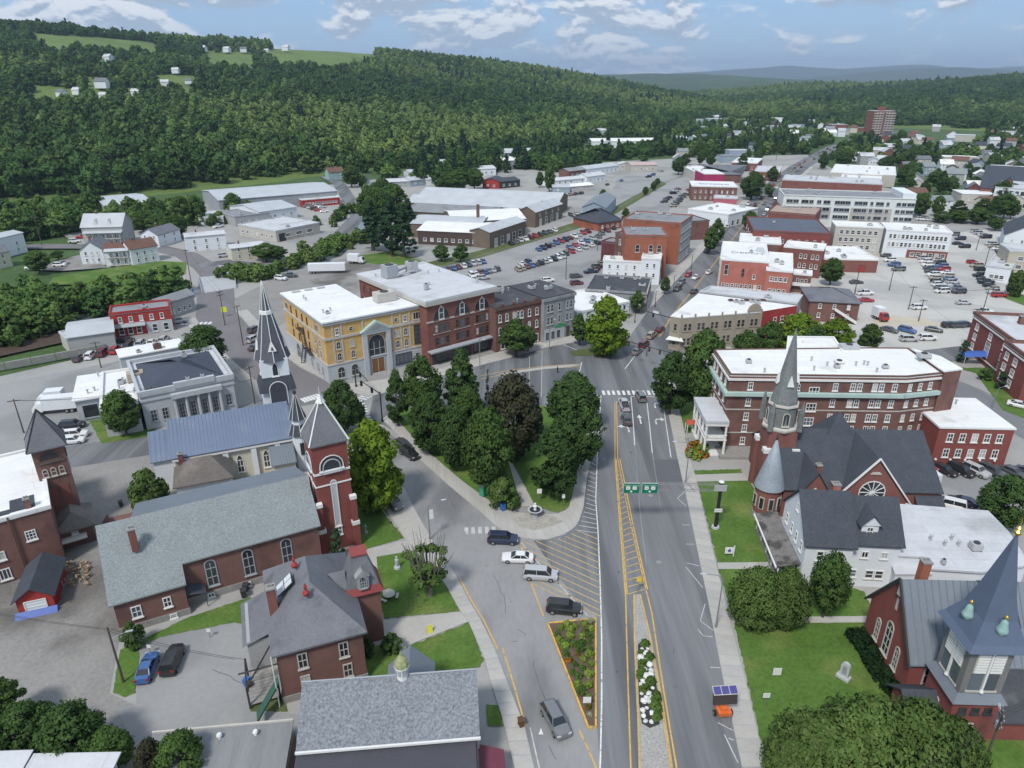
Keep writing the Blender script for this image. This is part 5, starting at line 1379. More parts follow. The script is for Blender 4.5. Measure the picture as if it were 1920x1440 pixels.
# white two-storey portico on the street side
mb = MB().box(-4.4,-3.6,7.1,-.05,7.2,7.6); b.part('portico_roof',mb,r_pale)
b.part('portico_deck',MB().box(-4.2,-3.4,3.4,-.05,7.0,3.65).box(-4.2,-3.4,.1,-.05,7.0,.5),t_white); b.part('portico_frieze',MB().box(-4.3,-3.5,6.5,-.05,7.1,7.1),t_white)
for y in (-3.2,-.6,2.0,4.6,6.8): b.part('portico_column',MB().lathe(-4.0,y,[(.3,.5),(.26,.8),(.22,6.2),(.3,6.5)],10),t_white)
b.part('portico_column',MB().lathe(-.35,-3.2,[(.3,.5),(.26,.8),(.22,6.2),(.3,6.5)],10),t_white)
for y in (-3.4,7.0): 
    for q in range(9): b.part('baluster',MB().box(-4.1 + q * .46,y - .05,3.65,-4.03 + q * .46,y + .05,4.5),t_white)
    b.part('handrail',MB().box(-4.2,y - .08,4.5,-.1,y + .08,4.6),t_white)
b.part('handrail',MB().box(-4.25,-3.4,4.5,-4.1,7.0,4.6),t_white)
b.part('portico_steps',MB().box(-6.2,.8,0,-4.3,3.6,.2).box(-5.6,.8,.2,-4.3,3.6,.4),s_found)
b.box('terrace',-1.2,-4.4,-.1,13,-.05,.6,s_found)

# two-storey brick annex
rc = rect((1762,803),(1903,806),(1838,750),7.4)
b = Bld('brick_annex','two storey red brick annex with white roof beside the hotel tower','building',rc,7.4)
b.walls(b_deep); b.flat(r_white,over=.15,thick=.35)
for z_ in (4.7,1.5): b.row('F',5,z_,1.15,1.75,bars=(2,2)); b.row('L',2,z_,1.0,1.7,1,5,bars=(2,2))
b.vents(7.8,3)
for k in range(5): b.part('wall_lamp',MB().lathe(b.W * (k + .5) / 5 - .7,-.25,[(.1,.9),(.22,1.0),(.2,1.25),(.05,1.35)],8),t_white)

# ================================================================ brick church with the grey stone spire
rc = ((43.6,95.2),R(-2.5),24.5,18.6)
b = Bld('spire_church','red brick church with dark slate roofs, grey stone spire and conical turret','church',rc,5.4)
b.walls(b_red); b.gable(r_slate,6.0,'x',over=.35,wallm=b_red)
b.walls(b_red,[(7.6,-.4),(19.6,-.4),(19.6,6),(7.6,6)],3.6,name='transept_wall'); b.gable(r_slate,7.6,'y',7.6,-.4,19.6,10.0,3.6,.25,b_red,name='transept_roof')
for sx in (-1,1): b.part('bargeboard',MB().tube((13.6 + sx * 6.35,-.75,3.4),(13.6,-.75,11.55),.17,.17,4),t_white)
b.part('bargeboard_seat',MB().box(7.2,-.8,3.1,8.0,-.5,3.5).box(19.2,-.8,3.1,20.0,-.5,3.5),t_white)
b.win(((7.6,-.4),(19.6,-.4)),6.0,3.2,4.2,4.2,'round',t_white,g_dark,(1,1),'rose_window')
for i in range(6):
    t = math.pi * i / 6; b.part('rose_spoke',MB().tube((13.6 - 1.9 * math.cos(t),-.5,5.3 - 1.9 * math.sin(t)),(13.6 + 1.9 * math.cos(t),-.5,5.3 + 1.9 * math.sin(t)),.07),t_white)
b.part('gable_vent',MB().plate([(12.7,8.6),(14.5,8.6),(14.1,9.0),(13.1,9.0)],-.55,-.4),t_stone)
b.part('crossing_roof',MB().add([(6.8,6.2,8.2),(15.6,6.2,8.2),(15.6,14.6,8.2),(6.8,14.6,8.2),(11.2,10.6,14.2)],[(0,1,4),(1,2,4),(2,3,4),(3,0,4)]),r_slate)
b.walls(b_red,[(1.5,-1.2),(7.2,-1.2),(7.2,3),(1.5,3)],4.4,name='vestry_wall'); b.gable(r_slate,4.6,'y',1.4,-1.2,7.4,6.4,4.4,.3,b_red,name='vestry_roof')
for y_,zz in ((-.9,4.6),(1.8,6.6)):
    d = b.part('dormer',MB().add([(3.2,y_ - .4,zz),(5.4,y_ - .4,zz),(4.3,y_ - .4,zz + 1.7),(4.3,y_ + 2.4,zz + 1.7)],[(0,1,2),(1,3,2),(0,2,3)]),r_slate)
    link('dormer_frame',MB().tube((3.1,y_ - .5,zz),(4.3,y_ - .5,zz + 1.8),.1,n=4).tube((5.5,y_ - .5,zz),(4.3,y_ - .5,zz + 1.8),.1,n=4).tube((3.1,y_ - .5,zz),(5.5,y_ - .5,zz),.1,n=4).mesh('dormer_frame',t_white),d)
b.chimney(5.2,1.0,6.0,9.2,.8,b_red); b.chimney(8.0,.0,4.0,6.4,1.2,b_pink)
for k in (21.4,23.2): b.win('F',k,1.4,.8,2.6,'point',t_stone,g_dark,(1,2))
b.walls(b_red,[(21,-2.0),(24.5,-2.0),(24.5,0),(21,0)],3.0,name='side_porch'); b.part('side_roof',slab4([(20.6,-2.4,2.9),(24.9,-2.4,2.9),(24.9,.2,4.6),(20.6,.2,4.6)]),r_slate)
# tower and spire
tx,ty = .8,8.4
b.part('tower',MB().box(tx - 2.3,ty - 2.3,-.4,tx + 2.3,ty + 2.3,12.4),b_red)
for sx in (-1,1):
    for sy in (-1,1): b.part('buttress',MB().box(tx + sx * 2.3 - .55,ty + sy * 2.3 - .55,-.4,tx + sx * 2.3 + .55,ty + sy * 2.3 + .55,8.6),b_red); b.part('buttress_cap',MB().box(tx + sx * 2.3 - .62,ty + sy * 2.3 - .62,8.6,tx + sx * 2.3 + .62,ty + sy * 2.3 + .62,9.4),t_white)
b.part('spire_cornice',MB().lathe(tx,ty,[(2.75,12.2),(2.95,12.5),(2.95,12.8),(2.6,13.0)],8),t_stone)
sg = mat('spire_stone',(.170,.182,.182),.9,.14,.5,.2,3,col2=(.13,.15,.145),c2lo=.5,c2hi=.7)
b.part('spire_drum',MB().cyl(tx,ty,12.9,16.6,2.45,2.3,8),sg); b.part('spire_ring',MB().lathe(tx,ty,[(2.4,16.5),(2.55,16.6),(2.5,16.9),(2.2,17.0)],8),t_stone)
b.part('spire',MB().lathe(tx,ty,[(2.3,16.9),(1.9,18.6),(1.25,22.4),(.5,27.0),(.04,29.6)],8),sg)
for i in range(4):
    r_ = i * math.pi / 2 + R(0); fx,fy = math.sin(r_),-math.cos(r_)
    me,pe = win_mesh(1.2,2.4,'arch',t_stone,t_dark,(1,1)); o = link('belfry_window',me,b.root,(tx + fx * 2.32,ty + fy * 2.32,13.4),r_); link('pane',pe,o)
    link('spire_dormer',MB().add([(-.55,-.5,0),(.55,-.5,0),(0,-.3,1.9),(0,1,1.2)],[(0,1,2),(1,3,2),(0,2,3)]).mesh('spire_dormer',t_white),b.root,(tx + fx * 1.35,ty + fy * 1.35,20.2),r_)
    for s_ in (-1,1): b.part('pinnacle',MB().lathe(tx + (2.35 if i in (0,1) else -2.35) * 1,ty + (2.35 if i in (1,2) else -2.35),[(.5,12.6),(.45,16.0),(.03,18.0)],6),sg) if s_ > 0 else None
# round corner turret
ux,uy = -2.2,.6
b.part('turret',MB().cyl(ux,uy,-.4,5.6,2.0,2.0,20),b_red); b.part('turret_base',MB().cyl(ux,uy,-.4,.9,2.15,2.1,20),s_found)
b.part('turret_cone',MB().lathe(ux,uy,[(2.35,5.5),(2.2,6.1),(1.35,9.4),(.12,13.9)],24),mat('zinc_cone',(.26,.30,.335),.5,.12,.6,.16,4,spec=.5),smooth_=True); b.part('turret_finial',MB().lathe(ux,uy,[(.14,13.7),(.22,14.1),(.04,14.8)],8),t_dark)
for a in range(-3,3): b.part('turret_window',MB().box(-.42,-2.1,2.0,.42,-1.86,4.2,0).box(-.3,-2.14,2.15,.3,-2.1,4.05,1),[t_stone,g_dark]).matrix_local = Matrix.Translation((ux,uy,0)) @ Matrix.Rotation(a * .72,4,'Z')
b.walls(b_red,[(-2,2),(0,2),(0,6),(-2,6)],4.6,name='porch_wall')

# ================================================================ white wooden house and flat commercial roof
rc = ((40.2,78.0),R(-5),6.3,10.6)
b = Bld('white_house','tall white clapboard house with dark shingle roof and dormer','house',rc,7.4)
b.walls(p_white,[(0,0),(6.3,0),(6.3,10.6),(0,10.6)]); b.walls(p_white,[(6.3,.9),(12.9,.9),(12.9,10.0),(6.3,10.0)],7.3,name='wing_wall')
b.gable(r_slate,5.2,'x',0,0,6.3,10.6,7.4,.4,p_white); b.gable(r_slate,4.6,'x',6.6,.9,12.9,10.0,7.3,.35,p_white,name='wing_roof')
b.part('dormer',MB().box(7.6,1.9,7.6,9.8,4.6,9.6).plate([(7.3,9.6),(10.1,9.6),(8.7,11.2)],1.7,5.0),p_white)
b.part('dormer_roof',slab4([(7.1,1.4,9.45),(8.7,1.4,11.3),(8.7,5.6,11.3),(7.1,5.6,9.45)],.1).add([(10.3,1.4,9.45),(8.7,1.4,11.3),(8.7,5.6,11.3),(10.3,5.6,9.45)],[(0,3,2,1)]),r_slate)
b.win(((7.6,1.9),(9.8,1.9)),1.1,7.9,.9,1.4,bars=(2,2))
fW = ((6.3,.9),(12.9,.9))
for k in (2.0,4.6): b.win(fW,k,4.9,1.0,1.1,bars=(2,1))
b.win(fW,1.0,1.6,1.0,1.3); b.win(fW,3.2,1.5,1.2,1.4); b.win(fW,4.5,1.5,1.2,1.4)
b.win('F',4.6,4.8,1.0,1.5); b.win('F',2.0,4.8,1.0,1.5); b.win('F',3.2,1.4,1.0,1.5)
for k in (2.0,4.4,6.6,8.8): b.win('L',k,4.9,.8,1.6); b.win('L',k,1.6,.8,1.6)
b.win('L',5.3,9.2,.8,1.2)
b.box('porch',-2.8,1.0,-.1,0,13,.5,s_found); b.part('porch_roof',slab4([(-3.2,.6,2.7),(0,.6,3.4),(0,13.6,3.4),(-3.2,13.6,2.7)]),mat('roof_mouldy',(.17,.16,.15),.9,.25,.8,.2,3,col2=(.07,.065,.06),c2lo=.45,c2hi=.6))
for y in (1,4,7,10,13): b.part('porch_post',MB().box(-2.9,y - .1,.5,-2.7,y + .1,2.8),t_white)
b.part('gutter',MB().box(-3.4,.5,2.6,-3.2,13.7,2.85),t_white)
b.walls(p_white,[(12.9,.9),(16.0,.9),(16,5),(12.9,5)],5.4,name='link_wall'); b.flat(r_pale,[(12.9,.9),(16.0,.9),(16,5),(12.9,5)],5.4,.15)
px_ = [(1679,949),(1850,962),(1887,1000),(1925,1060),(1838,1073),(1746,1067),(1722,1025),(1680,1022)]
w0 = [G(*p,4.5) for p in px_]; an = R(-3)
b = Bld('flat_roof_store','single storey store with broad pale flat roof behind the white house','building',(w0[5],an,10,10),4.5)
pl = [(((p[0] - w0[5][0]) * math.cos(an) + (p[1] - w0[5][1]) * math.sin(an)),(-(p[0] - w0[5][0]) * math.sin(an) + (p[1] - w0[5][1]) * math.cos(an))) for p in w0]
b.walls(p_white,pl); b.flat(r_pale,pl,over=.3,thick=.3)
ux,uy = lc(b.rc,1828,1030,4.8); b.unit(ux,uy,4.8,1.4,1.2,1.1); ux,uy = lc(b.rc,1768,1058,4.8); b.unit(ux,uy,4.8,.5,.5,.8)
px_ = [(1678,1026),(1719,1026),(1745,1078),(1679,1078),(1671,1054)]; pl2 = [lc(b.rc,*p,3.6) for p in px_]
b.walls(p_white,pl2,3.6,name='lean_to_wall'); b.flat(r_pale,pl2,3.6,.15); b.vents(4.8,4,2,2,9,9)

# ================================================================ brick church at the right edge with blue steeple
rc = ((44.9,58.9),R(-2),20.0,10.4)
b = Bld('steeple_church','red brick church with grey seamed roof and blue steeple with copper bells','church',rc,5.6)
b.walls(b_deep); ro = b.gable(r_greymet,6.9,'x',over=.4,wallm=b_deep)
b.seams(ro,-.35,5.6 - .35 * 1.33 + .2,5.2,12.72,-.2,20,26,r_greymet)
b.chimney(2.4,6.0,10.5,14.6,.95,b_orange)
b.part('bargeboard',MB().tube((-.5,-.5,5.0),(-.5,5.2,12.8),.16,n=4).tube((-.5,10.9,5.0),(-.5,5.2,12.8),.16,n=4),t_dark)
b.part('gable_panel',MB().add([(-.42,3.9,10.9),(-.42,5.2,12.6),(-.42,5.2,10.6)],[(0,1,2)]),t_stone); b.part('gable_vent',MB().box(-.08,5.0,8.3,0,5.4,9.9),t_stone)
for k,w_,h_ in ((2.8,1.0,3.2),(5.2,1.5,4.8),(7.6,1.0,3.2)): b.win('L',k,1.6,w_,h_,'arch',t_stone,g_dark,(2,4),'stained_window')
b.win('F',2.4,1.1,1.6,3.6,'rect',t_stone,g_dark,(2,3),'stained_window')
b.part('foundation',MB().box(-.2,-.2,-.3,20,10.6,.6),t_stone)
tx,ty,tw = 3.8,-3.4,2.4
b.part('tower',MB().box(tx - tw,ty - tw,-.3,tx + tw,ty + tw,6.0),b_deep)
b.part('tower_shelf',MB().add([(tx - tw - .4,ty - tw - .4,5.9),(tx + tw + .4,ty - tw - .4,5.9),(tx + tw + .4,ty + tw + .4,5.9),(tx - tw - .4,ty + tw + .4,5.9),(tx - tw + .2,ty - tw + .2,6.9),(tx + tw - .2,ty - tw + .2,6.9),(tx + tw - .2,ty + tw - .2,6.9),(tx - tw + .2,ty + tw - .2,6.9)],[(0,1,5,4),(1,2,6,5),(2,3,7,6),(3,0,4,7),(3,2,1,0)]),r_greymet)
gt = mat('belfry_taupe',(.175,.175,.165),.85,.1,.6,.1,4); bw = tw - .25
b.part('belfry',MB().box(tx - bw,ty - bw,6.8,tx + bw,ty + bw,13.3),gt)
for r_ in (0,math.pi / 2,math.pi,-math.pi / 2):
    fx,fy = math.sin(r_),-math.cos(r_)
    def bp(nm,mb,m_):
        o = link(nm,mb.mesh(nm,m_),b.root,(tx + fx * bw,ty + fy * bw,0),r_); return o
    for sx in (-.78,.78):
        bp('belfry_pane',MB().box(sx - .6,-.05,7.3,sx + .6,0,9.6),g_blue)
        fr = bp('louvre_frame',MB().plate([(sx + x_,z_ + 9.6) for x_,z_ in arch_poly(1.3,3.3)],-.06,0),t_stone)
        for q in range(7): link('louvre',MB().box(sx - .6,-.2,9.75 + q * .36,sx + .6,-.05,9.98 + q * .36).mesh('louvre',t_white),fr)
    bp('belfry_post',MB().box(-.1,-.22,7.2,.1,0,13.2).lathe(0,-.15,[(.05,7.0),(.24,7.2),(.14,7.5)],8),t_white)
    bp('sill',MB().box(-1.6,-.12,7.05,1.6,0,7.3),t_stone)
stb = mat('steeple_blue',(.092,.120,.180),.5,.08,.4,.05,4,spec=.5)
b.part('steeple_roof',MB().lathe(0,0,[(4.75 * .92,13.0),(4.2 * .88,13.7),(2.4,15.9),(1.6,18.6),(.08,25.2)],4),stb).matrix_local = Matrix.Translation((tx,ty,0)) @ Matrix.Rotation(math.pi / 4,4,'Z')
b.part('steeple_finial',MB().lathe(tx,ty,[(.12,25.0),(.34,25.3),(.34,25.5),(.16,25.7),(.26,25.9),(.1,26.1),(.04,27.0)],10),flat('gold_leaf',(.72,.47,.10),.3,.9))
for a in range(8):
    t = math.pi / 4 * a; rr = 3.0 if a % 2 == 0 else 2.9
    if a % 2 == 0:
        fx,fy = math.cos(t) * 2.15,math.sin(t) * 2.15
        bl = b.part('copper_bell',MB().lathe(tx + fx,ty + fy,[(.10,14.6),(.60,15.3),(.52,15.5),(.36,16.0),(.3,16.4),(.08,16.6)],12),mat('copper_green',(.24,.38,.35),.7,.15,2,.1,6),smooth_=True)
        link('bell_ball',MB().lathe(tx + fx,ty + fy,[(.05,16.6),(.18,16.8),(.16,17.0),(.03,17.15)],8).mesh('bell_ball',MATS['gold_leaf']),bl)
fT = ((tx - tw,ty - tw),(tx + tw,ty - tw)); fTl = ((tx - tw,ty + tw),(tx - tw,ty - tw))
for k in (1.1,2.4,3.7): b.win(fT,k,4.3,.8,.8,'rect',t_dark,g_dark,(1,1))
b.win(fT,2.2,1.0,1.0,1.9,'rect',t_stone,g_dark,(2,2)); b.win(fTl,2.4,1.6,.9,2.4,'arch',t_stone,g_dark,(1,2))
b.walls(b_deep,[(tx - tw - 3.2,ty - 1.4),(tx - tw,ty - 1.4),(tx - tw,ty + 2.6),(tx - tw - 3.2,ty + 2.6)],2.6,name='porch_wall'); b.gable(r_slate,1.6,'x',tx - tw - 3.4,ty - 1.6,tx - tw,ty + 2.6,2.6,.4,b_deep,name='porch_roof')
b.walls(b_deep,[(tx + tw,ty - 2),(tx + 14,ty - 2),(tx + 14,0),(tx + tw,0)],3.0,name='hall_wall'); b.part('hall_roof',slab4([(tx + tw,ty - 2.5,2.9),(tx + 14,ty - 2.5,2.9),(tx + 14,.2,5.0),(tx + tw,.2,5.0)]),r_black)
b.part('rear_dormer',MB().add([(8,5.2,12.8),(12,1.6,9),(12,8.6,9),(12,5.2,12.6)],[(0,1,3),(0,3,2)]),r_slate)

# red brick library at the right edge with blue awning
A_,B_ = G(1826,590,9.6),G(1902,645,9.6)
rc = (A_,math.atan2(B_[1] - A_[1],B_[0] - A_[0]),dist(A_,B_),16.0)
b = Bld('brick_school','three storey deep red brick school with white windows and blue entrance awning','building',rc,9.6)
b.walls(b_deep); b.walls(b_deep,[(b.W,-2),(b.W + 12,-2),(b.W + 12,12),(b.W,12)],9.6,name='front_wing')
b.flat(r_pale,over=.2,par=.7,parm=b_brown); b.flat(r_pale,[(b.W,-2),(b.W + 12,-2),(b.W + 12,12),(b.W,12)],9.6,.2,par=.7,parm=b_brown)
b.band(8.9,.3,.25,t_white,sides='FL'); b.band(8.9,.3,.25,t_white,'cornice',b.W,-2,b.W + 12,12,'FL'); b.band(1.2,.25,.15,t_white,'plinth',sides='FL')
for z_ in (6.6,4.0,1.5):
    for k in (.16,.5,.84):
        if k == .5 and z_ < 5: continue
        b.win('F',b.W * k,z_,1.7,1.7,bars=(3,2),gm=g_dark)
    for k in (2.4,6.5): b.win(((b.W,-2),(b.W + 12,-2)),k,z_,1.7,1.7,bars=(3,2),gm=g_dark)
b.win('F',b.W * .5,2.4,2.4,3.6,'rect',t_white,g_blue,(3,3),'entrance_window')
b.part('awning',MB().add([(b.W * .5 - 1.3,-5,2.2),(b.W * .5 + 1.3,-5,2.2),(b.W * .5 + 1.3,0,2.6),(b.W * .5 - 1.3,0,2.6),(b.W * .5 - .7,-5,3.1),(b.W * .5 + .7,-5,3.1),(b.W * .5 + .7,0,3.5),(b.W * .5 - .7,0,3.5)],[(0,1,5,4),(4,5,6,7),(0,4,7,3),(1,2,6,5)]),flat('awning_blue',(.045,.115,.42),.6))
for sx in (-1.2,1.2): b.part('awning_post',MB().tube((b.W * .5 + sx,-4.8,0),(b.W * .5 + sx,-4.8,2.3),.06),t_white)
b.chimney(7,8,9.9,11.8,1.3,b_brown)
# ================================================================ the rest of the town, building by building
def town(name,label,z,fl,fr,bk,wall,roof,rows=(),side=(),left=(),kind='flat',rise=2.0,axis='x',par=.35,over=.12,cat='building',maxd=None,rightm=None,units=2,fm=None):
    rc = rect(fl,fr,bk,z)
    if maxd: rc = (rc[0],rc[1],rc[2],min(rc[3],maxd))
    b = Bld(name,label,cat,rc,z)
    b.walls(wall)
    if rightm: b.box('side_wall',b.W - .05,.02,-.3,b.W + .06,b.D - .02,z - .01,rightm)
    if kind == 'flat':
        b.flat(roof,over=over,par=par,parm=roof if roof in (r_white,r_pale) else wall)
        for i in range(units): b.unit(random.uniform(2,max(2.1,b.W - 2)),random.uniform(1.5,max(1.6,b.D - 1.5)),z + .28,random.uniform(1,2.2),random.uniform(.9,1.6),random.uniform(.6,1.2))
    elif kind == 'gable': b.gable(roof,rise,axis,over=.4,wallm=wall)
    elif kind == 'hip': b.hip(roof,rise,axis=axis)
    for f,rs in (('F',rows),('R',side),('L',left)):
        for (zz,n,w,h) in rs: b.row(f,n,zz,w,h,fm=fm,out=.07 if (f == 'R' and rightm) else 0)
    return b
town('white_store','low white roofed store behind the big green street tree',5.0,(1082,588),(1180,568),(1096,545),p_white,r_white,[(.6,4,2,2.4)],units=5)
b = town('dark_roof_store','single storey store with dark flat roof and red street front',5.4,(1098,546),(1213,554),(1126,518),s_grey,r_black,side=[(.5,4,2.2,2.6)],rightm=b_deep,units=6,par=.5)
town('white_annex','long white two storey annex with small windows on the car park side',6.0,(1131,490),(1203,493),(1138,480),p_white,r_white,[(3.6,4,.9,1.4),(.9,4,.9,1.4)],units=1,maxd=7)
town('white_block','white rendered block with brick street front beside the long annex',8.8,(1203,486),(1239,488),(1212,476),p_white,r_white,[(6,2,.9,1.5),(2.6,2,.9,1.5)],[(5.6,2,1,1.8),(1,2,1.6,2.4)],rightm=b_deep,units=1,maxd=9)
b = town('orange_block','tall orange brick block with two arched windows and grey roof',15.2,(1173,443),(1252,444),(1182,426),b_orange,r_grey,[],[(11.5,3,1.1,2),(7.8,3,1.1,2),(4.4,3,1.1,2),(.8,3,2,2.6)],rightm=b_brown,units=2)
for k in (.3,.62,.82): b.win('F',b.W * k,9.6,1.6,2.8,'arch',t_stone,g_dark,(1,2))
town('maroon_annex','windowless maroon brick annex stepped down beside the orange block',8.2,(1128,454),(1160,458),(1133,446),mat('brick_maroon',(.13,.045,.045),.9,.1,.5,.1,6),r_grey,units=1,maxd=9)
town('dark_stair_tower','dark brick stair tower against the orange block',13.6,(1154,438),(1173,443),(1160,431),b_brown,r_grey,[(10,1,1,2),(5,1,1,2)],units=0,maxd=7)
town('stone_block','long four storey grey stone block with flat grey roof on the main street',15.6,(1168,412),(1277,421),(1186,397),b_orange,r_grey,[(12,1,1.1,2)],[(12,9,1.2,1.9),(8.6,9,1.2,1.9),(5.2,9,1.2,1.9),(1,9,2,2.6)],rightm=s_grey,units=3)
town('brick_shop','brown brick shop past the grey stone block on the main street',8.0,(1296,417),(1330,415),(1312,403),b_brown,r_grey,side=[(5,4,1.2,1.8),(1,4,2,2.4)],units=1)
town('white_shop','long white roofed shops stepping along the main street',6.0,(1290,393),(1366,404),(1303,376),p_white,r_white,[(1,3,1,1.2)],[(.6,5,2.2,2.6)],units=5)
town('pink_shop','low pink fronted shop between white roofs and the brick sign building',5.0,(1338,372),(1382,374),(1342,367),mat('boards_pink',(.42,.12,.15),.8),r_pale,units=1)
b = town('espresso_building','brown brick building with pale roof lettered in blue',8.0,(1297,350),(1383,352),(1305,341),b_brown,r_white,[(4.6,8,.9,1.5),(1.2,8,.9,1.5)],[(4.6,3,1,1.6)],units=0)
def roof_text(parent,txt,x,y,z,size,m): return lettering(parent,txt,(x,y,z),size,m,(0,0,0))
roof_text(b.root,'ESPRESSO',b.W * .52,b.D * .5,8.35,4.2,flat('letter_blue',(.06,.07,.28)))
town('magenta_shop','magenta walled shop near the far end of the main street',7.0,(1320,327),(1358,327),(1325,319),mat('boards_magenta',(.34,.035,.11),.8),r_white,units=1)
town('slate_roof_store','brown store with grey slate hip roof beside the magenta shop',6.0,(1357,327),(1391,327),(1362,313),b_brown,r_slmed,kind='hip',rise=4.0)
town('cream_store','cream store with white roof among the far car parks',6.0,(1300,322),(1336,322),(1306,312),t_stone,r_white,units=2)
town('brick_corner_store','red brick store under a white roof at the far bend',6.0,(1372,305),(1420,307),(1378,296),b_red,r_white,[(1.5,4,1.5,2)])
town('brick_corner_shop','red brick shop with cream roof opposite the far bend',6.0,(1414,322),(1462,324),(1422,312),b_red,r_pale,[(1.5,4,1.5,2)])
# right side of the main street
px_ = [(1258,594),(1278,597),(1428,586),(1494,575),(1310,552)]
w0 = [G(*p,9.0) for p in px_]; an = math.atan2(w0[2][1] - w0[1][1],w0[2][0] - w0[1][0])
b = Bld('corner_building','tan brick corner building with curved gable parapet and broad white roof','building',(w0[1],an,dist(w0[1],w0[2]),12),9.0)
pl = [lc(b.rc,*p,9.0) for p in px_]
b.walls(b_tan,pl); b.flat(r_white,pl,9.0,.1)
fA,fB,fC = (pl[0],pl[1]),(pl[1],pl[2]),(pl[2],pl[3])
b.part('red_front',MB().prism([pl[2],pl[3],(pl[3][0],pl[3][1] - .12),(pl[2][0],pl[2][1] - .12)],-.3,9.3),mat('plaster_red',(.33,.045,.045),.85))
for z_ in (5.4,1.4):
    for k in range(6):
        c_ = b.W * (k + .5) / 6; b.win(fB,c_ - .62,z_,1.05,2.1,fm=b_tan,gm=g_dark); b.win(fB,c_ + .62,z_,1.05,2.1,fm=b_tan,gm=g_dark)
    b.win(fA,dist(*fA) / 2,z_,1.0,2.0,fm=b_tan,gm=g_dark)
for k in range(7): b.box('pilaster',b.W * k / 6 - .22,-.16,-.3,b.W * k / 6 + .22,.02,10.0,b_tan)
b.part('parapet_gable',MB().plate([(b.W - 4.2 + 2.1 + x_,z_ + 9.4) for x_,z_ in arch_poly(4.0,2.2)],-.1,.3),b_tan)
for k in (.4,.6,.86): b.win(fC,dist(*fC) * k,5.2,1.1,1.9,gm=g_dark,out=.12)
b.part('awning',slab4([(pl[0][0] - 1.2,pl[0][1] - .6,3.0),(pl[1][0] + .4,pl[1][1] - 1.6,3.0),(pl[1][0] + .4,pl[1][1],3.6),(pl[0][0],pl[0][1],3.6)],.12),t_white)
for k in range(7): 
    x,y = lc(b.rc,1370 + k * 10,566 + (k % 3) * 3,9); b.unit(x,y,9.0,1.3,1.1,.7 + .3 * (k % 3),None if k % 3 else t_brown)
px_ = [(1312,549),(1494,571),(1504,556),(1332,539)]
w0 = [G(*p,7.4) for p in px_]
b = Bld('strip_building','pale roofed strip between the corner building and the pink brick block','building',(w0[0],math.atan2(w0[1][1] - w0[0][1],w0[1][0] - w0[0][0]),dist(w0[0],w0[1]),6),7.4)
pl = [lc(b.rc,*p,7.4) for p in px_]; b.walls(s_grey,pl); b.flat(r_pale,pl,par=.3); b.unit(b.W * .7,2.4,7.7,2,1,.8)
b = town('pink_block','salmon pink brick block with lettered white roof on the main street',10.0,(1351,488),(1441,494),(1371,456),b_pink,r_white,[(.9,9,1.0,1.5)],left=[(6,4,1.2,2),(1,4,2,2.6)],units=1)
b.win('F',2.2,5.2,1.3,3.6,fm=t_stone,gm=g_dark); b.win('F',b.W * .5,4.8,1.1,3.0,'arch',b_pink,g_dark); b.win('F',b.W * .74,4.4,1.0,1.5,gm=g_dark)
b.band(8.8,.6,.3,t_green,'cornice',sides='L'); b.box('corner_pier',-.1,-.15,0,.5,.3,10.6,t_stone)
roof_text(b.root,'DEPOT',b.W * .58,b.D * .42,10.32,3.6,flat('letter_grey',(.22,.22,.23)))
b.part('roof_wedge',MB().add([(b.W * .72,b.D * .56,10.31),(b.W * .96,b.D * .5,10.31),(b.W * .92,b.D * .68,10.9),(b.W * .78,b.D * .7,10.9)],[(0,1,2,3)]),r_tin)  # tilted grey tin wedge beside the lettering
b = town('pink_rear_block','lower salmon brick rear block with white roof',8.4,(1437,508),(1486,512),(1456,476),b_pink,r_white,[(5.2,4,1.1,1.5),(1.2,4,1.1,1.5)],units=2)
b = town('red_rear_block','red brick rear block rising behind the white roofed porch',10.0,(1470,464),(1544,471),(1482,454),b_red,r_white,units=1)
for k in (.46,.58,.76,.88):
    for z_ in (6.8,3.4): b.win('F',b.W * k,z_,1.0,1.7,'arch',t_white,g_dark)
b = town('white_porch','white roofed two storey back porch on the salmon block',6.0,(1488,515),(1522,518),(1496,500),b_brown,r_white,[(3.2,3,.9,1.6)],units=1,maxd=6)
b.part('balcony',MB().box(0,-1.2,2.6,b.W,0,2.8).box(0,-1.2,2.8,b.W,-1.1,3.8),t_white)
b = town('garage_store','low brick garage with white roof at the edge of the car park',4.6,(1544,487),(1647,489),(1546,464),b_red,r_white,units=5)
for k in (.14,.72): b.win('F',b.W * k,.2,2.6,2.8,'rect',t_brown,p_red,(1,3),'garage_door')
b = town('brown_house','brown brick house with grey roof and white outside stair',6.4,(1520,563),(1613,568),(1538,540),b_brown,r_slmed,[(4.2,3,.9,1.4),(1.4,3,.9,1.4)],kind='hip',rise=2.4)
b.part('outside_stair',MB().add([(b.W * .5,-1.3,4.0),(b.W * .5,-.1,4.0),(b.W * .98,-.1,.2),(b.W * .98,-1.3,.2),(b.W * .5,-1.3,4.9),(b.W * .98,-1.3,1.1)],[(0,1,2,3),(0,3,5,4)]),t_white)
town('white_roof_shop','white roofed shop on the corner beyond the salmon block',6.4,(1386,455),(1464,460),(1398,440),b_brown,r_white,units=2)
b = town('crimson_block','crimson brick block with dark blue grey roof',8.6,(1413,434),(1558,440),(1427,409),b_deep,mat('roof_bluegrey',(.10,.115,.15),.8,.1,.15,.08,2),[(4.2,9,1,1.8)],left=[(4.6,4,1.1,1.8),(1,4,2,2.4)],units=1)
town('brick_warehouse','low red brick warehouse with tan roof edge before the long white block',8.6,(1440,398),(1529,405),(1450,385),b_red,mat('roof_tan',(.36,.28,.24),.9),units=2)
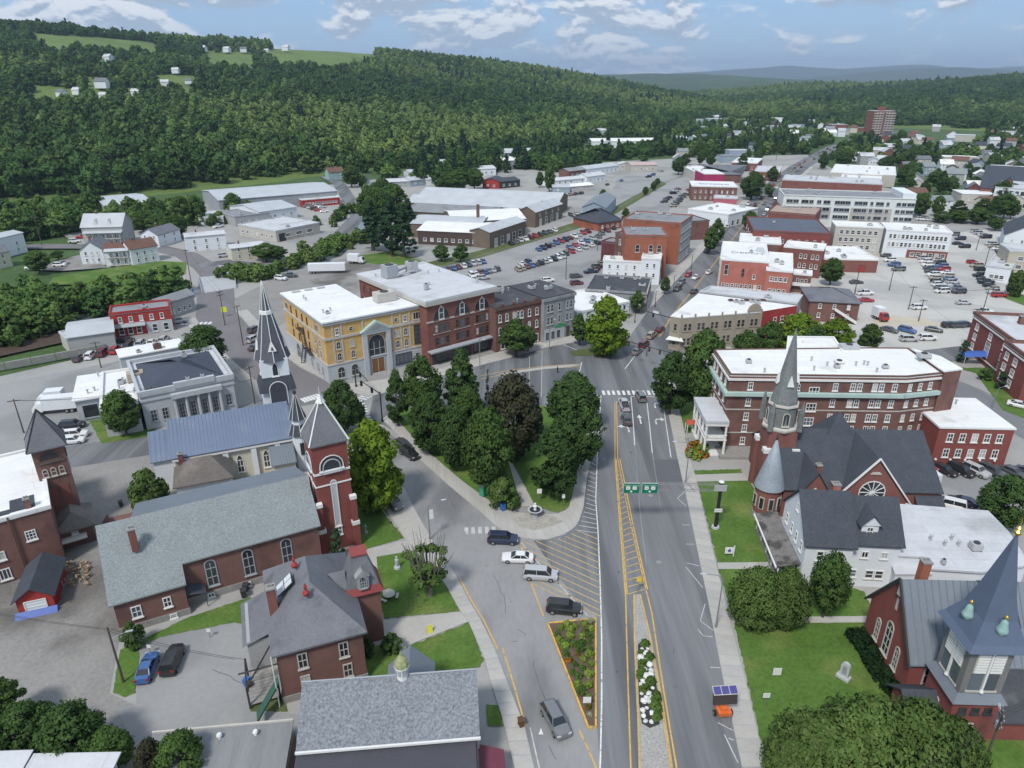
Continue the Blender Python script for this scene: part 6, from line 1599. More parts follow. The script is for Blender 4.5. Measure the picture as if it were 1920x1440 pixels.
town('brick_house_back','small brick building with dark roof left of the long white block',8.0,(1448,383),(1500,387),(1456,372),b_brown,r_slate,[(5,4,1,1.4)],units=1)
b = town('long_white_block','long four storey white block with grey centre panels and flat grey roof',14.2,(1470,367),(1718,375),(1482,356),mat('panel_white',(.60,.64,.62),.7),r_grey,units=6)
for z_ in (11,7.6,4.2):
    for k,w_ in ((.05,3),(.1,2.6),(.17,3.4),(.22,2),(.28,2),(.34,3.2),(.42,2.4),(.46,2.4),(.5,2.4),(.58,3.6),(.63,2.2),(.68,1.4),(.74,3.6),(.8,1.4),(.88,2),(.92,2),(.97,3.4)): b.win('F',b.W * k,z_,w_,1.7,fm=t_grey,gm=g_dark,bars=(2,1),out=.1)
b.box('grey_panel',b.W * .12,-.06,4,b.W * .38,0,9.6,p_grey); b.box('grey_panel',b.W * .53,-.06,2,b.W * .84,0,9.6,mat('panel_taupe',(.40,.38,.35),.8)); b.box('stair_head',b.W - 6,.2,14.2,b.W - .2,b.D - .2,17,p_white)
town('cream_block','four storey cream block before the long white one',11.0,(1567,425),(1657,429),(1573,417),t_stone,r_white,[(8.2,7,1.5,1.7),(5.2,7,1.5,1.7),(2.2,7,1.5,1.7)],units=2)
b = town('white_office','long white three storey office with brick ground floor on the car park',10.4,(1662,432),(1786,439),(1666,420),p_white,r_white,[(7.4,14,1.2,1.8),(4.2,14,1.2,1.8)],units=5)
b.box('brick_base',b.W * .38,-.1,-.2,b.W,.02,3.3,b_red); b.row('F',6,.8,1.6,1.6,b.W * .42,b.W * .98,out=.1)
town('long_brick_block','long low brick block behind the white one',9.0,(1467,338),(1655,347),(1476,329),b_red,r_pale,[(2.0,8,1.6,2)],units=6)
town('white_market','broad white roofed market hall beyond the brick block',7.0,(1557,324),(1680,330),(1566,309),t_stone,r_white,units=6)
town('white_market_wing','white roofed wing in front of the market hall',6.0,(1576,334),(1652,338),(1582,325),t_stone,r_white,units=3)
b = town('dark_roof_church','brick church with broad dark roof at the far right edge',7.0,(1838,352),(1960,360),(1850,318),b_red,r_slate,[(1,5,1.6,4)],kind='gable',rise=8)
b.gable(r_slate,7,'y',b.W * .3,-3,b.W * .55,8,7,.4,b_red,name='cross_roof')
town('white_mill','white mill with rows of dark windows at the far right edge',10,(1866,352),(1975,360),(1880,340),p_white,r_pale,[(7,9,1.8,1.9),(3.6,9,1.8,1.9),(.6,9,1.8,1.9)],fm=t_dark)
town('beige_block','beige apartment block at the right edge of the car park',9.4,(1893,472),(1990,478),(1890,460),mat('boards_beige',(.42,.38,.31),.85),r_pale,[(6.4,3,2,1.5),(3.4,3,2,1.5)],units=1)
town('low_office','low white office before the beige apartment block',5.0,(1850,500),(1896,506),(1865,480),p_white,r_pale,[(1.2,3,1.4,1.4)],units=1)
b = town('green_gable_house','white house with dark gable and green awnings by the car park',7.0,(1885,440),(1975,448),(1890,420),p_white,r_slate,[(3.8,4,1,1.6),(.8,4,1,1.6)],kind='gable',rise=5,axis='y',cat='house')
b.part('awning',slab4([(0,-2,3.0),(b.W,-2,3.0),(b.W,0,3.6),(0,0,3.6)],.1),flat('roof_green',(.12,.26,.19),.7))
bt = Bld('apartment_tower','tall red brick apartment tower before the far wooded hill','tower block',((488,1000),R(8),30,18),30)
bt.walls(b_red); bt.flat(r_pale); bt.box('lift_house',11,5,30,19,13,35,b_red)
for k in range(9):
    bt.box('balcony_row',-.8,-1.0,1.6 + k * 3.1,12,0,2.7 + k * 3.1,t_stone); bt.box('balcony_row',17,-1.0,1.6 + k * 3.1,30.8,0,2.7 + k * 3.1,t_stone); bt.row('F',6,3 + k * 3.1,1.6,1.3,gm=g_dark)
# ---- works by the river
def shed(name,label,z,fl,fr,bk,wall,roof,rise,rows=(),axis='x',side=()): return town(name,label,z,fl,fr,bk,wall,roof,rows,side,kind='gable',rise=rise,axis=axis)
stone_b = mat('stone_brown',(.165,.130,.100),.9,.14,.4,.14,4)
shed('granite_shed','rear granite shed of the long works, pale grey roof',7,(786,366),(1048,378),(792,355),stone_b,r_tin,3.0)
shed('granite_shed','second granite shed of the long works, counted from the back',7,(762,379),(1004,392),(768,368),stone_b,r_tin,2.6)
shed('granite_shed','third granite shed of the long works, darker grey roof',6.5,(763,396),(925,405),(768,382),stone_b,r_grey,2.4)
shed('granite_shed','white roofed granite shed in the middle of the works',7,(850,416),(985,410),(875,394),stone_b,r_white,2.2,[(.6,3,2.6,3.4)],side=[(.4,2,3,3.6)])
b = shed('granite_shed','front granite shed of the works with white roof and dark brick wall',6,(783,432),(916,438),(788,412),mat('brick_sooty',(.085,.06,.055),.9),r_white,1.6,[(1.6,9,1.6,1.4)],side=[(.4,2,3,3.4)])
shed('granite_shed','grey roofed granite shed between the white roofed ones',6.4,(770,419),(900,424),(775,402),stone_b,r_tin,1.8)
shed('granite_shed','brown stone shed end with loading doors facing the rail line',7,(918,436),(985,414),(905,424),stone_b,r_tin,1.4,[(.2,5,2.6,3.6)])
shed('granite_shed','brown stone gabled shed end at the far corner of the works',7.5,(1004,398),(1054,382),(995,388),stone_b,r_tin,2.4,[(.2,4,2.4,3.6),(5,4,1.2,1.4)])
b.part('works_chimney',MB().box(20,24,6,21.2,25.2,14),t_brown)
shed('blue_shed','blue grey metal shed with two white doors near the small station',6,(1092,388),(1135,390),(1115,368),p_blue,r_greymet,2.4,[(.2,2,4,4)],'y')
town('station','small brick station with steep dark hip roof beside the tracks',4,(1122,418),(1166,412),(1130,400),b_orange,r_slate,[(1,4,1,1.8)],kind='hip',rise=5)
b = shed('long_tin_shed','long grey sided shed with pale roof under the wooded hill',7,(410,376),(632,358),(424,354),mat('metal_siding',(.30,.32,.34),.7),r_tin,2.2)
town('red_office','low red office with white roof before the long tin shed',4,(566,376),(637,370),(568,360),p_red,r_white,[(1.4,10,1.4,1.2)])
shed('grey_barn','grey barn with white roof at the foot of the woods',6,(196,386),(284,378),(290,360),p_grey,r_tin,1.6)
town('yellow_shed','low shed with white roof and yellow machinery before the grey barn',3.5,(288,396),(345,402),(290,386),t_stone,r_white,units=1)
town('dormer_shed','small pale shed with two dark doors below the tin sheds',3.6,(372,410),(418,408),(374,398),p_white,r_pale,[(.2,2,2.6,2.6)],units=0)
b = town('beige_works','beige flat roofed workshop with dark doorway beside the river road',4.6,(517,435),(599,419),(455,421),t_stone,r_pale,[(1.6,3,3.2,1.5)],left=[(1.6,7,1.4,1.3)],units=1)
b.win('F',3.2,.1,3.6,3.4,'rect',t_dark,t_dark,(1,1),'garage_door')
shed('tin_office','pale roofed gabled office between the tin sheds and the workshop',5.5,(486,398),(556,388),(478,380),p_white,r_tin,2.0,[(2,4,1.2,1.4)])
town('flat_workshop','flat grey workshop roof left of the gabled office',4.5,(440,408),(505,400),(445,394),p_grey,r_grey,[(1.4,4,1.2,1.2)])
# ---- river-side red store and sheds
b = town('red_store','red two storey store with small gable parapet beside the river',6.4,(205,592),(318,579),(240,574),p_red,r_grey,[(4.0,5,1.0,1.6)],side=[(4.0,2,1,1.6)],units=1,par=.5,fm=t_white)
b.part('parapet_gable',MB().plate([(b.W * .5,6.6),(b.W * .66,6.6),(b.W * .58,7.7)],-.2,.05),p_red); b.part('awning',slab4([(-.2,-1.4,2.9),(b.W * .55,-1.4,2.9),(b.W * .55,0,3.6),(-.2,0,3.6)],.1),t_grey); b.box('shopfront',b.W * .56,-.15,0,b.W,.0,3.4,s_pale); b.row('F',3,.6,1.3,2.2,1,b.W * .5,gm=g_dark); b.row('F',2,.5,1.4,2.2,b.W * .6,b.W * .98,gm=g_dark,out=.15)
town('tin_shed','tin roofed shed left of the red store',4.4,(126,634),(212,622),(140,604),p_grey,r_tin,kind='gable',rise=1.0,cat='shed')
town('tin_lean_to','pale tin lean-to on posts at the river edge',3.2,(126,640),(165,632),(128,622),t_stone,r_pale,cat='shed',units=0)
town('grey_river_shed','long grey shed behind the red store along the river',5.0,(300,572),(362,552),(285,566),p_grey,r_grey,[(1.2,5,1,1.4)],kind='gable',rise=1.4,axis='x')
# ---- houses across the river
def house(label,base_l,base_r,depth,h,wall,roof,rise,axis='x',rows=((3.4,3),(.8,3)),porch=False,name='house',chim=True):
    A_,B_ = G(*base_l),G(*base_r); rc = (A_,math.atan2(B_[1] - A_[1],B_[0] - A_[0]),dist(A_,B_),depth)
    b = Bld(name,label,'house',rc,h); b.walls(wall); b.gable(roof,rise,axis,wallm=wall,over=.35)
    for z_,n in rows: b.row('F',n,z_,.9,1.5); b.row('R',2,z_,.9,1.5); b.row('L',2,z_,.9,1.5)
    if chim: b.chimney(b.W * .3,depth * .5,h,h + rise + 1.0,.6)
    if porch:
        for z_ in (.3,3.2):
            b.part('porch_floor',MB().box(b.W * .1,-1.8,z_,b.W * .95,0,z_ + .15),t_stone)
            for k in range(6): b.part('porch_post',MB().box(b.W * (.1 + .166 * k),-1.8,z_,b.W * (.1 + .166 * k) + .12,-1.68,z_ + 2.7),t_white)
        b.part('porch_roof',slab4([(b.W * .05,-2.1,5.8),(b.W,-2.1,5.8),(b.W,.1,6.5),(b.W * .05,.1,6.5)],.1),r_tin)
    return b
house('white house end of the row, gable to the road, parked cars before it',(155,496),(198,494),12,5.5,p_white,r_slmed,3.2,'y')
house('white house with brown roof and two tier porch in the row',(200,499),(248,496),8,5.6,p_white,r_brown,2.4,porch=True)
house('white house with brown roof at the end of the row, above the lawn',(250,498),(300,489),8,6.2,p_white,r_brown,2.6)
b = house('big house with pale tin roof, twin dormers and double porches',(160,462),(236,460),12,8.2,p_grey,r_tin,4.6,porch=True)
for k in (.35,.68): b.part('dormer',MB().add([(b.W * k - 1,.6,8.6),(b.W * k + 1,.6,8.6),(b.W * k,.4,11.2),(b.W * k,4.5,11.2)],[(0,1,2),(1,3,2),(0,2,3)]),t_white)
house('white gabled house by the trees right of the tin roofed one',(268,462),(300,464),14,5.2,p_white,r_slmed,2.4,'y')
house('white flat fronted house with balconies by the bend of the road',(352,473),(426,466),9,6.2,p_white,r_pale,.8,porch=False)
house('small white house at the edge of the river road',(437,490),(500,482),8,5.0,p_cream,r_pale,.7)
house('white flat roofed house at the left edge with dark windows',(-30,492),(52,470),9,7.5,p_white,r_tin,.8)
house('cream house below the flat roofed one at the left edge',(-40,510),(24,497),8,5.5,p_cream,r_slmed,2.2)
house('turquoise house with dark gable under the hill woods',(618,338),(646,336),9,5.5,mat('boards_teal',(.26,.38,.38),.8),r_brown,2.8)
# ---- works on the far side of the river
far = [('blue fronted shed with pale roof beside the trees',(770,350),(812,346),5,14,p_blue,r_tin),('pale roofed shed left of the blue fronted one',(724,352),(770,350),4.5,14,p_grey,r_pale),
       ('long white shed behind the blue one',(768,334),(830,330),5,12,p_white,r_tin),('white walled shed right of the blue one',(800,348),(834,346),5,10,p_white,r_pale),
       ('dark red shed with slate roof by the tall trees',(905,353),(936,354),6,16,p_red,r_slate),('black shed joined to the dark red one',(936,354),(975,350),5.5,14,t_dark,r_slate),
       ('big white roofed shed above the dark red one',(920,318),(985,315),8,18,p_grey,r_white),('blue grey gabled shed topping the works',(945,305),(1008,303),10,22,p_blue,r_tin),
       ('white shed left of the big white roofed one',(893,330),(930,328),6,14,p_white,r_pale),('small white box shed by the woods',(828,318),(842,317),7,6,p_white,r_pale),
       ('brick shed with flat roof near the road bend',(1066,334),(1098,330),6,10,b_brown,r_grey),('white shop with green gabled roof near the bend',(1098,330),(1160,322),6,14,p_white,r_tin),
       ('white house with porch beside the green gabled shop',(1100,345),(1135,340),6,10,p_white,r_pale),('pale blue garage with pitched roof in the sheds',(1036,362),(1068,362),4.5,10,p_blue,r_tin),
       ('white canopy roof among the low sheds',(1066,360),(1112,356),4,9,t_stone,r_white),('low white shed behind the canopy',(1030,350),(1100,344),4.5,10,p_white,r_pale),
       ('pink roofed hall by the far road',(1183,322),(1232,321),6,16,t_stone,mat('roof_pink',(.46,.36,.34),.8)),('long white hall at the foot of the hill',(1110,277),(1232,276),8,30,p_white,r_white),
       ('white house above the long white hall',(1090,257),(1110,256),9,12,p_white,r_tin),('second white house above the long hall, by the first',(1122,256),(1138,255),9,12,p_white,r_pale),
       ('low white building behind the pink roofed hall',(1108,288),(1150,287),5,12,p_white,r_pale),('tan building right of the pink roofed hall',(1160,318),(1182,318),5,10,t_stone,r_pale)]
for i,(lb,l_,r_,h_,d_,w_,rf) in enumerate(far):
    A_,B_ = G(*l_),G(*r_); rc = (A_,math.atan2(B_[1] - A_[1],B_[0] - A_[0]),dist(A_,B_),d_)
    b = Bld('shed' if 'house' not in lb else 'house',lb,'shed' if 'house' not in lb else 'house',rc,h_ * .8); b.walls(w_); b.gable(rf,h_ * .28,'x' if b.W > d_ else 'y',wallm=w_); b.row('F',max(2,int(b.W / 5)),1.4,1.4,1.4)
# ---- the far neighbourhoods: houses and sheds, each its own
FARW = [p_white,p_white,p_grey,p_cream,b_red,p_blue,t_stone]; FARR = [r_tin,r_slmed,r_slate,r_pale,r_white,r_brown,r_shing]
def far_house(x,y,w,d,h,rise,wall,roof,rz,label,group,z=0.0,flat_=False):
    b = Bld('house' if not flat_ else 'store',label,'house' if not flat_ else 'store',((x,y),rz,w,d),h,group); b.root.location.z = z
    b.walls(wall)
    if flat_: b.flat(roof,over=.2)
    else: b.gable(roof,rise,'x' if w > d else 'y',wallm=wall)
    if math.hypot(x,y) < 700:
        for z_ in ((1.0,3.8) if h > 5 else (1.0,)): b.row('F',3,z_,1.0,1.5)
    return b
random.seed(21)
zones = [((1690,285),(1925,400),46,'market houses'),((1300,218),(1620,262),58,'valley end'),((1480,262),(1720,318),26,'far street houses'),
         ((1260,262),(1420,312),16,'far street blocks'),((1700,245),(1925,300),18,'hill foot')]
TAKEN = []; TLAB = []
mainpts = np.array(MAIN)
for (a,c_,n,grp) in zones:
    k = 0; tries = 0
    while k < n and tries < 3000:
        tries += 1
        u,v = random.uniform(a[0],c_[0]),random.uniform(a[1],c_[1]) if 'valley' not in grp else a[1] + (c_[1] - a[1]) * random.random() ** .7
        x,y = G(u,v); big = random.random() < (.35 if 'valley' in grp else .18)
        w,d = (random.uniform(18,34),random.uniform(12,20)) if big else (random.uniform(8,12),random.uniform(7,10))
        if seg_dist(np.array([[x,y]]),MAIN)[0][0] < 22 + w * .5: continue
        if any(math.hypot(x - q[0],y - q[1]) < (w + q[2]) * .75 + 5 for q in TAKEN): continue
        if x > 700 and 'hill' not in grp: continue
        wl,rf = random.choice(FARW),random.choice(FARR if not big else [r_white,r_pale,r_tin,r_grey])
        wn = wl.name.split('_')[-1]; rn = {'roof_tin': 'tin','slate_medium': 'grey','slate_dark': 'dark','roof_membrane_pale': 'pale','roof_membrane_white': 'white','shingles_brown': 'brown','shingles_grey': 'ash-grey','roof_gravel_grey': 'gravel'}[rf.name]
        lbl = f"{wn} {rn}-roofed {'store' if big else 'house'}, {['lower', 'middle', 'upper'][int(3 * (c_[1] - v) / (c_[1] - a[1] + .01))]} {['left', 'centre', 'right'][int(3 * (u - a[0]) / (c_[0] - a[0] + .01))]} of the {grp}"
        if lbl in TLAB: continue
        TAKEN.append((x,y,w)); TLAB.append(lbl); k += 1
        far_house(x,y,w,d,random.uniform(4.5,7),random.uniform(2,3.2),wl,rf,R(random.choice([-27,63,5,-10]) + random.uniform(-6,6)),lbl,grp,flat_=big)
# houses up on the wooded hillside
def on_hill(u,v,hill):
    a,b_ = (u - 960) / F,(720 - v) / F; dx,dy,dz = a,CP + b_ * SP,-SP + b_ * CP
    t = np.arange(300,3500,4.0); k = np.nonzero(hill.h(np.stack([dx * t,dy * t],1)) > CAMZ + dz * t)[0]
    if len(k): t = t[k[0]]; return dx * t,dy * t,CAMZ + dz * t
    return None
for i,(u,v,s_,lb) in enumerate([(182,168,1.5,'largest white house alone in the hillside woods'),(190,188,.9,'small white house just below the largest hillside one'),(250,182,1.0,'white house right of the pair in the hillside woods'),(110,184,1.0,'white house at the left of the hillside clearing'),
      (140,180,1.0,'white house beside the leftmost one of the clearing'),(305,164,1.0,'white house below the hillside driveway'),(350,160,.9,'white house right of the hillside driveway'),(197,118,1.3,'low long white house high in the woods'),(325,140,1.0,'house at the head of the hillside driveway'),
      (393,90,1.2,'topmost white house by the upper meadow'),(375,98,1.3,'white house left of the upper meadow group'),(420,100,1.3,'white house in the middle of the upper meadow group'),(452,100,1.3,'white house right of the upper meadow group'),(530,97,1.5,'white house at the edge of the long meadow'),(495,102,1.1,'house between the two upper meadows'),(622,272,.9,'white house at the foot of the hill woods'),(516,222,.8,'white gable showing through the middle woods')]):
    p = on_hill(u,v,LEFT)
    if p: far_house(p[0],p[1] - 4,9 * s_,7 * s_,4.6 * s_,2.6 * s_,p_white,r_pale if i % 3 else r_slmed,R(random.uniform(-25,25)),lb,'houses on the wooded hill',p[2] + 2.0)
# ================================================================ vehicles
PAINT = {}
def paint_m(c):
    cols = dict(white=(.70,.70,.69),silver=(.42,.43,.44),grey=(.16,.165,.17),black=(.018,.018,.02),navy=(.022,.030,.065),blue=(.045,.11,.28),red=(.36,.022,.026),maroon=(.12,.022,.026),green=(.04,.09,.05),tan=(.33,.29,.22),orange=(.65,.14,.03),charcoal=(.06,.062,.065))
    if c not in PAINT:
        m = mat('paint_' + c,cols[c],.28,.02,.5,.02,4,spec=.6)
        m.node_tree.nodes['Principled BSDF'].inputs['Coat Weight'].default_value = .4
        PAINT[c] = m
    return PAINT[c]
m_cglass = mat('car_glass',(.020,.024,.028),.08,.02,.5,.02,4,spec=.7)
m_tyre = mat('tyre',(.018,.018,.018),.9,.1,2,.1,8)
m_rim = mat('wheel_rim',(.35,.36,.37),.35,.05,2,.05,8,metal=.6)
m_head = flat('headlamp_glass',(.62,.64,.66),.15)
m_tail = flat('tail_lamp',(.30,.012,.012),.25)
SPEC = {  # length, width, profile of the body top (x, z), greenhouse (base x0,x1, roof x0,x1, belt z, roof z)
    'sedan': (4.75,1.82,[(-2.37,.55),(-2.3,.80),(-1.5,.92),(-.9,.96),(1.5,1.0),(2.25,.98),(2.37,.62)],(-1.05,1.75,-.25,1.05,.95,1.44)),
    'hatch': (4.3,1.78,[(-2.15,.55),(-2.05,.84),(-1.35,.96),(-.9,1.0),(2.0,1.04),(2.15,.6)],(-1.05,2.05,-.3,1.55,.98,1.5)),
    'SUV': (4.75,1.92,[(-2.37,.62),(-2.3,.98),(-1.5,1.10),(-1.0,1.12),(2.25,1.16),(2.37,.66)],(-1.2,2.28,-.55,1.9,1.1,1.74)),
    'minivan': (4.95,1.96,[(-2.47,.6),(-2.35,.92),(-1.7,1.04),(-1.3,1.08),(2.38,1.14),(2.47,.62)],(-1.6,2.40,-.85,2.2,1.05,1.80)),
    'pickup': (5.7,1.98,[(-2.85,.66),(-2.75,1.02),(-1.8,1.12),(-1.2,1.14),(.75,1.15),(.8,1.12),(2.8,1.12),(2.85,.68)],(-1.35,.85,-.75,.6,1.12,1.82))}
CARM = {}
def car_parts(kind):
    if kind in CARM: return CARM[kind]
    L_,W_,prof,(g0,g1,r0,r1,zb,zr) = SPEC[kind]
    hw = W_ / 2; body = MB()
    xs = [p[0] for p in prof]; zs = [p[1] for p in prof]
    st = sorted(set([round(x,3) for x in np.linspace(xs[0],xs[-1],13)] + [round(x,3) for x in xs]))
    secs = []
    for x in st:
        zt = float(np.interp(x,xs,zs)); e = abs(x) / (L_ / 2); w = hw * (1 - .16 * max(0,e - .72) / .28)
        z0 = .24 + .10 * max(0,e - .85) / .15
        secs.append([(x,-w * .93,z0),(x,-w,z0 + (zt - z0) * .38),(x,-w * .985,z0 + (zt - z0) * .72),(x,-w * .86,zt),(x,0,zt + .03),(x,w * .86,zt),(x,w * .985,z0 + (zt - z0) * .72),(x,w,z0 + (zt - z0) * .38),(x,w * .93,z0)])
    k = 9; body.v = [p for s_ in secs for p in s_]
    for i in range(len(secs) - 1):
        for j in range(k - 1): body.f.append((i * k + j,i * k + j + 1,(i + 1) * k + j + 1,(i + 1) * k + j)); body.m.append(0)
        body.f.append((i * k + k - 1,i * k,(i + 1) * k,(i + 1) * k + k - 1)); body.m.append(0)
    body.f.append(tuple(range(k))); body.m.append(0); n = (len(secs) - 1) * k; body.f.append(tuple(range(n,n + k))[::-1]); body.m.append(0)
    gw,tw = hw * .87,hw * .68
    glass = MB().add([(g0,-gw,zb),(g1,-gw,zb),(g1,gw,zb),(g0,gw,zb),(r0,-tw,zr - .03),(r1,-tw,zr - .03),(r1,tw,zr - .03),(r0,tw,zr - .03)],[(0,1,5,4),(1,2,6,5),(2,3,7,6),(3,0,4,7),(4,5,6,7)])
    roof = MB().add([(r0 - .08,-tw - .02,zr - .06),(r1 + .06,-tw - .02,zr - .06),(r1 + .06,tw + .02,zr - .06),(r0 - .08,tw + .02,zr - .06),(r0 + .1,-tw + .1,zr),(r1 - .1,-tw + .1,zr),(r1 - .1,tw - .1,zr),(r0 + .1,tw - .1,zr)],[(0,1,5,4),(1,2,6,5),(2,3,7,6),(3,0,4,7),(4,5,6,7)])
    for s_ in (-1,1):
        roof.tube((g0 + .02,s_ * gw,zb),(r0,s_ * tw,zr - .04),.045,n=4); roof.tube((g1 - .02,s_ * gw,zb),(r1,s_ * tw,zr - .04),.07,n=4)
        xm = (g0 + g1) / 2 + .1; roof.tube((xm,s_ * gw * 1.0,zb),(xm,s_ * tw * 1.02,zr - .04),.045,n=4)
    if kind == 'pickup': body.add([(.95,-hw * .8,1.16),(2.7,-hw * .8,1.16),(2.7,hw * .8,1.16),(.95,hw * .8,1.16)],[(0,1,2,3)],1)
    rw = .34 if kind in ('sedan','hatch') else .38
    wheel = MB()
    def ring(y0,y1,r,m): 
        a = [2 * math.pi * i / 14 for i in range(14)]
        v = [(r * math.cos(t),y0,r * math.sin(t)) for t in a] + [(r * math.cos(t),y1,r * math.sin(t)) for t in a]
        wheel.add(v,[(i,(i + 1) % 14,14 + (i + 1) % 14,14 + i) for i in range(14)] + [tuple(range(14))[::-1],tuple(range(14,28))],m)
    ring(-.11,.11,rw,0); ring(-.125,.125,rw * .6,1)
    hl = MB().box(-.06,-.2,-.07,.06,.2,.07); tl = MB().box(-.05,-.16,-.12,.05,.16,.12)
    CARM[kind] = (body.mesh('body',[paint_m('white'),t_dark],False),glass.mesh('window_glass',m_cglass),roof.mesh('car_roof',paint_m('white')),wheel.mesh('wheel',[m_tyre,m_rim]),hl.mesh('headlight',m_head),tl.mesh('tail_light',m_tail),rw)
    for me in (CARM[kind][0],CARM[kind][2]): pass
    # one-piece version for cars too small to show their parts
    allm = MB(); 
    def merge(mb,m,dx=0,dy=0,dz=0): allm.add([(p[0] + dx,p[1] + dy,p[2] + dz) for p in mb.v],mb.f,m)
    merge(body,0); merge(glass,1); merge(roof,0)
    for sx in (-1,1):
        for sy in (-1,1): merge(wheel,2,sx * L_ * .31,sy * (hw - .1),rw)
    CARM[kind + '_far'] = allm.mesh('car',[paint_m('white'),m_cglass,m_tyre])
    return CARM[kind]
def setmat(o,m,i=0):
    o.material_slots[i].link = 'OBJECT'; o.material_slots[i].material = m
NAMES = {'sedan': 'sedan','hatch': 'hatchback','SUV': 'sport_utility_vehicle','minivan': 'minivan','pickup': 'pickup_truck'}
def car(x,y,heading,kind,colour,label,group=None,near=False):
    """heading in degrees: where the nose points"""
    L_,W_,prof,gh = SPEC[kind]; body,glass,roof,wheel,hl,tl,rw = car_parts(kind)
    rz = R(heading + 180); m = paint_m(colour); cat = {'pickup': 'pickup','minivan': 'van','SUV': 'SUV'}.get(kind,'car')
    z = .075
    if not near:
        o = link(NAMES[kind],CARM[kind + '_far'],loc=(x,y,z),rz=rz); setmat(o,m); return tag(o,label,cat,group)
    t = thing(NAMES[kind],label,cat,(x,y,z),rz,group)
    o = link('body',body,t); setmat(o,m); link('window_glass',glass,t); o = link('roof',roof,t); setmat(o,m)
    hw = W_ / 2
    for sx in (-1,1):
        for sy in (-1,1): link('wheel',wheel,t,(sx * L_ * .31,sy * (hw - .1),rw))
    for sy in (-1,1): link('headlight',hl,t,(-L_ / 2 + .08,sy * hw * .66,.72 if kind in ('sedan','hatch') else .86)); link('tail_light',tl,t,(L_ / 2 - .05,sy * hw * .74,.84 if kind in ('sedan','hatch') else 1.0))
    return t
def carp(u,v,heading,kind,colour,label,group=None,near=True): 
    x,y = G(u,v); return car(x,y,heading,kind,colour,label,group,near)
# ---- the ones that stand out
carp(943,1017,-4,'SUV','navy','navy SUV at the kerb below the fountain, topmost of four','vehicles by the hatched island')
carp(971,1052,176,'sedan','white','white sedan facing the slip road between navy SUV and silver van','vehicles by the hatched island')
carp(1013,1084,-6,'minivan','silver','silver minivan parked on the hatched island','vehicles by the hatched island')
carp(1057,1147,-8,'SUV','black','black SUV parked just above the flower bed','vehicles by the hatched island')
carp(1041,1358,-68,'SUV','grey','grey SUV driving down the slip road past the flower bed')
carp(1170,764,92,'pickup','silver','silver pickup first at the stop line in the turning lane'); carp(1174,792,92,'sedan','charcoal','dark sedan behind the silver pickup'); carp(1201,749,92,'SUV','grey','dark grey SUV at the crosswalk in the middle lane')
carp(278,1259,100,'sedan','blue','blue sedan on the lot behind the rectory'); carp(325,1245,98,'SUV','black','black SUV beside the blue sedan behind the rectory')
carp(768,856,-48,'SUV','black','black SUV parked along the park kerb'); carp(757,838,-48,'sedan','charcoal','dark sedan parked ahead of the black SUV at the park kerb'); carp(738,948,-55,'SUV','grey','grey SUV half hidden under the bright maple')
carp(137,802,12,'SUV','black','black SUV between the box truck and two white cars'); carp(142,820,14,'SUV','white','white SUV beside the post office lawn, behind a white hatchback'); carp(138,831,14,'hatch','white','white hatchback nearest the street beside the post office lawn')
carp(1733,879,-62,'hatch','red','bright red hatchback at the end of the hotel car park row','cars behind the hotel')
for i,(u,c_,k_) in enumerate(((1769,'black','sedan'),(1800,'black','SUV'),(1828,'silver','SUV'),(1858,'charcoal','SUV'),(1898,'charcoal','sedan'),(1928,'navy','sedan'))):
    carp(u,886 + i * 1.2,-62,k_,c_,f"{['black sedan next to the bright red hatchback', 'black SUV between black sedan and silver SUV', 'silver SUV in the middle of the row', 'charcoal SUV right of the silver one', 'charcoal sedan near the end of the row', 'navy sedan cut by the edge of the view'][i]} behind the hotel",'cars behind the hotel')
carp(1778,952,150,'minivan','white','white van tucked behind the flat roofed store'); carp(1802,946,150,'sedan','navy','navy sedan beside the white van behind the store')
carp(1910,764,-38,'sedan','white','white sedan on the side street by the street lamp')
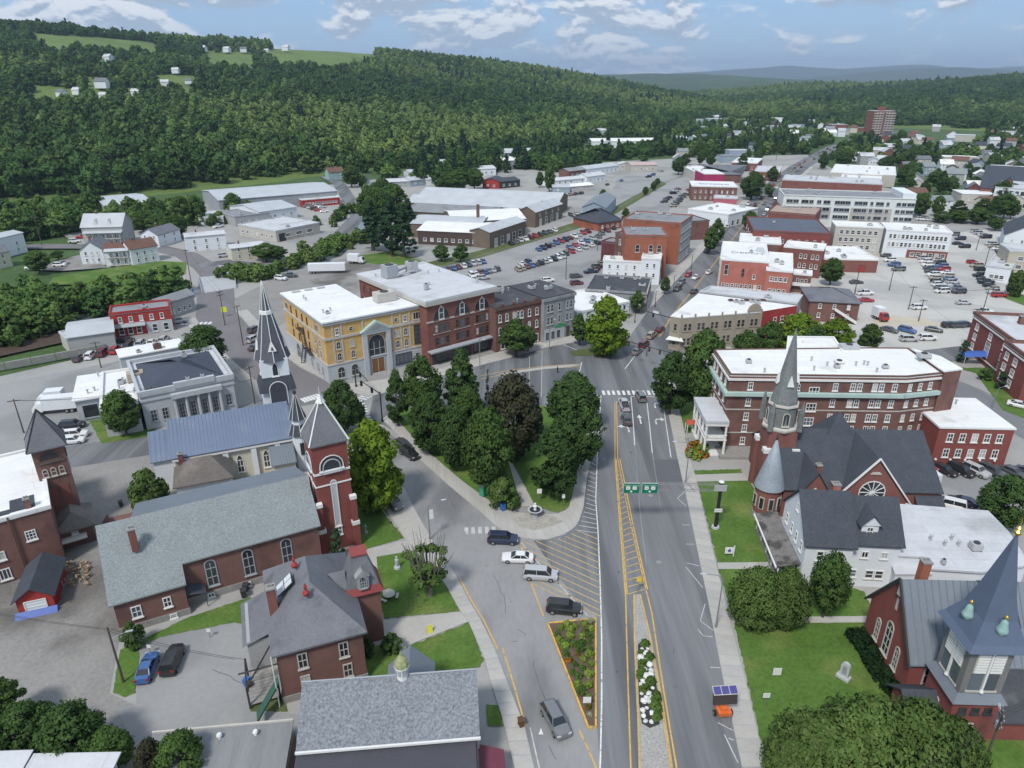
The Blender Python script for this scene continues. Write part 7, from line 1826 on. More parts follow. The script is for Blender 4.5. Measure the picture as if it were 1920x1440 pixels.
# intersection
for u,v,h_,k_,c_,lb in ((1150,655,-120,'pickup','grey','grey pickup waiting at the stop line below the green tree'),(1161,643,-120,'SUV','charcoal','dark SUV behind the grey pickup at the lights'),(1194,663,60,'sedan','grey','grey sedan crossing under the signal mast'),(1207,650,60,'SUV','maroon','maroon SUV ahead of the grey sedan at the crossing'),
                             (1221,633,60,'SUV','tan','tan SUV on the street beside the tan corner building'),(1237,621,60,'sedan','maroon','wine red sedan parked at the tan corner building'),(1304,523,-122,'sedan','white','white car driving towards the square in the street'),(1329,513,58,'sedan','white','white car driving away past the salmon block'),
                             (1290,518,-122,'hatch','red','red car parked before the white block front'),(1301,549,58,'sedan','charcoal','dark car passing the strip building'),(1270,545,-122,'SUV','charcoal','dark SUV parked nearest the red street front'),(1277,533,-122,'SUV','grey','grey SUV parked behind the dark one at the red front'),
                             (1605,532,4,'sedan','charcoal','dark car on the street before the brick garage'),(1621,553,4,'pickup','white','white pickup behind the red car by the brown house'),(1624,566,2,'sedan','red','red car parked at the brown brick house'),(1722,580,2,'SUV','white','white SUV beside the tall pole in the street'),
                             (1806,571,2,'sedan','silver','silver car driving along the car park street'),(1843,588,2,'pickup','white','white pickup above the red brick school'),(1667,622,-52,'sedan','charcoal','dark car first of the lot behind the hotel trees'),(1700,623,-52,'SUV','blue','blue SUV on the lot behind the hotel trees'),(1750,622,-30,'sedan','charcoal','dark car right of the blue SUV on that lot'),
                             (1703,640,0,'SUV','silver','silver SUV below the blue one on the lot'),(1738,638,0,'SUV','white','white SUV below the dark car on the lot'),(1780,614,6,'SUV','black','black SUV, leftmost of three on the verge'),(1794,614,6,'SUV','charcoal','charcoal SUV, middle of three on the verge'),(1808,613,6,'SUV','black','black SUV, rightmost of three on the verge'),
                             (527,525,-20,'SUV','white','white SUV on the gravel behind the yellow hall'),(543,520,5,'pickup','charcoal','dark pickup left of the white trailer'),(478,622,70,'SUV','charcoal','dark SUV at the back of the yellow hall'),(476,640,70,'SUV','silver','silver SUV between two dark cars behind the spire'),(480,655,70,'sedan','charcoal','dark sedan closest to the spire at the yellow hall'),
                             (1080,521,20,'SUV','charcoal','dark SUV alone by the leaning pole'),(1081,534,20,'SUV','maroon','maroon SUV behind the low white store'),(1027,529,20,'SUV','white','white SUV behind the grey stone front'),(906,524,20,'SUV','silver','silver SUV alone before the car row behind the brick block'),
                             (60,505,5,'sedan','white','white car under the trees at the left edge'),(140,455,20,'SUV','white','white SUV in the drive of the tin roofed house'),(156,447,20,'pickup','red','red pickup in the drive of the tin roofed house'),(168,490,5,'sedan','silver','silver car at the end house of the row'),
                             (112,500,5,'SUV','white','white SUV by the lawn below the houses'),(118,496,5,'sedan','grey','grey car behind the white SUV by the lawn'),(420,482,30,'SUV','silver','silver SUV at the small white house'),(410,427,60,'pickup','white','white pickup before the small pale shed'),
                             (335,606,30,'SUV','silver','silver SUV at the corner of the red store'),(299,618,90,'sedan','grey','grey car before the red store'),(236,642,10,'sedan','black','black car in the lane above the parked row')):
    carp(u,v,h_,k_,c_,lb,near=v > 500)
# ---- rows in the car parks
ORD = ['first','second','third','fourth','fifth','sixth','seventh','eighth','ninth','tenth','eleventh','twelfth','thirteenth','fourteenth','fifteenth','sixteenth'] + ['seventeenth','eighteenth','nineteenth','twentieth'] + ['twenty-' + w_ for w_ in ('first','second','third','fourth','fifth','sixth','seventh','eighth','ninth')] + ['thirtieth']
CC = ['white','white','silver','silver','grey','black','black','charcoal','charcoal','navy','blue','red','maroon','tan']
CK = ['sedan','sedan','SUV','SUV','SUV','hatch','pickup','minivan']
random.seed(5)
def row(a,c_,n,heading,where,end,gap=.0,jit=2,colours=None):
    for i in range(n):
        t = i / max(1,n - 1)
        if random.random() < gap: continue
        u,v = a[0] + (c_[0] - a[0]) * t,a[1] + (c_[1] - a[1]) * t
        k_,cl = random.choice(CK),colours[i] if colours else random.choice(CC)
        nm = {'hatch': 'hatchback','sedan': 'sedan','SUV': 'SUV','pickup': 'pickup','minivan': 'minivan'}[k_]
        x,y = G(u,v)
        car(x,y,heading + random.choice([0,180]) + random.uniform(-jit,jit),k_,cl,f"{cl} {nm}, {ORD[i]} from the {end} in {where}",f"cars in {where}",v > 600)
row((148,676),(308,641),8,98,'the row behind the post office','left end',colours=['charcoal','white','maroon','red','black','silver','white','silver'])
row((1732,487),(1766,549),11,3,'the bright lot left row','far end'); row((1757,490),(1797,550),11,3,'the bright lot right row','far end')
row((1660,482),(1684,508),4,3,'the group beside the brick garage','far end'); row((1822,494),(1838,508),3,3,'the group by the low office','far end'); row((1836,519),(1872,557),7,3,'the bright lot edge row','far end')
row((1828,436),(1848,447),4,3,'the green awning house group','far end'); row((1856,460),(1888,482),6,3,'the row before the beige block','far end'); row((1795,459),(1808,465),2,3,'the pair beside the white office','far end'); row((1788,442),(1800,450),2,3,'the pair at the white office corner','far end')
row((958,459),(1040,434),10,108,'the row along the rail fence','near end'); row((1010,470),(1102,436),12,108,'the row right of the rails','near end'); row((1068,466),(1122,446),6,108,'the first short row','near end'); row((1060,478),(1120,458),6,108,'the second short row','near end')
row((972,508),(1055,483),11,108,'the row by the leaning pole','near end'); row((833,510),(906,493),9,108,'the rear row behind the brick block','near end'); row((885,519),(932,507),7,108,'the short row behind the brick block','near end'); row((978,497),(990,493),2,108,'the pair in the big lot','near end')
row((1108,512),(1132,494),5,20,'the row by the white annex','near end'); row((1128,440),(1160,425),4,108,'the row behind the maroon annex','near end'); row((1110,430),(1150,415),5,108,'the row before the station','near end')
row((1000,420),(1050,404),6,100,'the row before the works doors','near end',.2); row((1060,408),(1100,396),5,100,'the row by the blue shed','near end',.2); row((1245,380),(1275,352),8,20,'the column left of the white shops','near end',.2); row((1262,388),(1292,358),8,20,'the second column by the white shops','near end',.2)
row((1200,340),(1240,322),6,40,'the roadside row near the bend','near end',.2); row((556,382),(596,396),7,10,'the scrap row by the red office','left end'); row((566,378),(604,390),7,10,'the rear scrap row','left end'); row((608,398),(640,408),4,10,'the scrap row by the river road','left end',.2)
row((1620,410),(1690,414),5,95,'the row behind the cream block','left end',.2); row((1725,413),(1752,415),3,5,'the row by the long white block','left end',colours=['white','white','silver'])
row((1035,372),(1090,364),6,60,'the yard of the low sheds','left end',.2); row((1130,350),(1165,340),5,60,'the yard by the green gabled shop','left end',.2); row((1300,392),(1330,330),0,0,'','')
# parked and driving cars along the main street
def along(pts,off,s0,s1,step,where,gap,hd):
    P = [Vector(p) for p in pts]; i = 0; acc = 0.0; k = 0
    for a,c_ in zip(P[:-1],P[1:]):
        L_ = (c_ - a).length; d = (c_ - a).normalized(); n_ = Vector((-d.y,d.x))
        while acc + 0 < L_:
            s = acc; acc += step * random.uniform(.95,1.5)
            if random.random() > gap and k < 16:
                p = a + d * s + n_ * off; k_ = random.choice(CK); cl = random.choice(CC); nm = {'hatch': 'hatchback'}.get(k_,k_)
                car(p.x,p.y,math.degrees(math.atan2(d.y,d.x)) + hd,k_,cl,f"{cl} {nm}, {ORD[k]} from the square {where}",f"cars {where}"); k += 1
        acc -= L_
along(MAIN[3:8],6.2,0,1,6.2,'along the main street left kerb',.25,180); along(MAIN[3:8],-6.2,0,1,6.2,'along the main street right kerb',.35,0)
along(MAIN[4:9],2.0,0,1,26,'driving in on the main street',.2,180); along(MAIN[4:9],-2.0,0,1,30,'driving out on the main street',.2,0)
# ---- trucks and trailers
def truck_box(u,v,heading,L_,label,cab=True,name='box_truck',colour='white',cat='truck'):
    x,y = G(u,v); t = thing(name,label,cat,(x,y,.075),R(heading)); m = paint_m(colour)
    link('cargo_box',MB().box(-L_ / 2,-1.22,1.0,L_ / 2,1.22,3.7).mesh('cargo_box',mat('truck_panel',(.66,.68,.70),.5,.04)),t)
    link('chassis',MB().box(-L_ / 2,-.5,.6,L_ / 2 + (1.8 if cab else 0),.5,1.0).mesh('chassis',t_dark),t)
    if cab:
        link('cab',MB().add([(L_ / 2 + .1,-1.05,.7),(L_ / 2 + 2.1,-1.05,.7),(L_ / 2 + 2.1,1.05,.7),(L_ / 2 + .1,1.05,.7),(L_ / 2 + .1,-1.05,2.6),(L_ / 2 + 1.3,-.98,2.6),(L_ / 2 + 1.3,.98,2.6),(L_ / 2 + .1,1.05,2.6),(L_ / 2 + 2.1,-1.05,1.5),(L_ / 2 + 2.1,1.05,1.5)],
             [(0,1,8,5,4),(3,7,6,9,2),(1,2,9,8),(8,9,6,5),(4,5,6,7),(0,4,7,3)]).mesh('cab',m),t)
        link('windscreen',MB().add([(L_ / 2 + 2.04,-.9,1.62),(L_ / 2 + 2.04,.9,1.62),(L_ / 2 + 1.38,.85,2.5),(L_ / 2 + 1.38,-.85,2.5)],[(0,1,2,3)]).mesh('windscreen',m_cglass),t,(.02,0,.02))
    w = car_parts('pickup')[3]
    for x_ in ([-L_ / 2 + 1.0,-L_ / 2 + 2.0] + ([L_ / 2 + 1.1] if cab else [])):
        for sy in (-1,1): o = link('wheel',w,t,(x_,sy * 1.0,.48)); o.scale = (1.25,1.3,1.25)
    if not cab:
        for sy in (-1,1): link('landing_leg',MB().box(L_ / 2 - 2.6,sy * .8 - .08,0,L_ / 2 - 2.4,sy * .8 + .08,1.0).mesh('landing_leg',t_dark),t)
    return t
truck_box(118,772,-166,6.4,'white box truck backed up to the loading dock'); truck_box(108,760,-166,3.4,'small white step van behind the box truck',name='step_van',cat='van')
truck_box(614,512,6,13.5,'long white trailer parked behind the yellow hall',False,'semi_trailer',cat='trailer'); truck_box(664,494,-12,4.5,'white delivery truck beside the riverside trees'); truck_box(1645,598,-80,3.2,'red and white truck parked behind the brown brick house',colour='red'); truck_box(1730,914,-86,4.6,'white cargo trailer beside the spire church',False,'cargo_trailer',cat='trailer')
# ================================================================ trees and shrubs one can tell apart
random.seed(11)
PK = 'trees of the triangular park'
for k_,base,tv,w_,lb in (
    ('linden',(748,800),694,44,'dark narrow tree at the street corner tip of the park'),('ash',(795,805),670,78,'tall tree second from the corner of the park'),('linden',(868,790),655,70,'tall pointed tree at the back of the park'),
    ('maple',(808,852),738,80,'broad dark maple at the park kerb beside the parked SUVs'),('maple',(855,884),762,66,'dense maple in the middle of the park kerb row'),('ash',(915,928),766,96,'large maple above the round shrub in the park'),
    ('copper',(962,858),703,112,'copper leaved beech in the middle of the park'),('maple',(1072,806),700,96,'round maple at the crosswalk end of the park'),('maple',(1080,880),735,98,'big maple leaning over the hatched kerb'),('linden',(1040,934),805,94,'dense maple nearest the fountain'),('ash',(878,835),730,66,'tree hidden in the heart of the park')):
    tree(k_,base,tv,w_,lb,PK)
tree('spruce',(915,760),691,15,'slim blue spruce at the back of the park',PK); tree('shrub',(944,952),900,62,'round clipped shrub beside the park path','shrubs','shrub')
tree('lime',(705,958),793,116,'bright yellow green maple beside the red bell tower'); tree('maple',(645,812),715,72,'dark maple behind the red bell tower'); tree('ash',(672,800),752,36,'small tree at the corner beside the dark maple')
tree('maple',(392,702),612,88,'round dark maple by the post office corner'); tree('ash',(238,818),733,66,'leaning tree on the post office lawn')
tree('maple',(1255,778),662,76,'dark tree over the sidewalk at the hotel corner'); tree('ash',(1310,778),620,84,'tall tree between the corner building and hotel'); tree('linden',(1338,770),640,40,'narrow tree against the hotel portico')
tree('lime',(1490,672),590,92,'light green tree behind the hotel roof'); tree('ash',(1440,672),604,60,'green tree left of the light green one behind the hotel'); tree('lime',(1558,668),600,70,'yellow green tree right behind the hotel roof'); tree('ash',(1625,668),608,44,'dark tree at the edge of the lot behind the hotel'); tree('ash',(1395,690),620,56,'tree tucked between corner building and hotel roof'); tree('maple',(1520,690),612,60,'dark tree filling the gap behind the spire tip')
tree('lime',(1135,668),558,84,'bright green street tree on the traffic island'); tree('street',(1086,648),588,36,'small dark tree left of the bright street tree'); tree('street',(968,668),598,64,'street tree before the brown brick row'); tree('street',(990,660),612,34,'slender tree right of the one at the brown row')
tree('street',(1194,588),544,30,'small street tree beside the white store'); tree('street',(1246,552),518,20,'small street tree at the red street front'); tree('street',(1330,478),425,28,'street tree before the grey stone block'); tree('street',(1342,462),410,26,'second street tree before the grey stone block'); tree('ash',(1404,432),396,32,'street tree at the crimson block corner'); tree('maple',(1408,375),322,46,'big dark tree filling the far street side'); tree('street',(1440,370),345,20,'street tree left of the small brick building'); tree('street',(1448,340),312,24,'street tree at the far bend of the main street')
tree('ash',(1556,535),484,44,'tree beside the red rear block and low garage'); tree('shrub',(1900,555),510,34,'round tree at the right edge of the bright lot',cat='tree'); tree('shrub',(1880,525),498,26,'dark shrub by the low office','shrubs','shrub')
tree('cedar',(1802,680),635,22,'upright cedar at the left corner of the red school','cedars','tree'); tree('cedar',(1873,730),694,20,'pointed cedar before the red school front','cedars','tree'); tree('bush',(1845,712),690,28,'round bush before the red school front','shrubs','shrub')
tree('maple',(1870,992),894,92,'round tree at the edge of the hotel car park')
tree('spread',(1410,1166),1072,104,'broad shrubby tree before the white house, left one','shrubs','tree'); tree('spread',(1466,1164),1074,96,'broad shrubby tree before the white house, right one','shrubs','tree'); tree('ash',(1542,1158),1036,70,'tree growing against the white house wall')
for i,(u,v,tv,w_) in enumerate(((1520,1462,1358,170),(1600,1470,1330,190),(1685,1470,1335,190),(1765,1465,1362,130),(1470,1470,1388,100))):
    tree('spread',(u,v),tv,w_,['front left part of the spreading tree clump on the church lawn','tallest crown of the spreading clump on the church lawn','right hand crown of the spreading clump on the church lawn','crown of the clump against the steeple porch','lowest crown of the clump by the sidewalk'][i],'tree clump on the church lawn')
for i,(u,v,tv,w_,k_) in enumerate(((15,1350,1282,90,'ash'),(70,1400,1325,100,'maple'),(150,1420,1330,120,'maple'),(215,1432,1372,90,'ash'),(300,1470,1392,70,'copper'),(355,1470,1378,90,'ash'),(0,1440,1370,110,'maple'))):
    tree(k_,(u,v + 16),tv,w_,['leftmost tree of the clump at the bottom corner','tree second from the left in the bottom clump','broad middle tree of the bottom clump','tree right of the middle one in the bottom clump','reddish shrub at the end of the bottom clump','last green tree of the bottom clump by the tin roof','lowest tree at the very corner of the view'][i],'tree clump at the bottom corner')
tree('shrub',(285,955),885,70,'shrub growing over the low roof behind the brick church','shrubs','shrub'); tree('cedar',(636,1050),985,26,'dark cedar at the foot of the bell tower','cedars','tree'); tree('bush',(735,1222),1190,40,'round dark bush at the rectory steps','shrubs','shrub'); tree('bush',(690,1230),1196,30,'small bush against the rectory wall','shrubs','shrub'); tree('bush',(255,1212),1170,44,'loose bush beside the pole behind the brick church','shrubs','shrub'); tree('bush',(558,870),842,28,'bush between the white church and the bell tower','shrubs','shrub')
# clipped hedges along the church at the right edge
for i,(a,c_,w_) in enumerate((((1598,1190),(1632,1236),2.4),((1628,1240),(1655,1280),2.0),((1660,1288),(1690,1318),1.8))):
    A_,B_ = G(*a),G(*c_); L_ = dist(A_,B_); g = np.random.default_rng(60 + i); n = 1500
    pos = np.stack([g.uniform(-L_ / 2,L_ / 2,n),g.uniform(-w_ / 2,w_ / 2,n),g.uniform(.05,1.1,n) ** .6 * 1.1],1)
    V = leaf_cloud(pos,np.full(n,.16),1,.22,70 + i)
    t = thing('hedge',['long clipped hedge end nearest the lawn path','middle clipped hedge beside the brick church wall','last clipped hedge before the steeple porch'][i],'hedge',((A_[0] + B_[0]) / 2,(A_[1] + B_[1]) / 2,.1),math.atan2(B_[1] - A_[1],B_[0] - A_[0]),'clipped hedges')
    link('foliage',quads_mesh('foliage',V,L_box),t); link('stem',MB().box(-L_ / 2 + .2,-w_ / 2 + .3,0,L_ / 2 - .2,w_ / 2 - .3,.75).mesh('stem',L_box),t)
# pollarded tree with bare poles
x,y = G(806,1118); t = thing('pollarded_tree','tall half bare tree with many upright grey stems before the rectory','tree',(x,y,0))
g = random.Random(3); mb = MB(); C = []
mb.tube((0,0,0),(0,0,2.2),.42,.34,9)
for i in range(46):
    a = g.uniform(0,6.28); r1 = g.uniform(.4,1.6); r2 = r1 + g.uniform(.5,2.6); h1 = g.uniform(2.6,4); h2 = g.uniform(6,10.4)
    p1 = (r1 * math.cos(a),r1 * math.sin(a),h1); p2 = (r2 * math.cos(a),r2 * math.sin(a),h2)
    mb.tube((0,0,1.5),p1,.16,.10,5); mb.tube(p1,p2,.09,.025,5)
    if i % 3: C.append((r1 * math.cos(a) * 1.3,r1 * math.sin(a) * 1.3,g.uniform(2.6,5.2)))
    if i % 6 == 0: C.append(tuple(Vector(p1).lerp(Vector(p2),g.uniform(.6,.95))))
link('trunk',mb.mesh('trunk',mat('bark_grey',(.17,.155,.14),.95,.2,1.5,.2,8)),t); link('crown',quads_mesh('crown',leaf_cloud(C,[.75] * len(C),70,.26,5),L_shrub),t)
# riverside grove and the scattered trees of the town
for i,(u,v,tv,w_,k_) in enumerate(((700,470,372,60,'pine'),(735,478,362,66,'pine'),(758,482,385,56,'pine'),(712,440,352,56,'ash'),(742,430,345,60,'ash'),(690,420,358,40,'ash'),(768,440,370,40,'pine'),(660,352,310,36,'ash'),(720,400,335,50,'maple'))):
    tree(k_,(u,v),tv,w_,['pine at the left edge of the riverside grove','tallest pine in the middle of the riverside grove','pine at the right edge of the riverside grove','leafy tree behind the leftmost pine of the grove','leafy tree behind the tallest pine of the grove','tree where the river bends beyond the grove','pine half hidden at the rear of the grove','tree by the turquoise house upstream','broad tree at the far end of the grove'][i],'riverside grove')
for i,(u,v,tv,w_) in enumerate(((828,490,458,34),(864,492,456,32),(860,358,318,46),(890,356,315,40),(842,356,322,40),(500,490,456,54),(522,488,462,40),(345,422,368,40),(372,420,366,36),(300,440,402,50),(330,445,404,54),(270,436,396,44),(438,398,362,34),(75,512,470,46),(110,486,470,26),(1172,420,390,16),(1225,358,340,12),(1210,366,350,13),(1232,348,334,12),(1030,360,312,22),(1012,352,322,16),(1130,380,355,16))):
    tree('ash' if i not in (0,1) else 'street',(u,v),tv,w_,['young tree on the verge before the works, left one','young tree on the verge before the works, right one','middle tree of the trio beside the dark red shed','right tree of the trio beside the dark red shed','left tree of the trio beside the dark red shed','big shrubby tree by the small white river house','tree right of the shrubby one at the river house','left tree before the long tin shed','right tree before the long tin shed','tree on the bank right of the tin roofed house','tree beside the white gabled house','tree behind the tin roofed house','tree before the tin shed corner','tree below the flat roofed house at the left edge','bush beside the flat roofed house','tree beside the little station','first round tree on the rail green','second round tree on the rail green','third round tree on the rail green','tall tree among the low sheds','tree left of the tall one in the sheds','small tree by the blue shed'][i],'trees about the works')
for i,(u,v,tv,w_) in enumerate(((1765,418,396,34),(1795,418,394,38),(1832,420,390,44),(1866,432,408,32),(1705,345,322,30),(1690,400,380,22))): tree('ash',(u,v),tv,w_,['first tree of the row above the bright lot, from the left','second tree of the row above the bright lot','broad third tree of the row above the bright lot','last tree of the row, by the green awning house','tree behind the end of the long white block','small tree at the foot of the long white block'][i],'tree row above the bright lot')
# scrub along the river and the near wood's edge: too dense to count
def thicket(name,label,lines,n,w,hmin,hmax,kinds,seed):
    g = np.random.default_rng(seed); P = []; per = n // len(lines)
    for ln in lines:
        pts = [Vector(G(*p)) for p in ln]; Ls = [(b_ - a).length for a,b_ in zip(pts[:-1],pts[1:])]
        for _ in range(per):
            s = g.random() * sum(Ls); i = 0
            while s > Ls[i]: s -= Ls[i]; i += 1
            d = (pts[i + 1] - pts[i]).normalized(); p = pts[i] + d * s + Vector((-d.y,d.x)) * g.normal() * w * .5; P.append((p.x,p.y))
    P = np.array(P); s = g.uniform(hmin,hmax,len(P)) / 12
    sc = np.stack([s * g.uniform(.8,1.2,len(P)),s * g.uniform(.8,1.2,len(P)),s],1)
    return forest(name,label,P,np.zeros(len(P)) - .2,g.choice(kinds,len(P)),sc)
thicket('shrubbery','dense scrub and young trees along the near river bank',[[(-40,610),(60,600),(160,590),(235,572)],[(-40,640),(40,628),(110,608)],[(-60,590),(60,582),(140,576),(220,568)],[(240,570),(300,556),(335,548)],[(-60,600),(20,596),(80,590)],[(-60,620),(20,612),(100,598)]],260,9,4,9.5,[0,2,2,3],1)
thicket('shrubbery.001','green scrub between the river and the road beyond the yellow hall',[[(470,522),(540,505),(600,480),(640,455)],[(600,478),(650,455),(690,445)],[(450,526),(480,516)]],130,7,3,6,[2,2,4],2)
thicket('shrubbery.002','leafy trees at the foot of the hill behind the houses',[[(-60,455),(40,448),(120,436),(200,420)],[(-60,430),(60,425),(190,400)],[(240,420),(300,424),(360,418)]],150,10,8,13,[0,1,2,3],3)
thicket('shrubbery.004','loose scrub and saplings between the tin sheds and river road',[[(345,420),(400,425),(440,418)],[(610,425),(640,412),(660,396)],[(640,350),(676,345),(700,372)],[(430,402),(470,398)]],60,6,3,7,[0,2,2,4],6)
thicket('shrubbery.003','tree belt between the works and the wooded hill',[[(660,330),(760,318),(880,300),(1000,285),(1100,272)],[(640,318),(800,300),(1000,275),(1200,258)],[(760,345),(880,322),(960,308),(1040,300)],[(1000,305),(1100,300),(1200,290),(1260,280)],[(1010,320),(1060,310)]],520,26,9,14,[0,0,1,2,6],4)
# trees among the far streets: individuals where they show, one mass beyond
random.seed(33)
def clear_of(x,y,r):
    return all(math.hypot(x - q[0],y - q[1]) > q[2] * .6 + r for q in TAKEN) and seg_dist(np.array([[x,y]]),MAIN)[0][0] > 11 + r
USED = set()
for grp,(u0,v0),(u1,v1),n in (('the far right neighbourhood',(1690,285),(1920,420),52),('the houses beyond the market',(1480,262),(1720,318),34),('the blocks left of the far street',(1250,262),(1430,330),36)):
    c_ = 0
    for _ in range(1500):
        if c_ >= n: break
        u,v = random.uniform(u0,u1),random.uniform(v0,v1); x,y = G(u,v); r_ = random.uniform(3,6); hh = random.uniform(8,14)
        if not clear_of(x,y,r_): continue
        lb = f"{'tall' if hh > 11 else 'low'} {'broad' if r_ > 4.5 else 'narrow'} tree beside the {TLAB[min(range(len(TAKEN)), key=lambda q: math.hypot(x - TAKEN[q][0], y - TAKEN[q][1]))]}"
        if lb in USED: continue
        USED.add(lb); tree_at(random.choice(['maple','ash','linden','ash']),x,y,hh,r_,lb,f'trees in {grp}'); c_ += 1
g = np.random.default_rng(9)
P = np.stack([g.uniform(150,900,6500),g.uniform(480,1500,6500)],1)
u,v = sightings(P,np.zeros(len(P)))
k = (u < 2080) & (u > 1080) & (RIGHT.h(P) < .5) & (LEFT.h(P) < .5) & (seg_dist(P,MAIN)[0] > 14) & (fbm(P,120) > np.where(P[:,1] > 900,.06,.02)) & ~inside(P,pv)
for q in TAKEN: k &= np.hypot(P[:,0] - q[0],P[:,1] - q[1]) > q[2] * .6 + 2.5
P = P[k]
P = np.array(P); s = g.uniform(.6,1.15,len(P))
forest('treetops','mass of treetops between the far roofs at the end of the valley',P,np.zeros(len(P)),g.choice([0,1,2,3,4,6],len(P)),np.stack([s,s,s],1))
# ================================================================ street furniture
m_pole = mat('pole_galvanised',(.20,.205,.21),.6,.08,1,.05,5)
m_wood = mat('pole_timber',(.105,.085,.068),.9,.15,1,.15,6)
m_blackp = mat('pole_black',(.022,.024,.028),.5,.05,1,.05,5)
def pole_h(base,tv,cap=14): return min(cap,height_at(base,tv))
def street_lamp(base,tv,ang,reach,label,m=None,banner=False):
    x,y = G(*base); h = pole_h(base,tv); m = m or m_pole
    t = thing('street_lamp',label,'street lamp',(x,y,.1),R(ang),'street lamps')
    link('pole',MB().tube((0,0,0),(0,0,h * .93),.11,.07,8).cyl(0,0,0,.5,.2,.16,8).mesh('pole',m),t)
    link('arm',MB().tube((0,0,h * .92),(reach * .3,0,h * .985),.05).tube((reach * .3,0,h * .985),(reach,0,h),.05).mesh('arm',m),t)
    link('lamp_head',MB().add([(reach - .1,-.14,h - .04),(reach + .7,-.1,h),(reach + .7,.1,h),(reach - .1,.14,h - .04),(reach - .1,-.1,h + .1),(reach + .6,-.06,h + .1),(reach + .6,.06,h + .1),(reach - .1,.1,h + .1)],[(3,2,1,0),(4,5,6,7),(0,1,5,4),(1,2,6,5),(2,3,7,6),(3,0,4,7)]).mesh('lamp_head',s_pale),t)
    if banner: link('banner',MB().box(.12,-.03,h * .55,.75,.03,h * .8).mesh('banner',t_white),t)
    return t
street_lamp((1285,906),830,176,2.3,'grey street lamp on the sidewalk before the spire church'); street_lamp((1342,1177),1079,176,2.2,'grey street lamp beside the shrubby trees and path'); street_lamp((806,1012),944,20,2.2,'street lamp with white banner on the slip road',banner=True)
street_lamp((1860,765),728,20,2.0,'street lamp on the side street beside the school'); street_lamp((1254,764),690,176,2.0,'street lamp under the hotel corner tree'); street_lamp((1030,655),595,-60,2.0,'street lamp before the grey stone front'); street_lamp((900,692),632,-60,2.0,'street lamp before the four storey brick block')
for i,(u,v,tv) in enumerate(((1190,605,570),(1228,576,545),(1262,548,515),(1296,505,476),(1330,470,440),(1355,440,412))): street_lamp((u,v),tv,-60,1.4,f'black street lamp, {ORD[i]} from the square along the main street',m_blackp)
POLES = {}
def utility_pole(key,base,tv,label,arms=1,ang=0.0,trans=False,lamp=False,cap=13):
    x,y = G(*base); h = pole_h(base,tv,cap)
    t = thing('utility_pole',label,'utility pole',(x,y,0),R(ang),'utility poles')
    link('pole',MB().tube((0,0,-.2),(0,0,h),.16,.10,8).mesh('pole',m_wood),t)
    for k in range(arms):
        a = link('crossarm',MB().box(-1.15,-.06,h - .5 - k * .9,1.15,.06,h - .36 - k * .9).mesh('crossarm',m_wood),t)
        for q in (-1.0,-.4,.4,1.0): link('insulator',MB().lathe(q,0,[(.04,h - .36 - k * .9),(.07,h - .28 - k * .9),(.03,h - .16 - k * .9)],6).mesh('insulator',t_grey),a)
    if trans: link('transformer',MB().lathe(.35,0,[(.22,h - 2.6),(.26,h - 2.5),(.26,h - 1.7),(.12,h - 1.6)],10).mesh('transformer',m_unit),t)
    if lamp: link('lamp_arm',MB().tube((0,0,h * .8),(1.8,0,h * .86),.04).box(1.6,-.12,h * .85,2.4,.12,h * .85 + .12).mesh('lamp_arm',t_grey),t)
    POLES[key] = (x,y,h); return t
for a in (('a',(478,757),686,'utility pole at the corner beside the white church spire',1,60),('b',(299,797),724,'utility pole before the post office columns',1,20,True),('c',(456,648),572,'utility pole on the street left of the yellow hall',1,60),('d',(422,610),545,'utility pole with guy wires by the yellow sign',2,60),
          ('e',(360,537),454,'utility pole on the bridge approach by the lawn',1,40),('f',(79,461),406,'utility pole beside the drive of the tin roofed house',1,5),('g',(232,1280),1176,'leaning dark utility pole on the grass behind the brick church',0,20,False,True,10),('h',(1703,581),536,'utility pole in the street left of the white SUV',1,0),
          ('i',(1722,603),561,'utility pole at the edge of the pale dirt lot',1,0),('j',(1602,552),494,'utility pole beside the brown brick house',1,0),('k',(1667,545),495,'utility pole at the corner of the bright lot',1,0),('l',(1841,590),540,'utility pole above the red school roof',1,0),('m',(1061,524),466,'tall utility pole with brace in the big car park',1,20),
          ('n',(1838,1450),1334,'utility pole with transformer at the steeple church corner',2,60,True,True,9),('o',(331,618),562,'utility pole at the end of the red store',1,40),('p',(190,690),640,'utility pole behind the post office lot',1,20),('q',(45,812),748,'utility pole by the left hand car park',1,20),('r',(1455,300),262,'utility pole at the far bend of the main street',1,30),('s',(1120,470),440,'utility pole in the middle of the big car park',1,20),('t',(1846,500),458,'lot light pole by the low office',0,0),('u',(1830,470),434,'lot light pole by the green awning house',0,0)): utility_pole(*a)
def wires(label,keys,dz=(0.0,),sag=.9):
    mb = MB(); t = None
    for k0,k1 in zip(keys[:-1],keys[1:]):
        p,q = (Vector(POLES[k]) if isinstance(k,str) else Vector(k) for k in (k0,k1))
        for d in dz:
            prev = None
            for i in range(9):
                s = i / 8; w = p.lerp(q,s) + Vector((d,0,-.25 - sag * 4 * s * (1 - s) - abs(d) * .1))
                if prev is not None: mb.tube(prev,w,.022,n=4)
                prev = w
    tag(link('overhead_wire',mb.mesh('overhead_wire',t_dark)),label,'wire','overhead wires')
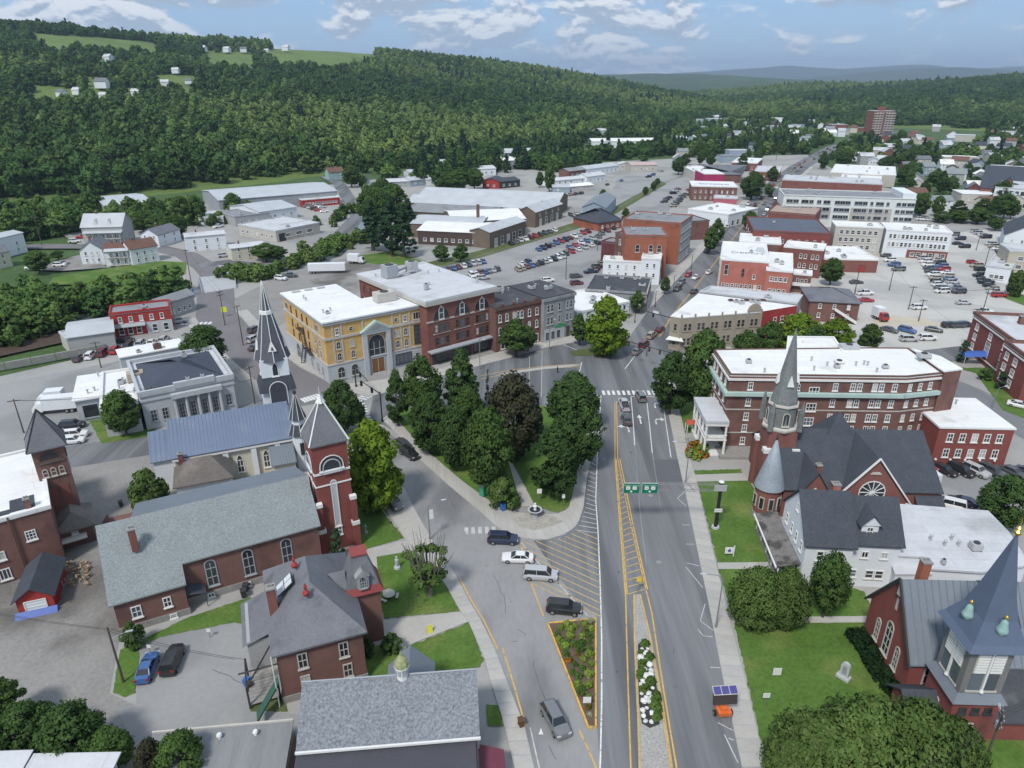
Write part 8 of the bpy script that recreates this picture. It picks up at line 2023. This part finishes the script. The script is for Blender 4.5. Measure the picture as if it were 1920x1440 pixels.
wires('sagging wires from the post office pole past the church spire',['q','b','a','c','d'],(-.8,0,.8)); wires('wires up the river road past the lawn houses',['d','e','f',(-330,420,12)],(-.8,.8)); wires('wires over the bright lot behind the hotel',['j','h','l'],(-.8,.8)); wires('wires across the dirt lot to the school',['k','i',(112,150,9)],(0,)); wires('wires from the corner pole across the church lawn',[(24,36,10),'n',(75,62,8)],(-.8,0,.8)); wires('wires slung over the gravel yard',[(-72,66,9),'g',(-30,58,7)],(-.5,.5),.5); wires('wires crossing the big car park',['m','s',(110,420,12)],(-.6,.6))
# traffic signals on mast arms
def signal_mast(base,h,tip,n,label,sign=False):
    x,y = G(*base); tx_,ty_ = G(*tip,h); L_ = dist((x,y),(tx_,ty_)); an_ = math.atan2(ty_ - y,tx_ - x)
    t = thing('traffic_signal',label,'traffic signal',(x,y,.08),an_,'traffic signals')
    link('pole',MB().tube((0,0,0),(0,0,h + .4),.17,.12,8).cyl(0,0,0,.6,.28,.24,8).mesh('pole',m_blackp),t); link('mast_arm',MB().tube((0,0,h),(L_,0,h + .1),.12,.07,8).mesh('mast_arm',m_blackp),t)
    for i in range(n):
        d = L_ * (.42 + .55 * i / max(1,n - 1)); s = link('signal_head',MB().box(-.2,-.2,-.95,.2,.2,.15).mesh('signal_head',m_blackp),t,(d,0,h - .1))
        for k,c_ in enumerate(((.4,.02,.02),(.3,.2,.02),(.02,.2,.06))): link('lens',MB().lathe(0,0,[(.13,0),(.11,.03)],10).mesh('lens',flat(f'signal_lens_{k}',c_,.3)),s,(0,-.2,.0 - k * .33)).rotation_euler = (R(90),0,0)
    if sign:
        q = link('street_sign',MB().box(-.9,-.04,-.45,.9,.04,.45).mesh('street_sign',t_white),t,(L_ * .38,-.15,h + .3))
signal_mast((1121,664),5.6,(1262,664),5,'mast arm of signals reaching over the street from the traffic island'); signal_mast((1265,640),6.2,(1168,573),3,'mast arm with white sign over the main street mouth',True); signal_mast((717,791),6.4,(676,715),2,'signal mast at the corner tip of the park'); signal_mast((668,726),5.0,(690,716),1,'short signal post before the yellow hall')
# sign gantry
base = (1341,990); x,y = G(*base); GH = pole_h(base,906,8.2)
tx_,ty_ = G(1168,912,GH - .6); L_ = dist((x,y),(tx_,ty_)); an_ = math.atan2(ty_ - y,tx_ - x)
t = thing('sign_gantry','cantilever gantry with two green route signs over the road','road sign',(x,y,.1),an_)
link('post',MB().tube((0,0,0),(0,0,GH),.30,.26,12).lathe(0,0,[(.36,GH - .1),(.4,GH),(.3,GH + .2)],12).mesh('post',m_blackp),t); link('footing',MB().cyl(0,0,-.1,.3,.65,.6,12).mesh('footing',s_pale),t); link('post_cap',MB().lathe(0,0,[(.42,GH + .18),(.42,GH + .28),(.1,GH + .34)],12).mesh('post_cap',t_white),t)
for q in (-.25,.25):
    for z_ in (GH - 1.3,GH - .2): link('chord',MB().tube((0,q,z_),(L_,q,z_),.06,n=6).mesh('chord',m_pole),t)
n_ = 18
for i in range(n_):
    a,c_ = L_ * i / n_,L_ * (i + 1) / n_; z0,z1 = (GH - 1.3,GH - .2) if i % 2 else (GH - .2,GH - 1.3)
    for q in (-.25,.25): link('web_bar',MB().tube((a,q,z0),(c_,q,z1),.03,n=5).mesh('web_bar',m_pole),t)
m_gsign = flat('sign_highway_green',(.0,.16,.085),.45)
def sign_text(parent,txt,loc,size,m=t_white): return lettering(parent,txt,loc,size,m,(R(90),0,0))
for d,top,sh in ((L_ - 1.25,'NORTH  SOUTH',('63','14')),(L_ - 4.1,'WEST  NORTH',('302','14'))):
    s = link('route_sign',MB().box(-1.2,-.05,-.85,1.2,.05,.85).mesh('route_sign',m_gsign),t,(d,.42,GH - .75),math.pi)
    link('sign_border',MB().box(-1.24,-.02,-.9,1.24,.04,.9).mesh('sign_border',t_white),s,(0,.03,0))
    sign_text(s,top,(0,-.065,.5),.3)
    for k,w_ in enumerate(sh): 
        link('route_shield',MB().plate([(-.3,-.28),(.3,-.28),(.34,.1),(.26,.3),(-.26,.3),(-.34,.1)],-.075,-.05).mesh('route_shield',t_white),s,(-.5 + k * 1.0,0,.05)); sign_text(s,w_,(-.5 + k * 1.0,-.085,.05),.34,t_dark)
    sign_text(s,'-',(0,-.065,.05),.4); link('arrow',MB().plate([(0,-.78),(.22,-.52),(.08,-.52),(.08,-.38),(-.08,-.38),(-.08,-.52),(-.22,-.52)],-.075,-.05).mesh('arrow',t_white),s)
s = link('rear_sign',MB().box(-.95,-.05,-.55,.95,.05,.55).mesh('rear_sign',t_grey),t,(.2,.5,GH - .6),math.pi)
for k in range(4): link('sign_rail',MB().box(-.95,-.1,-.4 + k * .27,.95,-.05,-.34 + k * .27).mesh('sign_rail',t_stone),s)
s = link('plate',MB().box(-.6,-.04,-.3,.6,.04,.3).mesh('plate',t_white),t,(0,.36,GH * .42),math.pi); sign_text(s,'ONE WAY',(0,-.06,0),.22,t_dark)
# message board trailer
x,y = G(1355,1342); t = thing('message_trailer','orange message board trailer with three solar panels at the kerb','trailer',(x,y,.075),R(4))
mo = paint_m('orange')
link('body',MB().box(-.75,-.6,.45,.75,.8,.95).plate([(-.5,.95),(.5,.95),(.3,1.3),(-.3,1.3)],-.3,.5).mesh('body',mo),t); link('mast',MB().box(-.08,.2,.9,.08,.36,3.4).mesh('mast',mo),t)
for sx in (-1,1): link('wheel',car_parts('sedan')[3],t,(sx * .95,.1,.34),R(90)); link('jack',MB().tube((sx * .7,-.7,.1),(sx * .7,-.7,.9),.05).box(sx * .7 - .12,-.82,0,sx * .7 + .12,-.58,.08).mesh('jack',m_pole),t)
link('drawbar',MB().tube((-.5,-.6,.5),(0,-1.9,.5),.05).tube((.5,-.6,.5),(0,-1.9,.5),.05).mesh('drawbar',m_pole),t)
s = link('message_board',MB().box(-1.35,-.12,-.7,1.35,.12,.7).mesh('message_board',t_dark),t,(0,.1,2.5)); s.rotation_euler = (R(-14),0,0); link('screen',MB().box(-1.2,-.15,-.55,1.2,-.12,.55).mesh('screen',mat('led_screen_off',(.06,.045,.045),.6)),s)
s = link('solar_rack',MB().box(-1.38,-.5,-.04,1.38,.5,0).mesh('solar_rack',t_stone),t,(0,.35,3.42)); s.rotation_euler = (R(28),0,0)
for k in (-.9,0,.9): link('solar_panel',MB().box(k - .4,-.42,.0,k + .4,.42,.05).mesh('solar_panel',flat('solar_cell',(.07,.065,.22),.2)),s)
# fountain on its stone fan
x,y = G(1003,968); t = thing('fountain','small tiered stone fountain at the tip of the park','fountain',(x,y,.12))
link('basin',MB().lathe(0,0,[(.5,0),(.45,.3),(.3,.5),(.35,.8),(1.15,1.15),(1.2,1.25),(1.1,1.3),(.9,1.2),(.2,1.15)],20).mesh('basin',s_pale),t); link('water',MB().cyl(0,0,1.1,1.2,1.02,1.02,20).mesh('water',g_dark),t); link('statue',MB().lathe(0,0,[(.28,1.15),(.16,1.5),(.34,1.75),(.3,2.0),(.14,2.1),(.18,2.35),(.03,2.5)],12).mesh('statue',t_white),t); link('step',MB().lathe(0,-.9,[(.5,0),(.42,.25),(.3,.4)],12).mesh('step',s_grey),t)
fan = gpoly([(962,975),(975,990),(1003,996),(1035,988),(1056,979),(1035,968),(1003,964),(980,966)])
raised('paving_fan',fan,.19,mat('fan_paving',(.34,.32,.28),.9,.15,.8,.2,3),px=False,z0=.1)
# flower beds
def bed(name,px_,z,soil,kerbm,kw):
    poly = gpoly(px_); o = raised(name,poly,z,soil,px=False,z0=.05)
    for i in range(len(poly)):
        a,c_ = Vector(poly[i]),Vector(poly[(i + 1) % len(poly)]); d = (c_ - a); n2 = Vector((-d.y,d.x)).normalized() * kw / 2
        link('kerb',MB().prism([tuple(a + n2),tuple(c_ + n2),tuple(c_ - n2),tuple(a - n2)],.05,z + .1).mesh('kerb',kerbm),o)
    return poly
TRI = bed('flower_bed',[(1027,1171),(1117,1162),(1117,1366),(1103,1366)],.2,mat('bed_bark',(.12,.085,.065),.95,.2,.8,.2,5),m_yel,.22)
MED = [(1189,1116),(1190,1204),(1197,1360),(1200,1470),(1262,1470),(1237,1300),(1217,1186),(1200,1116)]
raised('cobble_median',MED,.16,m_cobble); 
for side in (MED[:4],MED[4:]):
    w_ = gpoly(side); mb = MB(); band(mb,w_,.26,.20); o = link('median_edge',mb.mesh('median_edge',m_yfade)); o['kind'] = 'structure'
OV = gpoly([(1196,1210),(1206,1204),(1216,1212),(1224,1250),(1231,1290),(1238,1340),(1236,1360),(1218,1367),(1203,1358),(1198,1320),(1196,1260)])
raised('planting_oval',OV,.24,mat('bed_mulch',(.045,.045,.046),.95,.2,1,.25,5),px=False,z0=.1)
def scatter_in(poly,n,dmin,seed,inset=.25):
    g = random.Random(seed); xs = [p[0] for p in poly]; ys = [p[1] for p in poly]; out = []; tries = 0
    while len(out) < n and tries < 9000:
        tries += 1; p = (g.uniform(min(xs),max(xs)),g.uniform(min(ys),max(ys)))
        if not inside(np.array([p]),poly)[0]: continue
        if seg_dist(np.array([p]),list(poly) + [poly[0]])[0][0] < inset: continue
        if all(dist(p,q) > dmin for q in out): out.append(p)
    return out
tree_kind('clump_green',1,.75,.0,26,34,.16,2100,leafmat('bed_leaf',(.19,.28,.05),hue=(.27,.33,.07)),'round',2); tree_kind('clump_dark',1,.7,.0,26,34,.15,2200,leafmat('bed_leaf_dark',(.08,.15,.035),hue=(.13,.19,.05)),'round',2); tree_kind('clump_orange',.8,.7,.0,26,34,.13,2300,leafmat('bed_flowers',(.10,.15,.03),hue=(.60,.17,.02)),'round',1); tree_kind('clump_white',.6,.6,.0,20,30,.12,2400,leafmat('bed_pale',(.30,.33,.18),hue=(.5,.5,.42)),'round',1)
CNT = {}
def nth(k_): CNT[k_] = CNT.get(k_,-1) + 1; return ORD[CNT[k_]]
for i,p in enumerate(sorted(scatter_in(TRI,50,.95,4,.55),key=lambda q: q[1])):
    k_ = random.choices(['clump_green','clump_dark','clump_orange','clump_white'],[.5,.33,.06,.11])[0]; cm,tm,h0,r0 = random.choice(TREES[k_]); s_ = random.uniform(.55,.95)
    o = link('bed_plant',cm,loc=(p[0],p[1],.18),rz=random.uniform(0,6),scale=s_); tag(o,f"{ {'clump_green': 'light green leafy', 'clump_dark': 'dark green', 'clump_orange': 'orange flowering', 'clump_white': 'pale grey leaved'}[k_]} clump, {nth(k_)} from the lower tip of the triangular bed",'plant','plants of the triangular bed')
stone_me = []
for k in range(3):
    mb = MB(); g = random.Random(k); mb.lathe(0,0,[(.24,0),(.34,.12),(.28,.26),(.08,.33)],7); mb.v = [(a * g.uniform(.8,1.25),b_ * g.uniform(.8,1.2),c_) for a,b_,c_ in mb.v]; stone_me.append(mb.mesh('boulder',mat('marble_white',(.62,.62,.60),.8,.12,1.5,.12,5,rand=.15)))
for i,p in enumerate(sorted(scatter_in(OV,46,.62,6),key=lambda q: q[1])):
    if i % 3 < 2: tag(link('boulder',random.choice(stone_me),loc=(p[0],p[1],.22),rz=random.uniform(0,6),scale=random.uniform(.7,1.35)),f"white marble boulder, {nth('b')} from the lower end of the median oval",'boulder','boulders of the median oval')
    else: tag(link('bed_plant',TREES['clump_dark'][i % 2][0],loc=(p[0],p[1],.2),scale=random.uniform(.7,1.0)),f"green clump, {nth('p')} from the lower end of the median oval",'plant','plants of the median oval')
for i,p in enumerate(sorted(scatter_in(gpoly([(1288,852),(1292,838),(1316,838),(1328,862),(1300,866)]),12,1.0,8,.1))):
    k_ = ['clump_orange','clump_green','clump_orange'][i % 3]; tag(link('bed_plant',TREES[k_][0][0],loc=(p[0],p[1],.12),scale=random.uniform(1.2,1.8)),f"{'orange flowering' if 'orange' in k_ else 'green'} clump, {nth('h' + k_)} from the left of the hotel bed",'plant','plants of the hotel bed')
# small things
def sign_post(u,v,h,w_,hh,m_,label,txt=None,ang=0,name='sign_post'):
    x,y = G(u,v); t = thing(name,label,'sign',(x,y,.1),R(ang),'small signs')
    link('post',MB().tube((0,0,0),(0,0,h),.04,n=6).mesh('post',m_pole),t); s = link('sign_plate',MB().box(-w_ / 2,-.06,h - hh,w_ / 2,-.02,h).mesh('sign_plate',m_),t)
    if txt: sign_text(s,txt,(0,-.07,h - hh / 2),hh * .4,t_dark)
sign_post(1011,942,2.6,.8,.9,t_white,'white square sign on a post beside the park path'); sign_post(1056,950,2.4,.5,.8,t_white,'white narrow sign on a post on the park grass'); sign_post(394,1196,1.4,.5,.5,t_white,'white lot sign nearer the rectory behind the brick church'); sign_post(283,1226,1.4,.5,.5,t_white,'white lot sign above the blue sedan'); sign_post(1455,1270,1.4,1.0,1.1,t_white,'white notice board on the church lawn beyond the sidewalk'); sign_post(1434,1320,1.6,.8,.7,t_white,'small pale sign on the church lawn near the tree clump'); sign_post(1100,1326,1.5,.9,.9,t_white,'white sign at the tip of the flower bed'); sign_post(1196,1110,2.4,.7,.7,flat('sign_yellow',(.75,.50,.03)),'yellow diamond sign at the head of the median',ang=4); sign_post(422,594,3.0,1.6,1.6,flat('sign_lime',(.62,.68,.03)),'bright yellow crossing sign by the guyed pole',ang=10); sign_post(1086,1178,2.2,.5,.6,t_grey,'grey sign at the top of the flower bed'); sign_post(786,1140,2.4,.3,.5,t_dark,'dark parking sign on the slip road sidewalk'); sign_post(735,1000,2.2,.3,.5,t_dark,'dark parking sign below the bright maple'); sign_post(1120,655,2.6,1.0,1.0,s_pale,'pale blue route sign on the traffic island')
x,y = G(1366,1044); t = thing('church_sign','white church sign with blue emblem on a bracket post','sign',(x,y,.1)); link('post',MB().box(.62,-.06,0,.74,.06,1.9).mesh('post',t_white),t); s = link('sign_board',MB().box(-.65,-.04,.5,.6,.04,1.6).mesh('sign_board',t_white),t); link('emblem',MB().plate([(-.2,.85),(.16,.85),(.24,1.1),(0,1.38),(-.28,1.1)],-.07,-.04).mesh('emblem',flat('emblem_blue',(.05,.08,.35))),s)
def mono(u,v,label,prof,n=4,m=None,name='monument',cat='monument',rz=.78):
    x,y = G(u,v); tag(link(name,MB().lathe(0,0,prof,n).mesh(name,m or t_white),loc=(x,y,.1),rz=rz),label,cat)
x,y = G(1581,1272); t = thing('monument','white granite monument with urn shaped panel on the church lawn','monument',(x,y,.1),R(-50)); link('plinth',MB().box(-.75,-.45,0,.75,.45,.35).mesh('plinth',s_pale),t); link('tablet',MB().plate([(a,b_ + .35) for a,b_ in arch_poly(1.0,2.0)],-.18,.18).mesh('tablet',s_pale),t); link('panel',MB().plate([(a,b_ + .7) for a,b_ in arch_poly(.5,1.2)],-.22,-.18).mesh('panel',s_grey),t)
mono(745,1066,'pale stone statue on the lawn above the rectory',[(.5,0),(.45,.3),(.25,.4),(.28,1.2),(.3,1.5),(.14,1.75),(.16,2.0),(.04,2.1)],10,s_pale,'statue','statue'); mono(686,1000,'small grey stone cross on the lawn by the bell tower',[(.35,0),(.3,.3),(.1,.4),(.1,1.2),(.3,1.25),(.1,1.4),(.08,1.7)],8,s_grey)
x,y = G(730,1122); t = thing('picnic_table','round white picnic table on the rectory lawn','table',(x,y,.1)); link('table_top',MB().cyl(0,0,.72,.8,.85,.85,20).mesh('table_top',t_stone),t); link('leg',MB().cyl(0,0,0,.72,.25,.18,10).mesh('leg',t_dark),t)
for k in range(3): link('seat',MB().box(-.5,.95,.4,.5,1.3,.48).box(-.1,.95,0,.1,1.2,.4).mesh('seat',t_stone),t,rz=k * 2.1 + .5)
x,y = G(806,1186); t = thing('sandwich_board','yellow sandwich board on the rectory path','sign',(x,y,.12),R(25)); 
for s_ in (-1,1): link('board',MB().box(-.35,-.03,0,.35,.03,1.1).mesh('board',flat('board_yellow',(.66,.66,.06))),t,(0,s_ * .2,0)).rotation_euler = (s_ * R(12),0,0)
def bin_(u,v,m_,label,name='wheelie_bin',s_=1.0):
    x,y = G(u,v); t = thing(name,label,'bin',(x,y,.08),R(random.uniform(-30,30)),'bins'); t.scale = (s_,) * 3
    link('body',MB().add([(-.24,-.28,.06),(.24,-.28,.06),(.24,.28,.06),(-.24,.28,.06),(-.3,-.36,1.0),(.3,-.36,1.0),(.3,.36,1.0),(-.3,.36,1.0)],[(3,2,1,0),(0,1,5,4),(1,2,6,5),(2,3,7,6),(3,0,4,7)]).mesh('body',m_),t); link('lid',MB().box(-.33,-.4,1.0,.33,.38,1.07).mesh('lid',m_),t)
    for s2 in (-1,1): link('wheel',MB().tube((s2 * .22,.3,.12),(s2 * .28,.3,.12),.12,n=10).mesh('wheel',m_tyre),t)
bm = flat('bin_blue',(.03,.14,.42)); bin_(464,1286,bm,'blue lidded recycling bin at the rectory porch stair'); bin_(468,1294,t_dark,'black bin in front of the blue one at the rectory'); bin_(458,1120,t_dark,'black bin between the brick church and rectory',s_=1.2); bin_(462,1108,t_dark,'black bin against the brick church wall',s_=1.1); bin_(228,950,t_dark,'dark bin on the lane behind the brick church'); bin_(943,958,bm,'blue mailbox below the round park shrub','mailbox',1.2); bin_(977,1362,mat('bin_brown',(.12,.06,.03),.7),'brown litter bin on the slip road sidewalk','litter_bin')
x,y = G(907,930); t = thing('portable_toilet','green portable toilet under the park maple','toilet',(x,y,.1),R(-40)); link('cabin',MB().box(-.55,-.55,0,.55,.55,2.1).mesh('cabin',flat('cabin_green',(.03,.22,.13))),t); link('door',MB().box(-.4,-.6,.1,.4,-.55,1.95).mesh('door',flat('cabin_door',(.05,.28,.17))),t); link('roof',MB().box(-.6,-.6,2.1,.6,.6,2.2).lathe(0,0,[(.5,2.2),(.2,2.35)],8).mesh('roof',t_white),t)
for i,(u,v,tv) in enumerate(((992,748,672),(1015,745,660))):
    x,y = G(u,v); h = pole_h((u,v),tv,11); t = thing('flagpole',['bare white flagpole behind the copper beech','white flagpole right of the bare one behind the park'][i],'flagpole',(x,y,.1),0,'flagpoles'); link('pole',MB().tube((0,0,0),(0,0,h),.09,.04,8).mesh('pole',t_white),t); link('finial',MB().lathe(0,0,[(.04,h),(.12,h + .1),(.03,h + .22)],8).mesh('finial',MATS['gold_leaf']),t)
x,y = G(1297,812); t = thing('canopy','red entrance canopy on white posts before the hotel portico','canopy',(x,y,.1)); link('cover',MB().add([(-1.3,-.8,2.2),(1.3,-.8,2.2),(1.3,.9,2.2),(-1.3,.9,2.2),(-1.3,.05,2.9),(1.3,.05,2.9)],[(0,1,5,4),(2,3,4,5),(0,4,3),(1,2,5)]).mesh('cover',flat('canvas_red',(.42,.075,.045),.8)),t)
for sx in (-1.2,1.2):
    for sy in (-.7,.8): link('post',MB().box(sx - .06,sy - .06,0,sx + .06,sy + .06,2.25).mesh('post',t_white),t)
x,y = G(222,1022); 
mono(1432,985,'white utility cabinet at the foot of the round turret',[(.5,0),(.5,1.3),(.4,1.5)],4,t_white,'utility_cabinet','cabinet',.7)
# retaining wall and railings by the river lot, road bridge parapet
for nm,lb,pts,h_,w_,m_ in (('retaining_wall','long pale concrete wall between the river and post office lot',[(-40,700),(60,682),(150,665),(200,655)],1.6,.6,s_found),('bridge_deck',None,None,0,0,None)):
    if pts:
        w = gpoly(pts); t = thing(nm,lb,'wall',(0,0,0))
        for a,c_ in zip(w[:-1],w[1:]):
            n_ = max(1,int(dist(a,c_) / 4))
            for i in range(n_):
                p,q = Vector(a).lerp(Vector(c_),(i + .02) / n_),Vector(a).lerp(Vector(c_),(i + .98) / n_); d = (q - p).normalized(); o_ = Vector((-d.y,d.x)) * w_ / 2
                link('wall_panel',MB().prism([tuple(p + o_),tuple(q + o_),tuple(q - o_),tuple(p - o_)],-.2,h_).mesh('wall_panel',m_),t)
deck = sheet('bridge_deck',[(374,520),(440,514),(442,540),(382,550)],.09,mat('bridge_concrete',(.40,.41,.42),.85,.06,.2,.05,3))
for i,ln in enumerate((((372,520),(380,551)),((440,512),(443,541)))):
    a,c_ = Vector(G(*ln[0])),Vector(G(*ln[1])); t = thing('bridge_rail',['left pale rail of the road bridge','right pale rail of the road bridge'][i],'railing',(0,0,0),0,'bridge rails')
    for k in range(9): p = a.lerp(c_,k / 8); link('post',MB().box(p.x - .12,p.y - .12,0,p.x + .12,p.y + .12,1.1).mesh('post',s_pale),t)
    for z_ in (.5,1.0): link('rail',MB().tube((a.x,a.y,z_),(c_.x,c_.y,z_),.08,n=6).mesh('rail',s_pale),t)
# worn seams and cracks in the asphalt
m_tar = mat('tar_seam',(.085,.086,.09),.8,.1,1,.1,5)
g = random.Random(17)
def crack(pts,jit,w_):
    w = gpoly(pts); out = []
    for a,c_ in zip(w[:-1],w[1:]):
        n_ = max(2,int(dist(a,c_) / .8))
        for i in range(n_): out.append((a[0] + (c_[0] - a[0]) * i / n_ + g.uniform(-jit,jit),a[1] + (c_[1] - a[1]) * i / n_ + g.uniform(-jit,jit)))
    return out
CR = [crack(p,.12,1) for p in ([(925,1080),(945,1120),(950,1160)],[(968,1180),(985,1190),(978,1200)],[(955,1130),(970,1128)],[(960,1205),(985,1203)],[(1000,1240),(1012,1290),(1030,1330)],[(1030,1400),(1050,1440)],[(840,930),(858,960)],[(780,880),(800,895)],[(1262,1290),(1280,1288)],[(1262,1215),(1265,1240)],[(400,1255),(440,1275),(470,1290)])]
paint('road_crack',CR,.06,m_tar,.0925,False)
for i in range(16):
    u,v = g.uniform(1140,1300),g.uniform(800,1420); x,y = G(u,v); r_ = g.uniform(.2,.5)
    if i < 8: u,v = g.uniform(880,1000),g.uniform(1000,1300); x,y = G(u,v)
    poly = [(x + r_ * g.uniform(.6,1.2) * math.cos(a) * .8,y + r_ * g.uniform(.6,1.3) * math.sin(a)) for a in [k * .785 for k in range(8)]]
    if inside(np.array([G(u,v)]),gpoly([(905,1000),(960,1060),(1030,1290),(1130,1400),(1290,1400),(1240,820),(1165,820),(1160,1000),(1110,1120),(990,1060)]))[0]: sheet('tar_patch',poly,.094,m_tar,px=False)
def manhole(u,v): x,y = G(u,v); mb = MB().cyl(x,y,.07,.096,.38,.38,14); o = link('manhole_cover',mb.mesh('manhole_cover',s_found)); tag(o,f"iron manhole cover, {nth('m')} of five along the roads, nearest the square last",'manhole','manhole covers')
for p in ((912,1060),(1235,1055),(870,1000),(1220,930),(1132,862)): manhole(*p)
# pedestrian crossing behind the park
def person(u,v,label,shirt,legs,rz):
    x,y = G(u,v); t = thing('person',label,'person',(x,y,.08),rz)
    J = [(0,0,.95),(0,0,1.2),(0,.01,1.42),(0,0,1.52),(0,-.01,1.66),(.10,0,.9),(.12,.12,.5),(.12,.02,.08),(.12,-.12,.03),(-.10,0,.9),(-.12,-.10,.5),(-.12,-.22,.10),(-.12,-.34,.05),(.2,0,1.40),(.25,-.08,1.13),(.24,-.2,.92),(-.2,0,1.40),(-.25,.08,1.13),(-.24,.1,.88)]
    E_ = [(0,1),(1,2),(2,3),(3,4),(0,5),(5,6),(6,7),(7,8),(0,9),(9,10),(10,11),(11,12),(2,13),(13,14),(14,15),(2,16),(16,17),(17,18)]
    rad = [.15,.15,.15,.055,.10,.095,.07,.05,.04,.095,.07,.05,.04,.07,.05,.04,.07,.05,.04]
    me = bpy.data.meshes.new('body'); me.from_pydata(J,E_,[]); o = link('body',me,t)
    o.modifiers.new('skin','SKIN'); sv = me.skin_vertices[0].data
    for i,r_ in enumerate(rad): sv[i].radius = (r_,r_ * .8)
    sv[0].use_root = True; md = o.modifiers.new('sub','SUBSURF'); md.levels = md.render_levels = 1
    me.materials.append(legs)
    link('jacket',MB().lathe(0,0,[(.17,.92),(.19,1.1),(.2,1.35),(.12,1.47)],12).mesh('jacket',shirt),t); link('hair',MB().lathe(0,.01,[(.115,1.64),(.12,1.72),(.07,1.79)],10).mesh('hair',t_dark),t)
person(1045,700,'person in dark clothes walking across behind the park',flat('cloth_navy',(.02,.022,.04)),flat('cloth_black',(.02,.02,.024)),R(70)); person(1212,668,'person in grey jacket waiting at the corner crossing',flat('cloth_grey',(.2,.2,.2)),flat('cloth_jeans',(.05,.07,.14)),R(10))
# ---------------------------------------------------------------- the air: pale summer haze filling the valley
hb = MB().box(-16000,-250,-3,16500,20500,620)
hz = link('haze',hb.mesh('haze',None) if False else hb.mesh('haze',[]))
hm = bpy.data.materials.new('haze_air'); hm.use_nodes = True
t_ = hm.node_tree; t_.nodes.remove(t_.nodes['Principled BSDF'])
pvn = t_.nodes.new('ShaderNodeVolumePrincipled'); pvn.inputs['Color'].default_value = (.62,.78,1.0,1); pvn.inputs['Density'].default_value = HAZE; pvn.inputs['Anisotropy'].default_value = 0.2
t_.links.new(pvn.outputs[0],t_.nodes['Material Output'].inputs['Volume'])
hz.data.materials.append(hm); hz['kind'] = 'stuff'; hz['label'] = 'pale summer haze filling the valley air'
